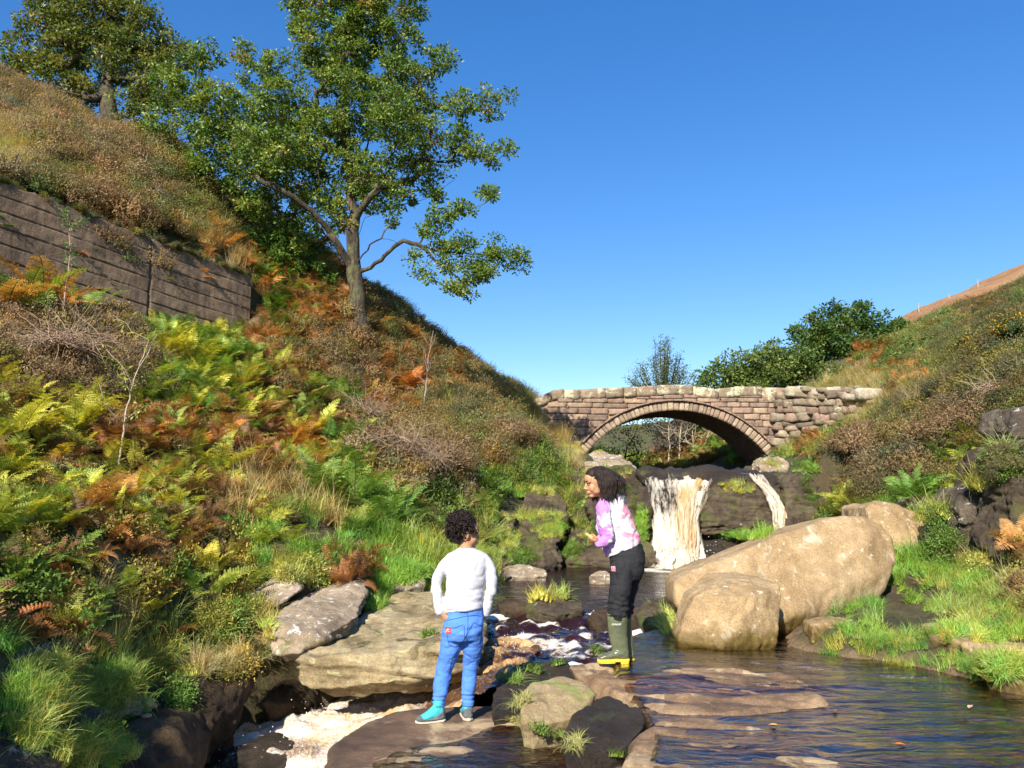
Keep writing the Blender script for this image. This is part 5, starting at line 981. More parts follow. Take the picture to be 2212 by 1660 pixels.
# single ferns and bushes one can point at
def solo(mesh_fn, mats_col, name, spots, cat, group):
    cache = {}
    for i, (vx, vy, s_, ck, lb) in enumerate(spots):
        q = onground(vx, vy)
        if q is None: continue
        if ck not in cache: m_c = leaf_mat(name + '_leaf', False, mats_col[ck], .38, var=.5); cache[ck] = mesh_fn([m_c, m_stem], 70 + i)
        o = link(name, cache[ck]); o.location = q + np.array([0, -.1, .02]); o.scale = (s_,) * 3; o.rotation_euler = (.12, 0, i * 2.1); tag(o, lb, cat, group)
solo(lambda ms, sd_: fern_mesh('fern', 7, .74, 1.05, .27, .55, 0, sd_, ms, 17), dict(y=(.52, .52, .08), g=(.20, .34, .06), o=(.56, .30, .08)), 'fern', [
 (40, 960, 1, 'y', 'tall yellow green fern at the left edge, halfway down the photo'), (170, 950, 1, 'y', 'yellow green fern with upright fronds, second from the left edge'), (205, 1130, 1, 'o', 'orange fern left of the pale sapling foot'), (270, 1110, .9, 'o', 'orange and yellow fern below the pale sapling'), (480, 1040, 1, 'y', 'upright yellow green fern in the middle of the left bank'),
 (660, 1050, 1.2, 'o', 'golden topped fern above the green lady fern clump'), (700, 1090, 1.3, 'g', 'large green fern clump with arching fronds on the left bank'), (770, 1110, 1.3, 'g', 'green fern to the right of the large arching clump'), (840, 1150, 1.1, 'g', 'bright green fern beside the dark hollow above the boy'), (30, 705, 2.0, 'o', 'tall rusty bracken in front of the left end of the concrete wall'), (95, 700, 2.1, 'o', 'tall orange bracken in front of the concrete wall beside the pinkish sapling'), (60, 720, 1.8, 'g', 'green bracken between the rusty bracken clumps by the concrete wall'), (175, 712, 1.7, 'g', 'pale green bracken in front of the concrete wall right of the pinkish sapling'), (350, 780, 1, 'y', 'bright yellow fern touching the foot of the concrete wall'),
 (430, 800, 1, 'y', 'yellow fern right of the one at the foot of the concrete wall'), (550, 800, 1, 'g', 'green fern spreading below the right end of the concrete wall'), (2060, 1040, 1.0, 'g', 'bright green fern in the shade of the right bank heather'), (2030, 1180, .7, 'y', 'small yellow green fern at the foot of the right outcrop')], 'fern', 'single ferns')
solo(lambda ms, sd_: heather_mesh('heather', 480, .55, sd_, .013, .85, ms, 17), dict(b=(.31, .215, .115), o=(.28, .22, .08)), 'heather_bush', [
 (1850, 1050, 1.1, 'b', 'large brown heather bush above the huge boulder'), (1950, 985, 1.0, 'o', 'olive heather bush up the right bank behind the brown one'), (2060, 960, 1.0, 'b', 'brown heather bush above the bright fern on the right bank'), (2120, 935, 1.0, 'b', 'rounded brown heather bush left of the gorse on the right bank'),
 (130, 760, 1.1, 'o', 'big olive heather bush below the concrete wall at the left'), (960, 1040, 1.2, 'b', 'brown heather bush overhanging the dark hollow on the left bank'), (900, 985, 1.1, 'o', 'olive heather bush above the overhanging brown one'), (1100, 960, 1.0, 'b', 'dark heather bush on the slope just left of the bridge')], 'heather', 'single heather bushes')
sb = SB(); rs = random.Random(44); o0 = np.array(PEB[0][0])
for h in PEB:
    if h is None: continue
    k = rs.uniform(.03, .075); a = rs.uniform(0, 6.3); V = stone_v((k * 1.4, k, k * .5), .5, rs.randint(0, 999), .25); V = np.stack([V[:, 0] * math.cos(a) - V[:, 1] * math.sin(a), V[:, 0] * math.sin(a) + V[:, 1] * math.cos(a), V[:, 2]], 1); q = rs.uniform(.7, 1.3); sb.add(V + np.array(h[0]) + [0, 0, k * .15], c=(.42 * q, .27 * q, .16 * q))
o = sb.obj('gravel', m_dry, off=o0); o.location = o0; tag(o, 'little heap of tan stones and gravel on the bank at the lower left', 'gravel', kind='stuff')
# ---------------- trees ----------------
m_tleaf = leaf_mat('tree_leaves', False, vattr='lcol', trans=.34, rough=.42, var=.25)
m_bark, nt, pr, out = new_mat('oak_bark'); g_ = N(nt, 'ShaderNodeNewGeometry'); pos = g_.outputs['Position']
bn = noise(nt, mapping(nt, pos, (9, 9, 2.2)), 1.6, 8, .7, .6)
c_ = ramp(nt, bn, [(.32, (.014, .011, .007)), (.5, (.06, .046, .028)), (.7, (.15, .115, .07))]); c_ = mixc(nt, ramp(nt, noise(nt, pos, 3, 6, .7), [(.52, 0), (.66, 1)]), c_, (.13, .14, .05))
L(nt, c_, pr.inputs['Base Color']); pr.inputs['Roughness'].default_value = .95; bump(nt, pr, bn, 1, .06)
m_pale = plain('pale_bark', (.42, .34, .24), .7, .3, 14, .3, 60)
def leaves_mesh(name, C_, nper, r, size, cols, seed, elong=2.0, up=.3, mat=None, droop=0):
    """C_: cluster centres (n,3), leaves packed round each twig end, lit clumps and thin gaps between"""
    rg = np.random.default_rng(seed); n = len(C_)
    cnt = np.maximum(3, (nper * rg.uniform(.5, 1.5, n)).astype(int)); ci_ = np.repeat(np.arange(n), cnt); m = len(ci_)
    off = rg.normal(size=(m, 3)); off /= np.linalg.norm(off, axis=1)[:, None]; off *= (rg.random(m) ** .5)[:, None] * r * rg.uniform(.6, 1.3, n)[ci_][:, None]; off[:, 2] *= .62
    p = C_[ci_] + off; d = off / (np.linalg.norm(off, axis=1)[:, None] + 1e-6) + rg.normal(size=(m, 3)) * .7; d[:, 2] -= droop; d /= np.linalg.norm(d, axis=1)[:, None]
    nn = rg.normal(size=(m, 3)); nn[:, 2] = np.abs(nn[:, 2]) + up; s_ = np.cross(d, nn); s_ /= np.linalg.norm(s_, axis=1)[:, None]; k = np.cross(s_, d)
    L_ = size * rg.uniform(.6, 1.25, m); W = L_ / elong
    q = np.stack([p, p + d * (L_ * .55)[:, None] + s_ * (W * .5)[:, None] + k * (W * .2)[:, None], p + d * L_[:, None], p + d * (L_ * .55)[:, None] - s_ * (W * .5)[:, None] + k * (W * .2)[:, None]], 1).reshape(-1, 3)
    F = np.arange(m * 4).reshape(m, 4); cc = np.array([c[:3] for c in cols]); w = np.array([c[3] for c in cols]); w = w / w.sum()
    base = cc[rg.choice(len(cc), n, p=w)][ci_]; own = cc[rg.choice(len(cc), m, p=w)]; col = (base * .6 + own * .4) * rg.uniform(.7, 1.3, m)[:, None]
    col = np.repeat(np.concatenate([col, np.ones((m, 1))], 1), 4, 0)
    return mesh_np(name, q, F, [mat or m_tleaf], False, attrs={'lcol': ('FLOAT_COLOR', col)})
def grow(limbs, puffs, r_tip=.006, wob=.05, seed=1, expo=2.3, maxr=None):
    """limbs: polylines of the main wood; puffs: twig ends; each joins the nearest wood and the wood thickens towards the root"""
    rs = random.Random(seed); nodes = []; par = []; fixed = {}
    def add(p, pa): nodes.append(Vector(p)); par.append(pa); return len(nodes) - 1
    def nearest(p, lim=None):
        A_ = np.array([tuple(q) for q in nodes]); d = ((A_ - np.array(p)) ** 2).sum(1); return int(d.argmin())
    for li, pl in enumerate(limbs):
        pl = [Vector(q) for q in pl]; last = -1 if li == 0 else nearest(pl[0])
        for a, b in zip(pl[:-1], pl[1:]):
            k = max(2, int((b - a).length / .22))
            for j in range(k):
                if li and j == 0 and a is pl[0]: continue
                last = add(a.lerp(b, j / k) + Vector((rs.gauss(0, 1), rs.gauss(0, 1), rs.gauss(0, .4))) * (wob * .35), last)
        last = add(pl[-1], last)
    root = nodes[0]; tips = []
    P_ = sorted(puffs, key=lambda q: (Vector(q) - root).length)
    A_ = [tuple(q) for q in nodes]; arr = np.zeros((len(A_) + len(P_) * 8, 3)); arr[:len(A_)] = A_; cnt = len(A_)
    inner = len(A_)
    for q in P_:
        qv = Vector(q); d = ((arr[:cnt] - np.array(q)) ** 2).sum(1); dist_root = np.linalg.norm(arr[:cnt] - np.array(root), axis=1)
        pen = d * (1 + 1.5 * (dist_root > (qv - root).length)) + .0; i = int(pen.argmin()); a = nodes[i]; ln = (qv - a).length; k = max(2, min(7, int(ln / .2))); last = i
        mid = a.lerp(qv, .5) + Vector((rs.gauss(0, 1), rs.gauss(0, 1), rs.gauss(0, 1) - .4)) * ln * .10
        for j in range(1, k + 1):
            t = j / k; p = a * (1 - t) ** 2 + mid * 2 * t * (1 - t) + qv * t * t
            last = add(p + Vector((rs.gauss(0, 1), rs.gauss(0, 1), rs.gauss(0, 1))) * wob * .3, last); arr[cnt] = p; cnt += 1
        tips.append(last)
    n = len(nodes); acc = np.zeros(n)
    kids = np.zeros(n, int)
    for i in range(n):
        if par[i] >= 0: kids[par[i]] += 1
    rad = np.zeros(n)
    for i in range(n - 1, -1, -1):
        own = r_tip ** expo if kids[i] == 0 else 0
        acc[i] += own; rad[i] = acc[i] ** (1 / expo)
        if par[i] >= 0: acc[par[i]] += acc[i]
    if maxr: 
        k = maxr / rad[0]; rad = np.where(rad > r_tip * 2, r_tip * 2 + (rad - r_tip * 2) * (maxr - r_tip * 2) / (rad[0] - r_tip * 2), rad)
    return nodes, par, rad
def wood_mesh(name, nodes, par, rad, mat, o, flare=1.0):
    mb = MB(); n = len(nodes); kids = [[] for _ in range(n)]
    for i in range(n):
        if par[i] >= 0: kids[par[i]].append(i)
    ov = Vector(o)
    stack = [(0, -1)]
    while stack:
        i, pa = stack.pop(); path = ([nodes[pa]] if pa >= 0 else []) + [nodes[i]]; rr_ = ([min(rad[pa], rad[i] * 1.25)] if pa >= 0 else []) + [rad[i]]; c = i
        while kids[c]:
            ks = sorted(kids[c], key=lambda k: -rad[k])
            for k in ks[1:]: stack.append((k, c))
            c = ks[0]; path.append(nodes[c]); rr_.append(rad[c])
        if len(path) > 1:
            rm = max(rr_); mb.tube([p - ov for p in path], rr_, 12 if rm > .08 else (6 if rm > .02 else 4), cap=False)
    me = mb.mesh(name, [mat])
    V = get_co(me); zl = V[:, 2]; k = 1 + flare * .55 * np.exp(-np.clip(zl, 0, 9) / .28); cx, cy = nodes[0].x - ov.x, nodes[0].y - ov.y
    near = zl < .8; V[near, 0] = cx + (V[near, 0] - cx) * k[near]; V[near, 1] = cy + (V[near, 1] - cy) * k[near]; set_co(me, V); return me
def blob_puffs(blobs, D, per=2.0, seed=0, gap=.30, dk=1.0):
    rg = np.random.default_rng(seed); out = []
    for b in blobs:
        vx, vy, r = b[:3]; dd = b[3] if len(b) > 3 else 0; R_ = r / FV * D; c = P(vx, vy, D + dd)
        n = max(3, int(per * 9 * (R_ / gap) ** 2 * .55))
        for _ in range(n):
            q = rg.normal(size=3); q /= np.linalg.norm(q); q *= R_ * rg.random() ** .38; q[1] *= 1.25 * dk; q[2] *= .9; q = c + q
            if all(((q - o) ** 2).sum() > (gap * .62) ** 2 for o in out[-60:]): out.append(q)
    return out
def tree(name, label, cat, limbs, blobs, D, cols, per=2.0, gap=.30, nper=60, lr=.24, lsize=.10, maxr=.2, seed=1, bark=None, group=None, leafn='leaves', r_tip=.006, elong=1.8, extra=(), dk=1.0):
    pf = blob_puffs(blobs, D, per, seed, gap, dk) + list(extra); nodes, par, rad = grow(limbs, pf, r_tip=r_tip, seed=seed, maxr=maxr)
    t = empty(name, limbs[0][0]); tag(t, label, cat, group); o = np.array(limbs[0][0])
    link('trunk', wood_mesh('trunk', nodes, par, rad, bark or m_bark, o), t)
    link('crown', leaves_mesh('crown', np.array(pf) - o, nper, lr, lsize, cols, seed, elong), t); return t
def PL(D, *pts): return [P(a, b, D + (c[0] if c else 0)) for a, b, *c in pts]
OAK = [(.12, .20, .03, 5), (.20, .28, .045, 4), (.31, .35, .07, 2), (.075, .15, .03, 3), (.34, .22, .06, .2)]
D = 18
base_z = P(778, 724, D)
limbs = [PL(D, (778, 735), (776, 690), (771, 640), (766, 590), (762, 540), (764, 480), (757, 400), (750, 320), (748, 230), (742, 130), (748, 40)),
    PL(D, (764, 585), (742, 555, -.2), (715, 505, -.5), (672, 455, -.9), (630, 425, -1.2), (570, 395, -1.4), (500, 350, -1.3), (440, 300, -1.2)),
    PL(D, (766, 500), (735, 440, .6), (700, 370, 1), (670, 280, 1.2), (640, 190, 1.2)),
    PL(D, (764, 470), (800, 425, -.5), (850, 375, -.9), (900, 340, -1), (960, 290, -1)), PL(D, (757, 400), (790, 320, .5), (830, 220, .8), (860, 120, .8)),
    PL(D, (768, 520), (790, 470, .7), (850, 450, 1.0), (920, 430, 1.2), (980, 390, 1.2)), PL(D, (750, 320), (720, 240, -.7), (690, 150, -1)),
    PL(D, (768, 580), (782, 552, -.2), (800, 528, -.4), (822, 515, -.5), (850, 520, -.6), (866, 528, -.6)),
    PL(D, (775, 590), (800, 577, -.1), (822, 562, -.3), (838, 545, -.4), (870, 520, -.6), (905, 530, -.6), (960, 545, -.7), (1020, 548, -.7), (1075, 550, -.7)),
    PL(D, (905, 530, -.6), (935, 560, -.6), (975, 590, -.6), (1005, 615, -.6))]
blobs = [(600, 250, 85), (460, 250, 85), (380, 200, 55), (345, 150, 30), (490, 340, 85), (620, 370, 90), (560, 150, 55), (430, 380, 45), (520, 100, 30), (450, 130, 40), (330, 270, 40),
    (700, 120, 95), (820, 90, 95), (650, 40, 60), (750, 0, 90), (880, 20, 45), (760, 230, 95), (870, 200, 85), (945, 130, 42), (900, 300, 70), (1000, 240, 48), (1055, 225, 38), (1095, 215, 18), (1000, 320, 50), (1060, 345, 38), (1095, 320, 16),
    (940, 395, 42), (870, 420, 36), (780, 370, 70), (700, 320, 80), (560, 440, 42), (630, 470, 38), (700, 440, 50), (735, 480, 34), (690, 500, 30), (820, 400, 45), (860, 370, 45), (800, 440, 30), (520, 405, 30), (1050, 410, 24), (840, 460, 30), (660, 520, 25),
    (780, -100, 110, 0), (680, -90, 80, 0), (870, -60, 70, 0), (740, -220, 90, 0), (600, 300, 60, 1.4), (760, 150, 70, 1.3), (860, 260, 60, -1.3), (560, 320, 70, -1.3)]
low = [(1075, 545, 34), (1115, 565, 26), (1040, 590, 34), (1010, 615, 30), (960, 545, 34), (985, 580, 26), (920, 585, 22), (900, 545, 20), (1000, 530, 26), (950, 470, 30), (990, 455, 26), (1040, 560, 28), (925, 500, 24), (970, 620, 16), (1060, 420, 18)]
rg0 = np.random.default_rng(77)
ex = blob_puffs(low, D - .65, 1.5, 5, .24, .6)
tree('oak_tree', 'tall green oak with an open crown standing alone on the left hillside', 'tree', limbs, blobs, D, OAK, per=2.2, gap=.33, nper=84, lr=.215, lsize=.092, maxr=.18, seed=11, extra=ex)
D = 24
limbs = [PL(D, (238, 300), (236, 250), (232, 200), (236, 140), (240, 70), (238, 0)), PL(D, (236, 240), (262, 262, -.4), (300, 300, -.8), (350, 340, -1.0), (395, 370, -1)), PL(D, (234, 220), (200, 180, .5), (150, 150, .8), (100, 120, .8)),
    PL(D, (232, 200), (200, 215, -.3), (150, 200, -.5), (80, 190, -.5)), PL(D, (236, 150), (280, 110, .5), (330, 80, .6)), PL(D, (238, 170), (290, 170, -.5), (350, 160, -.7)), PL(D, (240, 80), (190, 30, 0), (150, -20, 0))]
blobs = [(60, 125, 48), (110, 60, 60), (200, 35, 80), (290, 55, 75), (360, 120, 52), (335, 180, 52), (250, 130, 70), (120, 165, 52), (60, 195, 30), (180, 200, 46), (290, 235, 45), (345, 300, 36), (380, 345, 22), (420, 120, 20), (100, -20, 60), (250, -60, 80), (160, 100, 60), (35, 150, 25), (300, 330, 20), (375, 230, 30), (25, 80, 20)]
tree('oak_tree', 'darker broad oak on the skyline above the heather, at the top left', 'tree', limbs, blobs, D, [(.08, .14, .027, 4), (.15, .19, .04, 4), (.26, .25, .06, 3), (.32, .22, .06, 1)], per=2.6, gap=.40, nper=72, lr=.30, lsize=.13, maxr=.26, seed=21)
D = 18.6
tree('hawthorn_bush', 'bright green leafy bush beside the foot of the tall oak', 'bush', [PL(D, (655, 640), (640, 590), (630, 550)), PL(D, (640, 590), (600, 550), (575, 520)), PL(D, (645, 600), (680, 590), (700, 570))],
     [(600, 520, 48), (560, 515, 28), (650, 545, 42), (690, 580, 36), (640, 500, 28), (680, 530, 28), (710, 600, 25), (620, 570, 40)], D, [(.08, .17, .02, 4), (.13, .22, .03, 3), (.04, .09, .015, 2)], per=1.8, gap=.28, nper=60, lr=.2, lsize=.085, maxr=.07, seed=31)
D = 30
tree('oak_tree', 'round topped dark green oak on the skyline above the dry stone wall', 'tree', [PL(D, (1840, 830), (1835, 780), (1830, 740)), PL(D, (1835, 780), (1880, 740), (1900, 710)), PL(D, (1836, 770), (1780, 740), (1750, 720))],
     [(1760, 712, 40), (1815, 692, 42), (1865, 685, 32), (1905, 720, 44), (1800, 750, 50), (1945, 735, 26), (1855, 760, 50), (1728, 735, 18), (1930, 770, 36), (1890, 790, 40), (1740, 770, 34), (1780, 665, 14), (1868, 655, 12)], D, [(.055, .12, .03, 5), (.10, .17, .035, 3), (.16, .2, .045, 1)], per=2.2, gap=.42, nper=90, lr=.42, lsize=.15, maxr=.16, seed=41, r_tip=.01)
D = 28
tree('hawthorn_tree', 'spreading olive green hawthorn just behind the right half of the bridge', 'tree', [PL(D, (1640, 870), (1635, 830), (1630, 800)), PL(D, (1636, 840), (1700, 800), (1740, 790)), PL(D, (1636, 840), (1580, 810), (1550, 800))],
     [(1530, 815, 30), (1570, 800, 34), (1610, 790, 36), (1650, 770, 34), (1690, 765, 34), (1700, 800, 44), (1740, 790, 38), (1780, 810, 40), (1640, 815, 46), (1590, 835, 40), (1800, 835, 30), (1510, 835, 20), (1665, 742, 12)], D, [(.11, .18, .035, 5), (.19, .24, .055, 3), (.07, .13, .03, 3)], per=2.2, gap=.40, nper=84, lr=.38, lsize=.13, maxr=.12, seed=51, r_tip=.01)
D = 25
tree('hawthorn_bush', 'low dark green bush between the dry stone wall and the hillside', 'bush', [PL(D, (1960, 850), (1955, 810), (1950, 790)), PL(D, (1956, 820), (2010, 780), (2050, 750))],
     [(1930, 800, 36), (1970, 780, 40), (2010, 760, 36), (2050, 735, 32), (1985, 815, 34), (1890, 825, 24), (1960, 745, 22)], D, [(.09, .17, .035, 4), (.16, .22, .05, 3), (.24, .22, .07, 1)], per=2.0, gap=.42, nper=64, lr=.30, lsize=.10, maxr=.08, seed=61)
# willow with upright shoots over the parapet
D = 27; rs = random.Random(8); wt = empty('willow_tree', P(1432, 880, D)); tag(wt, 'feathery upright willow with blue sky between its shoots, behind the bridge crown', 'tree'); wo_ = Vector(wt.location); mb = MB(); cl = []
for i in range(46):
    f = rs.uniform(-1, 1); vx = 1432 + f * 74 + rs.gauss(0, 4); top = 722 + abs(f) ** 1.2 * 75 + rs.uniform(0, 45); dz = rs.uniform(-1, 1); a = Vector(P(1432 + f * 12, 885, D)); b = Vector(P(1432 + (vx - 1432) * .55, (top + 885) / 2 + 10, D + dz)); c = Vector(P(vx, top, D + dz * 1.4)); pth = []
    for j in range(13):
        t = j / 12; p = a * (1 - t) ** 2 + b * 2 * t * (1 - t) + c * t * t; pth.append(p - wo_)
        if t > .3: 
            for _ in range(2): cl.append(tuple(p - wo_ + Vector((rs.gauss(0, .05), rs.gauss(0, .05), 0))))
    mb.tube(pth, [.02 * (1 - j / 13) + .004 for j in range(13)], 4, cap=False)
mb.obj('trunk', [m_bark], wt); link('crown', leaves_mesh('crown', np.array(cl), 8, .11, .10, [(.12, .16, .06, 3), (.07, .11, .04, 3), (.2, .22, .1, 1)], 71, 3.6), wt)
# thicket seen through the arch
for i, (lb_, bl, D, cols) in enumerate([
    ('green bracken bush seen through the left side of the arch', [(1350, 905, 24), (1390, 890, 26), (1320, 930, 24), (1430, 890, 24), (1350, 955, 38), (1330, 985, 30), (1390, 985, 34), (1370, 930, 26)], 26.0, [(.12, .18, .03, 3), (.20, .22, .04, 2), (.06, .10, .02, 2)]),
    ('brown and green thicket seen through the middle of the arch', [(1440, 930, 34), (1480, 935, 38), (1530, 945, 36), (1400, 915, 30), (1460, 895, 34), (1510, 890, 32), (1555, 905, 30), (1590, 925, 26), (1450, 975, 34), (1500, 985, 36), (1560, 975, 28), (1420, 905, 26), (1500, 905, 30), (1550, 915, 26)], 29.5, [(.09, .075, .04, 4), (.06, .08, .025, 3), (.14, .09, .05, 2)]),
    ('dark scrub seen under the right haunch of the arch', [(1590, 985, 28), (1560, 1000, 24), (1610, 960, 22)], 27.5, [(.06, .10, .02, 3), (.12, .13, .03, 2)])]):
    tree('bush', lb_, 'bush', [PL(D, (bl[0][0], 1030), (bl[0][0], 1000), (bl[0][0] + 3, 975))], bl, D, cols, per=1.8, gap=.4, nper=44, lr=.3, lsize=.085, maxr=.04, seed=81 + i)
def bare_tree(label, D, path, nbr, seed, r0=.02, mat=None, ln=.35, up=.8, cat='sapling', leaves=None, name='bare_sapling'):
    rs = random.Random(seed); pth = [Vector(p) for p in PL(D, *path)]; t = empty(name, pth[0]); tag(t, label, cat); o = pth[0]; mb = MB(); dense = []
    for a, b in zip(pth[:-1], pth[1:]):
        for j in range(5): dense.append(a.lerp(b, j / 5) + Vector((rs.gauss(0, 1), rs.gauss(0, 1), 0)) * r0 * .35)
    dense.append(pth[-1]); n = len(dense); mb.tube([p - o for p in dense], [r0 * (1 - .85 * i / n) for i in range(n)], 6); tips = []
    for i in range(nbr):
        k = rs.randint(int(n * .3), n - 1); d = Vector((rs.gauss(0, 1), rs.gauss(0, .6), up)).normalized(); l = ln * rs.uniform(.4, 1.2); q = [dense[k] - o]; r = r0 * (1 - .85 * k / n) * .55
        for j in range(5): q.append(q[-1] + (d + Vector((rs.gauss(0, .25), rs.gauss(0, .25), rs.gauss(0, .15)))) * l / 5); tips.append(q[-1])
        mb.tube(q, [r * (1 - .8 * j / 5) + .0015 for j in range(6)], 4)
        d2 = Vector((rs.gauss(0, 1), rs.gauss(0, 1), rs.gauss(.3, .5))).normalized(); mb.tube([q[3], q[3] + d2 * l * .3, q[3] + d2 * l * .5 + Vector((0, 0, .05))], [r * .4 + .001, .0015, .001], 3)
    mb.obj('trunk', [mat or m_pale], t)
    if leaves: link('leaves', leaves_mesh('leaves', np.array([tuple(q) for q in tips]), *leaves), t)
    return t
for i, (lb_, D, path, nb) in enumerate([('straight pale bare trunk seen through the middle of the arch', 27.5, [(1470, 1025), (1468, 960), (1472, 905), (1480, 860)], 14), ('thin pale stem left of the middle in the arch opening', 27.6, [(1440, 1015), (1448, 960), (1441, 900)], 12),
    ('leaning bare stem right of the middle in the arch opening', 27.4, [(1510, 1020), (1520, 960), (1545, 900)], 14), ('short bare stem near the right haunch of the arch', 27, [(1560, 1010), (1565, 950), (1560, 910)], 9), ('bare twiggy stem low in the arch opening', 27.2, [(1490, 1020), (1500, 970), (1496, 930)], 10)]):
    bare_tree(lb_, D, path, nb, 90 + i, .035, ln=.9, up=.7)
def dat(vx, vy, dflt): q = onground(vx, vy); return q[1] - .25 if q is not None else dflt
d1 = dat(256, 1010, 9)
bare_tree('slender pale sapling with a forked bare stem among the bracken at the left', d1, [(255, 1020), (262, 960), (272, 890), (290, 820), (312, 760), (322, 735)], 8, 101, .014, ln=.5, leaves=(9, .10, .05, [(.25, .28, .05, 3), (.35, .3, .06, 1)], 5, 1.8))
d2 = dat(920, 900, 17)
bare_tree('pair of thin leafless grey stems standing on the orange slope', d2, [(915, 890), (921, 830), (926, 770), (936, 715)], 6, 102, .022, ln=.5, up=1.2, mat=plain('grey_twig', (.30, .22, .17), .8, .2))
d3 = dat(140, 700, 11)
bare_tree('thin pinkish sapling in front of the concrete wall with a few leaves at its top', min(d3, 11.8), [(135, 680), (146, 600), (152, 540), (150, 480)], 7, 103, .016, ln=.35, up=1.1, mat=plain('pink_twig', (.36, .24, .18), .8, .2), leaves=(7, .09, .05, [(.10, .2, .05, 3)], 6, 1.5))
# dead, wiry heather stems
m_wire = plain('dead_heather_stems', (.36, .25, .17), .85, .35, 6)
for i, (vx, vy, w, lb_) in enumerate([(160, 810, 110, 'tangle of bare grey-pink heather stems above the yellow ferns at the left'), (870, 1010, 70, 'tangle of dead heather stems hanging over the dark hollow'), (790, 940, 60, 'bare heather stems arching down the middle of the left slope'), (930, 1040, 50, 'wiry dead heather beside the dark hollow, the one nearer the bridge'), (2140, 900, 60, 'bleached dead twigs among the heather on the right bank')]):
    q = onground(vx, vy)
    if q is None: continue
    rs = random.Random(200 + i); mb = MB(); sz = w / FV * q[1]
    for k in range(150):
        az = rs.uniform(0, 6.28); p = Vector((rs.gauss(0, .3) * sz, rs.gauss(0, .25) * sz, .05 + rs.random() * .1)); d = Vector((math.cos(az), math.sin(az) - .8, rs.uniform(-.1, .9))).normalized(); pth = [p]
        for j in range(6): d = (d + Vector((rs.gauss(0, .28), rs.gauss(0, .28), rs.gauss(-.08, .22)))).normalized(); pth.append(pth[-1] + d * sz * .2)
        mb.tube(pth, [.006 * (1 - j / 8) for j in range(7)], 3, cap=False)
    o = mb.obj('dead_heather', [m_wire]); o.location = q + np.array([0, -.25, .25]); tag(o, lb_, 'heather')
# gorse in flower
m_gorse = leaf_mat('gorse_flower', False, (.75, .42, .02), .2); m_gg = leaf_mat('gorse_green', False, (.06, .09, .02), .25)
for i, (vx, vy, w, lb_) in enumerate([(2165, 765, 44, 'gorse bush with yellow flowers high on the right bank'), (2160, 920, 40, 'gorse bush with yellow flowers beside the right rock outcrop'), (2085, 790, 30, 'sparsely flowering gorse bush in the middle of the right bank')]):
    q = onground(vx, vy)
    if q is None: continue
    q = q + np.array([0, -.35, .22]); t = empty('gorse_bush', q); tag(t, lb_, 'gorse bush'); s_ = w / FV * q[1] * 1.15; me = heather_mesh('spines', 240, s_, 300 + i, .014, .9, [m_gg, m_stem]); link('spines', me, t)
    rg = np.random.default_rng(i); v = rg.normal(size=(70, 3)); v[:, 2] = abs(v[:, 2]); v[:, 1] = -abs(v[:, 1]); v /= np.linalg.norm(v, axis=1)[:, None]
    link('flowers', leaves_mesh('flowers', v * s_ * 1.0 + rg.normal(size=(70, 3)) * s_ * .12, 5, .035, .03, [(.75, .42, .02, 3), (.8, .55, .05, 1)], 7 + i, 1.2), t)['kind'] = 'stuff'
# fence posts on the far hill
m_post = plain('post_wood', (.34, .30, .25), .8, .2)
for i, (vx, vy, lb_) in enumerate([(2187, 607, 'fence post on the ochre hill, nearest the right edge'), (2113, 628, 'fence post on the ochre hill, second from the right edge'), (2051, 660, 'fence post on the ochre hill, third from the right edge'), (1985, 680, 'fence post low on the ochre hill, leftmost of the four')]):
    mb = MB(); mb.box((0, 0, .45), (.07, .07, .9)); mb.box((0, 0, .93), (.05, .05, .08)); o = mb.obj('fence_post', [m_post], smooth=False); p = P(vx, vy, 64); o.location = p; tag(o, lb_, 'fence post', 'fence posts on the far hill')
# ---------------- people ----------------
from mathutils.bvhtree import BVHTree
MB.loft = lambda s, rings, n=20, m=0: _loft(s, rings, n, m)
def _loft(s, rings, n, m):
    """rings: (centre, half width vector, half depth vector)"""
    vs = []
    for c, a, b in rings:
        c = Vector(c); a = Vector(a); b = Vector(b)
        for j in range(n): th = 2 * math.pi * j / n; vs.append(c + a * math.cos(th) + b * math.sin(th))
    k = len(rings); fs = [(i * n + j, i * n + (j + 1) % n, (i + 1) * n + (j + 1) % n, (i + 1) * n + j) for i in range(k - 1) for j in range(n)]
    fs += [tuple(range(n))[::-1], tuple((k - 1) * n + j for j in range(n))]; s.add(vs, fs, m)
def limb(mb, pts, rad, n=14, flat=1.0):
    """tapered limb through joints, rounded at both ends"""
    pts = [Vector(p) for p in pts]; P2 = []; R2 = []
    for i in range(len(pts) - 1):
        k = 6
        for j in range(k):
            t = j / k; p0 = pts[max(i - 1, 0)]; p1 = pts[i]; p2 = pts[i + 1]; p3 = pts[min(i + 2, len(pts) - 1)]
            P2.append(.5 * ((2 * p1) + (p2 - p0) * t + (2 * p0 - 5 * p1 + 4 * p2 - p3) * t * t + (3 * p1 - p0 - 3 * p2 + p3) * t ** 3)); R2.append(rad[i] + (rad[i + 1] - rad[i]) * (t * t * (3 - 2 * t)))
    P2.append(pts[-1]); R2.append(rad[-1]); R2 = [q * 1.055 for q in R2]; mb.tube(P2, R2, n); mb.ball(P2[0], R2[0] * .98, 12); mb.ball(P2[-1], R2[-1] * .98, 12)
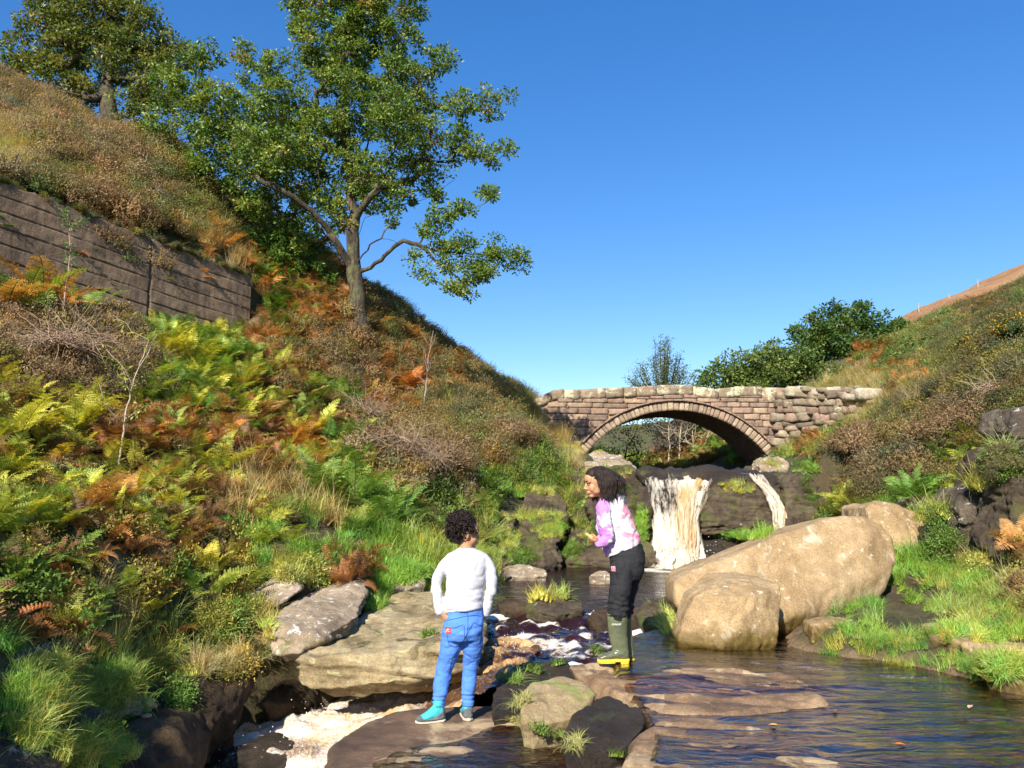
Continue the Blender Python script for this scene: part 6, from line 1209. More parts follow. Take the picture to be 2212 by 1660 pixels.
def hand(mb, wrist, fwd, palm_n, thumb_side, s=.9, curl=.6, pinch=False):
    """palm, four unequal curled fingers and a thumb from the side of the palm"""
    f = Vector(fwd).normalized(); n = Vector(palm_n); n = (n - f * n.dot(f)).normalized(); w = f.cross(n) * thumb_side; wr = Vector(wrist)
    rot = Matrix((f, w, n)).transposed(); mb.ball(wr + f * .038 * s, (.044 * s, .034 * s, .014 * s), 12, rot=rot)
    limb(mb, [wr - f * .03, wr + f * .015], [.021 * s, .022 * s], 10)
    for i, (off, L_, r) in enumerate([(.025, .062, .0075), (.009, .070, .0078), (-.008, .065, .0074), (-.024, .050, .0066)]):
        p = wr + (f * .070 + w * off) * s; pts = [p - f * .02 * s, p]; a = curl * (.5 + .12 * i) * (1.3 if pinch and i == 0 else 1)
        for seg, fr in enumerate((.45, .32, .25)): d = f * math.cos(a) + n * math.sin(a); pts.append(pts[-1] + d * L_ * fr * s); a += curl * (1.0 + .1 * i)
        mb.tube(pts, [r * s * 1.05, r * s, r * s, r * s * .92, r * s * .8], 8); mb.ball(pts[-1], r * s * .8, 8)
    p = wr + (f * .022 + w * .026) * s; t1 = p + (f * .55 + w * .65 + n * .45).normalized() * .032 * s; t2 = t1 + (f * .8 + w * (.0 if pinch else .25) + n * .6).normalized() * .026 * s; t3 = t2 + (f * .9 - w * .15 + n * .45).normalized() * .02 * s
    mb.tube([p, t1, t2, t3], [.012 * s, .0105 * s, .009 * s, .0075 * s], 8); mb.ball(t3, .0076 * s, 8)
def head_parts(mb, M):
    """M maps head space (x forward, y left, z up) to the scene"""
    Rm = M.to_3x3(); sc = Rm.col[0].length; rot = Rm.normalized()
    def b(c, r, n=16): mb.ball(M @ Vector(c), [q * sc for q in r], n, rot=rot)
    b((-.006, 0, .022), (.090, .073, .088), 24); b((.030, 0, -.030), (.060, .056, .078), 20); b((.020, 0, -.060), (.056, .048, .050), 18); b((.058, 0, -.094), (.025, .027, .018), 14)
    b((.060, 0, .035), (.034, .055, .045), 18)
    mb.tube([M @ Vector(q) for q in [(.086, 0, .006), (.096, 0, -.012), (.106, 0, -.030), (.098, 0, -.042)]], [.0075 * sc, .008 * sc, .0105 * sc, .0085 * sc], 10)
    for s in (1, -1):
        b((.094, .010 * s, -.036), (.010, .0075, .0075), 10); b((.074, .030 * s, .014), (.018, .024, .009), 12); b((.050, .034 * s, -.036), (.032, .024, .036), 14); b((-.006, .074 * s, -.016), (.016, .007, .027), 12); b((-.002, .070 * s, -.020), (.010, .012, .018), 10)
        b((.026, .042 * s, -.060), (.034, .016, .028), 12)
    b((.090, 0, -.0605), (.0125, .021, .0055), 12); b((.088, 0, -.0715), (.0125, .018, .0065), 12); b((.078, 0, -.066), (.016, .026, .016), 12)
def face_bits(M, parent, o, gaze=0):
    Rm = M.to_3x3(); sc = Rm.col[0].length; rot = Rm.normalized(); ov = Vector(o)
    for s in (1, -1):
        mb = MB(); mb.ball(M @ Vector((.0755, .031 * s, -.004)) - ov, (.0122 * sc, .0125 * sc, .0050 * sc), 14, rot=rot)
        mb.ball(M @ Vector((.0850, .030 * s, -.005)) - ov, (.0040 * sc, .0062 * sc, .0048 * sc), 12, 1, rot=rot); mb.obj('eye', [M_EYE, M_IRIS], parent)
        mb = MB(); mb.tube([M @ Vector(q) - ov for q in [(.074, .048 * s, .006), (.085, .038 * s, .0055), (.0885, .029 * s, .0045), (.087, .018 * s, .001)]], [.0018 * sc, .0030 * sc, .0030 * sc, .0018 * sc], 6); mb.obj('eyelid', [M_LASH], parent)
        mb = MB(); mb.tube([M @ Vector(q) - ov for q in [(.075, .052 * s, .018), (.087, .038 * s, .0235), (.0925, .020 * s, .021), (.092, .013 * s, .0175)]], [.0015 * sc, .0032 * sc, .0034 * sc, .002 * sc], 6); mb.obj('eyebrow', [M_LASH], parent)
    mb = MB(); mb.ball(M @ Vector((.0925, 0, -.0610)) - ov, (.0115 * sc, .0200 * sc, .0048 * sc), 14, rot=rot); mb.ball(M @ Vector((.0905, 0, -.0718)) - ov, (.0115 * sc, .0172 * sc, .0058 * sc), 14, rot=rot); mb.obj('lips', [M_LIP], parent)
M_EYE = plain('eye_white', (.32, .28, .25), .3); M_IRIS = plain('iris', (.03, .015, .008), .15); M_LASH = plain('lash_and_brow', (.02, .012, .008), .7); M_LIP = plain('lips', (.38, .15, .11), .45, .1)
M_SKIN = plain('skin_brown', (.46, .235, .125), .5, .08, 20, .15, 90, sss=.12); M_HAIR = plain('black_brown_hair', (.020, .012, .009), .62, .4, 40, spec=.3)
def finish(mb, name, mats, parent, o, vox, sm=3, amp=0, fold=None, sf=.5):
    me = bpy.data.meshes.new(name); me.from_pydata([tuple(Vector(v) - Vector(o)) for v in mb.v], [], mb.f); me = remesh(me, vox, sm, sf)
    if fold is not None or amp:
        V = get_co(me); Nn = get_no(me); d = fold(V + np.array(o)) if fold else fbm(V * 12, 3, 5) * amp; set_co(me, V + Nn * d[:, None])
    for m in mats: me.materials.append(m)
    return link(name, me, parent)
def bvh_of(ob, o):
    me = ob.data; V = get_co(me) + np.array(o); return BVHTree.FromPolygons([Vector(v) for v in V], [tuple(p.vertices) for p in me.polygons])
def on_cloth(bvh, p, lift=.0015):
    c = Vector((0, 0, CAMZ)); d = (Vector(p) - c).normalized(); h = bvh.ray_cast(c, d)
    return (h[0] + h[1] * lift) if h[0] is not None else None
def stitch(bvh, PTS, r, name, mat, parent, o, lift=.0012):
    out = []
    for a, b in zip(PTS[:-1], PTS[1:]):
        for j in range(12):
            h = on_cloth(bvh, Vector(a).lerp(Vector(b), j / 12), lift)
            if h is not None: out.append(h - Vector(o))
    if len(out) > 1: mb = MB(); mb.tube(out, r, 5); return mb.obj(name, [mat], parent)
def patch(bvh, centre, w, h, name, mat, parent, o, lift=.003, nx=8, rotz=0):
    """a small cloth label lying on the garment"""
    vs = []; ok = True
    for i in range(nx + 1):
        for j in range(nx + 1):
            a = (i / nx - .5) * w; b = (j / nx - .5) * h; q = Vector(centre) + Vector((a * math.cos(rotz) - b * math.sin(rotz), 0, a * math.sin(rotz) + b * math.cos(rotz))); p = on_cloth(bvh, q, lift)
            vs.append(tuple((p if p is not None else q) - Vector(o)))
    mb = MB(); mb.add(vs, [tuple(f) for f in grid_faces(nx + 1, nx + 1)]); return mb.obj(name, [mat], parent)
# ----- the boy -----
def PB(cx, cy, d=0.): return Vector(P((1020 + cx / 2.912) * .864, (1260 + cy / 2.912) * .864, 5.76 + d))
bo_ = PB(330, 1590); bo_.z = .0
boy = empty('person', bo_); tag(boy, 'boy seen from behind in a white sweatshirt, blue jogging trousers and turquoise shoes, looking right', 'person')
M_SWEAT = plain('white_jersey', (.52, .51, .55), .9, .05, 30, .15, 260, spec=.15); M_JOG = plain('blue_jersey', (.085, .215, .62), .9, .14, 9, .35, 220, spec=.15); M_NAVY = plain('navy_stitching', (.012, .03, .13), .9)
def fold_sweat(V):
    z = V[:, 2]; lo = sst(.98, .80, z); arm = sst(.16, .2, np.abs(V[:, 0] - bo_.x - .045)) 
    return fbm(V * [5, 5, 16], 3, 3) * (.003 + .006 * lo) + fbm(V * [14, 14, 22], 3, 8) * .0018 - np.exp(-(pn(V * [9, 9, 7], 12) / .10) ** 2) * .003 + np.sin((z + fbm(V * [4, 4, 4], 2, 9) * .06) * 110) * .0010 * sst(.93, .86, z) * sst(.72, .80, z)
mb = MB(); X = Vector((1, 0, 0)); Yv = Vector((0, 1, 0)); W_ = .000984
def ringB(x0, x1, cy, dp, d=0., tilt=0): c = PB((x0 + x1) / 2, cy, d); return (c, X * (x1 - x0) / 2 * W_ + Vector((0, 0, tilt)), Yv * dp * 1.055)
mb.loft([ringB(372, 468, 318, .045, -.01), ringB(348, 508, 334, .062, -.005), ringB(308, 555, 356, .074), ringB(284, 580, 392, .086), ringB(276, 585, 450, .098), ringB(280, 568, 540, .100), ringB(276, 548, 640, .098), ringB(262, 540, 710, .100), ringB(262, 540, 745, .103, 0, .015), ringB(272, 536, 772, .10, 0, .018)], 28)
limb(mb, [PB(322, 396, 0), PB(244, 480, .0), PB(206, 590, .0), PB(218, 690, -.02), PB(232, 780, -.03)], [.041, .040, .037, .034, .032])
limb(mb, [PB(546, 398, 0), PB(601, 480, .0), PB(612, 590, .0), PB(592, 690, .01), PB(566, 792, .03)], [.041, .040, .037, .034, .032])
mb.loft([(PB(232, 770, -.03), X * .036, Yv * .034), (PB(236, 800, -.03), X * .032, Yv * .03)], 12)
swt = finish(mb, 'sweatshirt', [M_SWEAT], boy, bo_, .0065, 9, fold=fold_sweat)
def fold_jog(V):
    z = V[:, 2]; k = sst(.62, .35, z)
    return fbm(V * [7, 7, 11], 3, 13) * .008 + fbm(V * [16, 16, 30], 3, 15) * .0030 - np.exp(-(pn(V * [7, 7, 12], 16) / .10) ** 2) * .0035 + np.sin(z * 2 * math.pi / .030) * .0032 * sst(.20, .185, z) * sst(.115, .125, z)
mb = MB()
mb.loft([ringB(280, 532, 748, .085, 0, .012), ringB(276, 536, 800, .095), ringB(264, 542, 870, .108, -.01), ringB(256, 540, 930, .112, -.015), ringB(255, 530, 985, .10, -.008)], 28)
limb(mb, [PB(338, 900, -.01), PB(318, 1010, -.005), PB(272, 1180, .02), PB(245, 1290, .01), PB(232, 1385, 0)], [.074, .076, .056, .050, .046])
limb(mb, [PB(462, 900, -.01), PB(470, 1010, 0), PB(455, 1180, .05), PB(445, 1290, .045), PB(438, 1365, .04)], [.068, .068, .055, .050, .045])
for a, b, d in ((PB(231, 1392, 0), PB(226, 1478, 0), 0), (PB(438, 1372, .04), PB(436, 1470, .04), 0)): mb.tube([a, a.lerp(b, .25), a.lerp(b, .5), a.lerp(b, .75), b], [.050, .045, .0455, .045, .044], 18)
jog = finish(mb, 'trousers', [M_JOG], boy, bo_, .0065, 3, fold=fold_jog)
bj = bvh_of(jog, bo_)
for pts_ in ([(282, 850), (340, 838), (430, 818), (500, 812), (534, 822)], [(430, 775), (437, 830), (436, 900), (425, 960), (408, 990)], [(270, 905), (285, 960), (300, 1030), (345, 1044), (390, 1022), (413, 978), (408, 880)], [(270, 900), (340, 905), (408, 878)],
             [(478, 865), (440, 930), (418, 978), (450, 1010), (490, 1030), (520, 1012), (534, 950), (538, 900)], [(478, 862), (510, 882), (540, 890)], [(380, 768), (430, 772), (485, 762)], [(305, 1220), (312, 1160), (345, 1090), (385, 1030)]):
    stitch(bj, [PB(*q) for q in pts_], .0016, 'seam', M_NAVY, jog, bo_)
patch(bj, PB(294, 925), .036, .040, 'cloth_label', plain('red_label', (.62, .05, .04), .8), jog, bo_)
for pts_ in ([(282, 936), (290, 922), (304, 915)], [(284, 918), (294, 912), (300, 922)], [(296, 932), (306, 930)]): stitch(bj, [PB(*q) for q in pts_], .0022, 'label_mark', plain('white_mark', (.75, .72, .7), .8), jog, bo_, .0045)
# skin: head turned to the right, neck, trunk, arms, hands, legs in one surface
hc = PB(412, 210, .01); fw = Vector((.92, .39, 0)).normalized(); yw = math.atan2(fw.y, fw.x)
Mh = Matrix.Translation(hc) @ Matrix.Rotation(yw, 4, 'Z') @ Matrix.Rotation(R(4), 4, 'Y') @ Matrix.Scale(1.03, 4)
mb = MB(); head_parts(mb, Mh)
limb(mb, [PB(418, 250, .0), PB(424, 330, -.005), PB(425, 380, 0)], [.046, .044, .05])
mb.loft([ringB(330, 520, 370, .05), ringB(310, 550, 420, .07), ringB(310, 535, 600, .07), ringB(300, 510, 780, .075), ringB(290, 510, 900, .085), ringB(300, 500, 960, .07)], 20)
limb(mb, [PB(312, 392, .005), PB(240, 490, .005), PB(208, 590, .003), PB(236, 790, -.03)], [.028, .024, .020, .018]); limb(mb, [PB(556, 392, .005), PB(600, 490, .005), PB(609, 590, .003), PB(562, 800, .03)], [.028, .024, .020, .018])
limb(mb, [PB(338, 920), PB(272, 1190, .02), PB(228, 1480, 0)], [.055, .038, .026]); limb(mb, [PB(462, 920), PB(455, 1190, .05), PB(437, 1470, .04)], [.052, .038, .026])
for p_, q_ in ((PB(228, 1490, 0), PB(170, 1565, -.025)), (PB(437, 1480, .04), PB(425, 1560, .08))): limb(mb, [p_, p_ + Vector((0, 0, -.04)), q_], [.026, .026, .018])
hand(mb, PB(240, 792, -.03), PB(285, 850, -.045) - PB(240, 792, -.03), (.5, .4, -.1), 1, .86, .75)
hand(mb, PB(560, 802, .03), PB(540, 850, .05) - PB(560, 802, .03), (-.5, .3, -.1), -1, .86, .8)
finish(mb, 'body', [M_SKIN], boy, bo_, .0042, 2)
face_bits(Mh, boy, bo_)
rs = random.Random(3); mb = MB(); Rh = Mh.to_3x3()
mb.ball(Mh @ Vector((-.028, 0, .040)) - bo_, (.086, .082, .083), 20, rot=Rh.normalized()); mb.ball(Mh @ Vector((-.050, 0, -.022)) - bo_, (.052, .066, .060), 16, rot=Rh.normalized())
for i in range(760):
    v = Vector((rs.gauss(0, 1), rs.gauss(0, 1), rs.gauss(.35, 1))).normalized(); q = Vector((-.030 + v.x * .092, v.y * .090, .034 + v.z * .094))
    if q.x > .040 and q.z < .062: continue
    if q.z < -.055: q.x = min(q.x, -.03)
    if q.x > -.022 and q.z < .012: continue
    ax = Vector((rs.gauss(0, 1), rs.gauss(0, 1), rs.gauss(0, 1))).normalized(); a = ax.orthogonal().normalized(); b = ax.cross(a); r = rs.uniform(.009, .021); ph = rs.uniform(0, 6.28); q *= rs.uniform(.96, 1.10)
    mb.tube([Mh @ (q + (a * math.cos(ph + t * .9) + b * math.sin(ph + t * .9)) * r + ax * t * .003) - bo_ for t in range(8)], [.0026, .0034, .0036, .0036, .0034, .003, .0024, .0012], 4, cap=False)
mb.obj('hair', [M_HAIR], boy)
# shoes
M_TURQ = plain('turquoise_suede', (.05, .42, .47), .8, .25, 14, .3, 80); M_GREY = plain('grey_suede', (.11, .12, .12), .85, .3, 18, .3, 90); M_SOLE = plain('pale_rubber_sole', (.50, .43, .34), .8, .25, 20, .3, 50); M_LACE = plain('turquoise_lace', (.10, .62, .68), .6)
def shoe(heel, toe, label, hh=.095):
    h = Vector(heel); t = Vector(toe); f = (t - h); Ln = f.length; f.normalize(); s = Vector((-f.y, f.x, 0)).normalized(); up = Vector((0, 0, 1)); rt = empty('shoe', h); rt.parent = boy; rt.location = h - bo_; o = h
    def ring(x, w, z0, z1, n=.5): c = h + f * x * Ln + up * (z0 + z1) / 2; return (c - o, s * w, up * (z1 - z0) / 2)
    mb = MB(); mb.loft([ring(.02, .018, .03, hh * .85), ring(.08, .030, .022, hh), ring(.25, .034, .02, hh * 1.04), ring(.42, .035, .02, hh * .92), ring(.60, .038, .018, hh * .66), ring(.78, .038, .016, hh * .52), ring(.92, .030, .016, hh * .42), ring(1.0, .014, .018, hh * .30)], 20)
    mb.tube([h + f * Ln * .22 + up * hh * .9 - o, h + f * Ln * .20 + up * hh * 1.2 - o], [.036, .036], 16)
    up_ = finish(mb, 'upper', [M_TURQ], rt, (0, 0, 0), .004, 2)
    mb = MB(); mb.loft([ring(-.03, .020, .018, .055), ring(.06, .034, .018, .062), ring(.18, .0365, .018, .050), ring(.40, .038, .018, .040), ring(.62, .041, .016, .044), ring(.85, .040, .016, .052), ring(1.0, .026, .016, .044), ring(1.04, .010, .018, .034)], 20); mb.loft([ring(-.03, .016, .03, .085), ring(.06, .0325, .03, .096), ring(.20, .036, .03, .078), ring(.34, .037, .03, .056)], 18); mb.loft([ring(.84, .040, .03, .056), ring(.96, .030, .03, .052), ring(1.02, .014, .03, .042)], 16)
    finish(mb, 'rand', [M_GREY], rt, (0, 0, 0), .004, 2)
    mb = MB(); mb.loft([ring(-.05, .016, .004, .026), ring(.05, .036, .0, .024), ring(.3, .038, .0, .022), ring(.6, .043, .0, .022), ring(.88, .042, .0, .024), ring(1.03, .024, .004, .026), ring(1.07, .008, .010, .026)], 20)
    finish(mb, 'sole', [M_SOLE], rt, (0, 0, 0), .004, 1)
    mb = MB()
    for k in range(5):
        x = .34 + k * .075; z = hh * (1.0 - k * .09); mb.tube([h + f * Ln * x + s * .026 * q + up * (z - .018 * q * q) - o for q in (-1, -.5, 0, .5, 1)], .0026, 5)
    c = h + f * Ln * .36 + up * hh * 1.02 - o; mb.tube([c, c + s * .03 + f * .01 + up * .012, c + s * .045 - up * .008], .0026, 5); mb.tube([c, c - s * .03 + f * .012 + up * .01, c - s * .04 - up * .012], .0026, 5)
    mb.obj('laces', [M_LACE], rt)
h1 = PB(262, 1585, .0); h1.z = .002; t1 = PB(66, 1600, -.06); t1.z = .002; shoe(h1, t1, '', .122)
h2 = PB(440, 1585, .0); h2.z = .002; t2 = PB(414, 1540, .19); t2.z = .002; shoe(h2, t2, '', .122)
# ----- the girl -----
GD = 6.48
def PG(cx, cy, d=0.): return Vector(P((1400 + cx / 2.912) * .864, (1130 + cy / 2.912) * .864, GD + d))
go_ = PG(440, 1545); go_.z = PG(440, 1540).z
girl = empty('person', go_); tag(girl, 'girl in pink and purple tie dye hoodie, black trousers and green boots, leaning forward', 'person')
GW = .2967 * GD / FV
m_tie, nt, pr, out = new_mat('tie_dye_jersey'); tc = N(nt, 'ShaderNodeTexCoord'); oc = tc.outputs['Object']; sx = N(nt, 'ShaderNodeSeparateXYZ'); L(nt, oc, sx.inputs[0])
n1 = noise(nt, oc, 7.5, 5, .6, .6); n2 = noise(nt, mapping(nt, oc, (1, 1, 1), (1, 2, .5)), 8.5, 5, .6, .5)
front = N(nt, 'ShaderNodeMapRange'); L(nt, sx.outputs[0], front.inputs[0]); front.inputs[1].default_value = -.03; front.inputs[2].default_value = -.13; front.inputs[3].default_value = 0; front.inputs[4].default_value = .16
back_ = N(nt, 'ShaderNodeMapRange'); L(nt, sx.outputs[0], back_.inputs[0]); back_.inputs[1].default_value = -.04; back_.inputs[2].default_value = .06; back_.inputs[3].default_value = -.06; back_.inputs[4].default_value = .13
c = mixc(nt, ramp(nt, math_(nt, 'ADD', n2, back_.outputs[0]), [(.56, 0), (.66, 1)]), (.60, .565, .58), (.66, .24, .33))
c = mixc(nt, ramp(nt, math_(nt, 'ADD', n1, front.outputs[0]), [(.60, 0), (.68, 1)]), c, (.50, .20, .58)); L(nt, c, pr.inputs['Base Color']); pr.inputs['Roughness'].default_value = .9; bump(nt, pr, noise(nt, oc, 180, 3), .3, .004)
M_BLK = plain('black_nylon', (.022, .022, .024), .85, .25, 10, .2, 160, spec=.2)
def ringG(x0, x1, y0, y1, dp, d=0.):
    a = PG(x0, y0, d); b = PG(x1, y1, d); return ((a + b) / 2, (b - a) / 2, Yv * dp * 1.055)
def fold_tie(V): return fbm(V * [8, 8, 12], 3, 23) * .010 - np.exp(-(pn(V * [6, 6, 10], 26) / .10) ** 2) * .005 + fbm(V * [20, 20, 34], 3, 25) * .0028
mb = MB()
mb.loft([ringG(300, 400, 330, 320, .050), ringG(275, 445, 365, 322, .085), ringG(262, 480, 420, 370, .115), ringG(270, 515, 500, 450, .118), ringG(285, 548, 590, 530, .112), ringG(300, 568, 660, 585, .110), ringG(318, 584, 730, 635, .115), ringG(330, 590, 772, 662, .112)], 28)
limb(mb, [PG(318, 392, -.10), PG(322, 480, -.13), PG(345, 590, -.14), PG(352, 630, -.14)], [.052, .050, .044, .042])
limb(mb, [PG(352, 632, -.14), PG(320, 650, -.15), PG(285, 662, -.15)], [.043, .038, .033])
limb(mb, [PG(330, 400, .10), PG(300, 520, .13), PG(320, 620, .12)], [.05, .044, .04]); limb(mb, [PG(320, 620, .12), PG(285, 640, .02)], [.04, .032])
mb.loft([ringG(352, 438, 320, 300, .06), ringG(375, 470, 352, 318, .075), ringG(400, 488, 392, 360, .065), ringG(430, 486, 410, 392, .03)], 18)
hood = finish(mb, 'hoodie', [m_tie], girl, go_, .0068, 6, fold=fold_tie)
def fold_tr(V):
    z = V[:, 2] - go_.z; return fbm(V * [8, 8, 9], 3, 33) * .008 + fbm((V + V[:, [2, 0, 1]] * .4) * [14, 14, 30], 3, 35) * .0075 * (.5 + sst(.60, .42, z)) + np.sin((z + fbm(V * 6, 2, 37) * .03) * 120) * .0035 * sst(.52, .44, z) * sst(.36, .38, z)
mb = MB()
mb.loft([ringG(352, 596, 745, 668, .105), ringG(358, 610, 780, 715, .118), ringG(362, 620, 830, 775, .125), ringG(366, 612, 890, 850, .12), ringG(372, 590, 940, 925, .10)], 28)
limb(mb, [PG(452, 850, -.07), PG(445, 960, -.075), PG(430, 1060, -.075), PG(425, 1130, -.07), PG(418, 1172, -.07)], [.088, .083, .079, .077, .074])
limb(mb, [PG(520, 850, .07), PG(500, 960, .075), PG(478, 1060, .075), PG(470, 1130, .07), PG(468, 1172, .07)], [.088, .080, .072, .068, .064])
mb.tube([PG(418, 1165, -.07), PG(418, 1188, -.07)], [.078, .07], 16); mb.tube([PG(470, 1165, .07), PG(470, 1188, .07)], [.062, .06], 16)
trs = finish(mb, 'trousers', [M_BLK], girl, go_, .007, 3, fold=fold_tr)
bt = bvh_of(trs, go_)
patch(bt, PG(389, 853), .032, .040, 'emblem', plain('pink_print', (.62, .28, .34), .8), trs, go_)
for pts_ in ([(378, 866), (386, 842), (394, 866)], [(398, 842), (398, 866)], [(374, 871), (404, 871)]): stitch(bt, [PG(*q) for q in pts_], .0018, 'emblem_mark', plain('dark_print', (.03, .02, .03), .8), trs, go_, .0045)
for pts_ in ([(372, 800), (410, 790), (412, 880), (410, 960), (404, 1060)], [(368, 800), (366, 900), (370, 960), (404, 965)]): stitch(bt, [PG(*q) for q in pts_], .0014, 'seam', plain('black_seam', (.008, .008, .009), .6), trs, go_)
# skin
hc = PG(268, 222, -.01); fw = Vector((-.97, -.24, 0)).normalized(); yw = math.atan2(fw.y, fw.x)
Mg = Matrix.Translation(hc) @ Matrix.Rotation(yw, 4, 'Z') @ Matrix.Rotation(R(10), 4, 'Y') @ Matrix.Scale(1.03, 4)
mb = MB(); head_parts(mb, Mg)
limb(mb, [PG(300, 260, 0), PG(325, 320, 0), PG(350, 380, 0)], [.046, .044, .05])
mb.loft([ringG(310, 420, 380, 350, .07), ringG(310, 460, 500, 470, .08), ringG(350, 520, 660, 620, .08), ringG(390, 570, 780, 760, .085), ringG(400, 560, 880, 870, .08)], 18)
limb(mb, [PG(325, 395, -.09), PG(350, 622, -.14), PG(282, 660, -.15)], [.030, .022, .019]); limb(mb, [PG(330, 400, .09), PG(318, 620, .12), PG(282, 640, .02)], [.036, .028, .019])
limb(mb, [PG(455, 860, -.07), PG(430, 1080, -.075), PG(440, 1450, -.07)], [.055, .038, .026]); limb(mb, [PG(510, 860, .07), PG(478, 1080, .075), PG(480, 1450, .07)], [.055, .038, .026])
for d in (-.07, .07): limb(mb, [PG(445 if d < 0 else 480, 1450, d), PG(440 if d < 0 else 480, 1500, d), PG(340 if d < 0 else 390, 1515, d)], [.026, .028, .022])
hand(mb, PG(284, 660, -.15), PG(232, 650, -.16) - PG(284, 660, -.15), (0, .5, .85), -1, .88, .8, True)
hand(mb, PG(284, 640, .02), PG(240, 640, -.02) - PG(284, 640, .02), (0, -.6, .6), 1, .86, .7)
finish(mb, 'body', [M_SKIN], girl, go_, .0040, 4)
face_bits(Mg, girl, go_)
rs = random.Random(5); mb = MB(); Rg = Mg.to_3x3().normalized()
mb.ball(Mg @ Vector((-.022, 0, .036)) - go_, (.089, .083, .082), 24, rot=Rg); mb.ball(Mg @ Vector((-.050, 0, -.020)) - go_, (.058, .074, .070), 18, rot=Rg); mb.ball(Mg @ Vector((.006, 0, .064)) - go_, (.076, .073, .056), 20, rot=Rg)
for i in range(760):
    v = Vector((rs.uniform(-1, .75), rs.choice((-1, 1)) * abs(rs.gauss(.6, .5)), rs.gauss(.3, .6))).normalized(); v.z = abs(v.z) if v.x > 0 else v.z
    if rs.random() < .38: v = Vector((rs.uniform(.2, 1.0), rs.gauss(0, .5), 1)).normalized()
    q = Vector((-.022 + v.x * .092, v.y * .086, .036 + v.z * .085))
    if q.x > .03 and q.z < .085 and abs(q.y) < .06: continue
    if q.x > -.0 and q.z < .02: continue
    sd = 1 if q.y > 0 else -1; p = Mg @ q; pts = [p - go_]; out_ = (Mg.to_3x3() @ Vector((-.25, .9 * sd, 0))); out_.z = 0; out_.normalize(); bk = (Mg.to_3x3() @ Vector((-1, 0, 0))); bk.z = 0; bk.normalize()
    n = rs.randint(11, 18); ph = rs.uniform(0, 6.28); fr_ = q.x > -.03
    ax = Vector((rs.gauss(0, 1), rs.gauss(0, 1), 0)).normalized()
    for t in range(n):
        h_ = p.z - hc.z
        w_ = max(0, min(1, (h_ + .02) / .10)) # still on the skull
        d = Vector((0, 0, -1)) * (1.0 - .55 * w_) + out_ * (.75 * w_ + .03) + bk * ((.55 if not fr_ else .35) * (w_ * .6 + .25)); d.normalize()
        p = p + d * .017 + ax * math.sin(ph + t * .95) * .010
        # keep outside of the skull
        lq = Mg.inverted() @ p; e = Vector(((lq.x + .022) / .096, lq.y / .088, (lq.z - .02) / .098)); 
        if e.length < 1: lq2 = Vector((e.normalized().x * .096 - .022, e.normalized().y * .088, e.normalized().z * .098 + .02)); p = Mg @ lq2
        lq = Mg.inverted() @ p
        if lq.x > .03 and lq.z < .05: p = Mg @ Vector((.01, lq.y + .01 * sd, lq.z))
        if p.z - hc.z < -.20 + .09 * rs.random(): break
        pts.append(p - go_)
    if len(pts) > 3: k = len(pts); mb.tube(pts, [.0042 * (1 - .6 * (j / k) ** 2) for j in range(k)], 5, cap=False)
mb.obj('hair', [M_HAIR], girl)
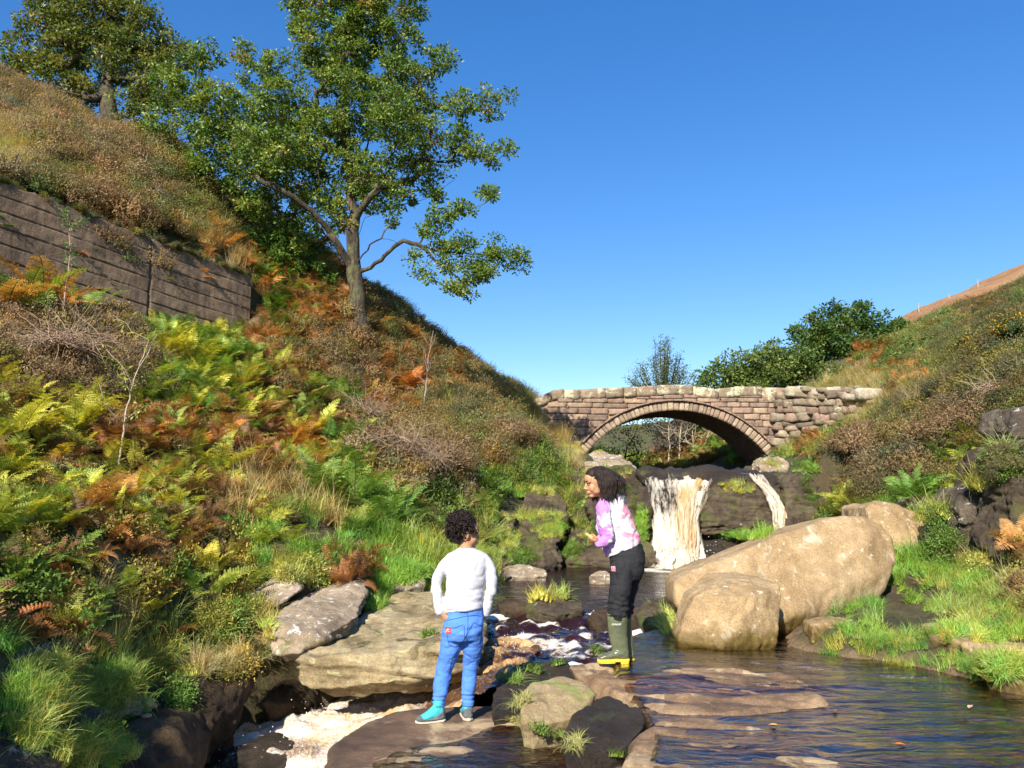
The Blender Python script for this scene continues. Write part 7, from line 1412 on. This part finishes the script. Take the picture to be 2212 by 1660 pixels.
# boots
m_boot, nt, pr, out = new_mat('green_rubber'); tc = N(nt, 'ShaderNodeTexCoord'); L(nt, ramp(nt, noise(nt, tc.outputs['Object'], 5, 5), [(.35, (.085, .095, .050)), (.6, (.15, .165, .09))]), pr.inputs['Base Color']); pr.inputs['Roughness'].default_value = .28; pr.inputs['Specular IOR Level'].default_value = .6
M_YEL = plain('yellow_rubber_sole', (.78, .56, .04), .45, .1); M_WPRINT = plain('white_print', (.75, .75, .7), .6)
def boot(dx, d, toe_d, lab):
    g = lambda cx, cy, dd=0: PG(cx + dx, cy, d + dd); base = g(440, 1545); rt = empty('boot', base); rt.parent = girl; rt.location = base - go_; o = base; zf = base.z
    Z_ = lambda cy: g(440, cy).z
    mb = MB(); rr_ = [(346, 486, 1186, .062), (350, 486, 1260, .060), (358, 488, 1340, .056), (374, 494, 1400, .050), (384, 498, 1440, .048), (378, 500, 1475, .046), (376, 502, 1500, .044)]
    mb.loft([(g((a + b) / 2, cy) - o, X * (b - a) / 2 * GW, Yv * w) for a, b, cy, w in rr_], 28)
    ft = [(495, .030, 1438, 1505), (460, .043, 1420, 1505), (420, .045, 1432, 1505), (385, .044, 1448, 1508), (350, .046, 1462, 1510), (315, .045, 1474, 1512), (290, .036, 1484, 1514), (274, .018, 1494, 1516)]
    mb.loft([(g(cx, (a + b) / 2, toe_d * (495 - cx) / 220) - o, Yv * w, Vector((0, 0, (b - a) / 2 * GW))) for cx, w, a, b in ft], 24)
    s_ = finish(mb, 'shaft', [m_boot], rt, (0, 0, 0), .005, 3, fold=lambda V: fbm(V * [10, 10, 16], 3, 43) * .003 + np.sin((V[:, 2] + V[:, 0] * .5) * 170) * .0014 * sst(.13, .10, V[:, 2]) * sst(.03, .07, V[:, 2]))
    mb = MB(); mb.loft([(g((346 + 486) / 2, 1190) - o, X * 72 * GW, Yv * .064), (g(416, 1178) - o, X * 71 * GW, Yv * .063)], 28); mb.obj('top_band', [m_boot], rt)
    mb = MB(); so = [(505, .024), (495, .036), (460, .044), (420, .042), (385, .042), (350, .048), (315, .047), (290, .038), (272, .018)]
    mb.loft([(g(cx, 1520 if cx > 300 else 1522, toe_d * (495 - cx) / 220) - o + Vector((0, 0, .003)), Yv * w, Vector((0, 0, .0165))) for cx, w in so], 20)
    mb.loft([(g(cx, 1534, toe_d * (495 - cx) / 220) - o, Yv * w, Vector((0, 0, .012))) for cx, w in ((500, .030), (490, .038), (455, .042), (440, .040))], 20); mb.loft([(g(cx, 1533, toe_d * (495 - cx) / 220) - o, Yv * w, Vector((0, 0, .008))) for cx, w in ((400, .036), (350, .046), (300, .040), (280, .022))], 20)
    finish(mb, 'sole', [M_YEL], rt, (0, 0, 0), .004, 1)
    return rt, s_, o
boot(38, .07, .0, 'far')
rt, sh, ob = boot(0, -.07, -.03, 'near')
cu = bpy.data.curves.new('t', 'FONT'); cu.body = 'DUNLOP'; cu.size = .022; cu.extrude = 0; cu.shear = .3; cu.offset = .0004; cu.align_x = 'CENTER'
tmp = bpy.data.objects.new('t', cu); C.objects.link(tmp); tm = bpy.data.meshes.new_from_object(tmp.evaluated_get(bpy.context.evaluated_depsgraph_get())); bpy.data.objects.remove(tmp)
bb_ = bvh_of(sh, ob); V = get_co(tm); c = PG(410, 1262, -.07); wmax = np.ptp(V[:, 0]); V *= [66 * GW / wmax] * 3
out_ = []
for v in V: h = on_cloth(bb_, c + Vector((v[0], 0, v[1])), .0016); out_.append((h if h is not None else c) - ob)
set_co(tm, np.array([tuple(q) for q in out_])); tm.materials.append(M_WPRINT); link('lettering', tm, rt)
# what she holds
mb = MB(); a = PG(214, 612, -.175); mb.box(a, (.062, .008, .020), Matrix.Rotation(R(32), 3, 'Y')); me = mb.mesh('c'); o = link('cracker', remesh(me, .0025, 2)); o.data.materials.append(plain('baked_biscuit', (.70, .42, .18), .8, .2, 60, .4, 120)); V = get_co(o.data); V += fbm(V * 60, 2, 3)[:, None] * .0012; set_co(o.data, V - np.array(a)); o.location = a
tag(o, 'thin golden cracker held in the girl fingers', 'snack')
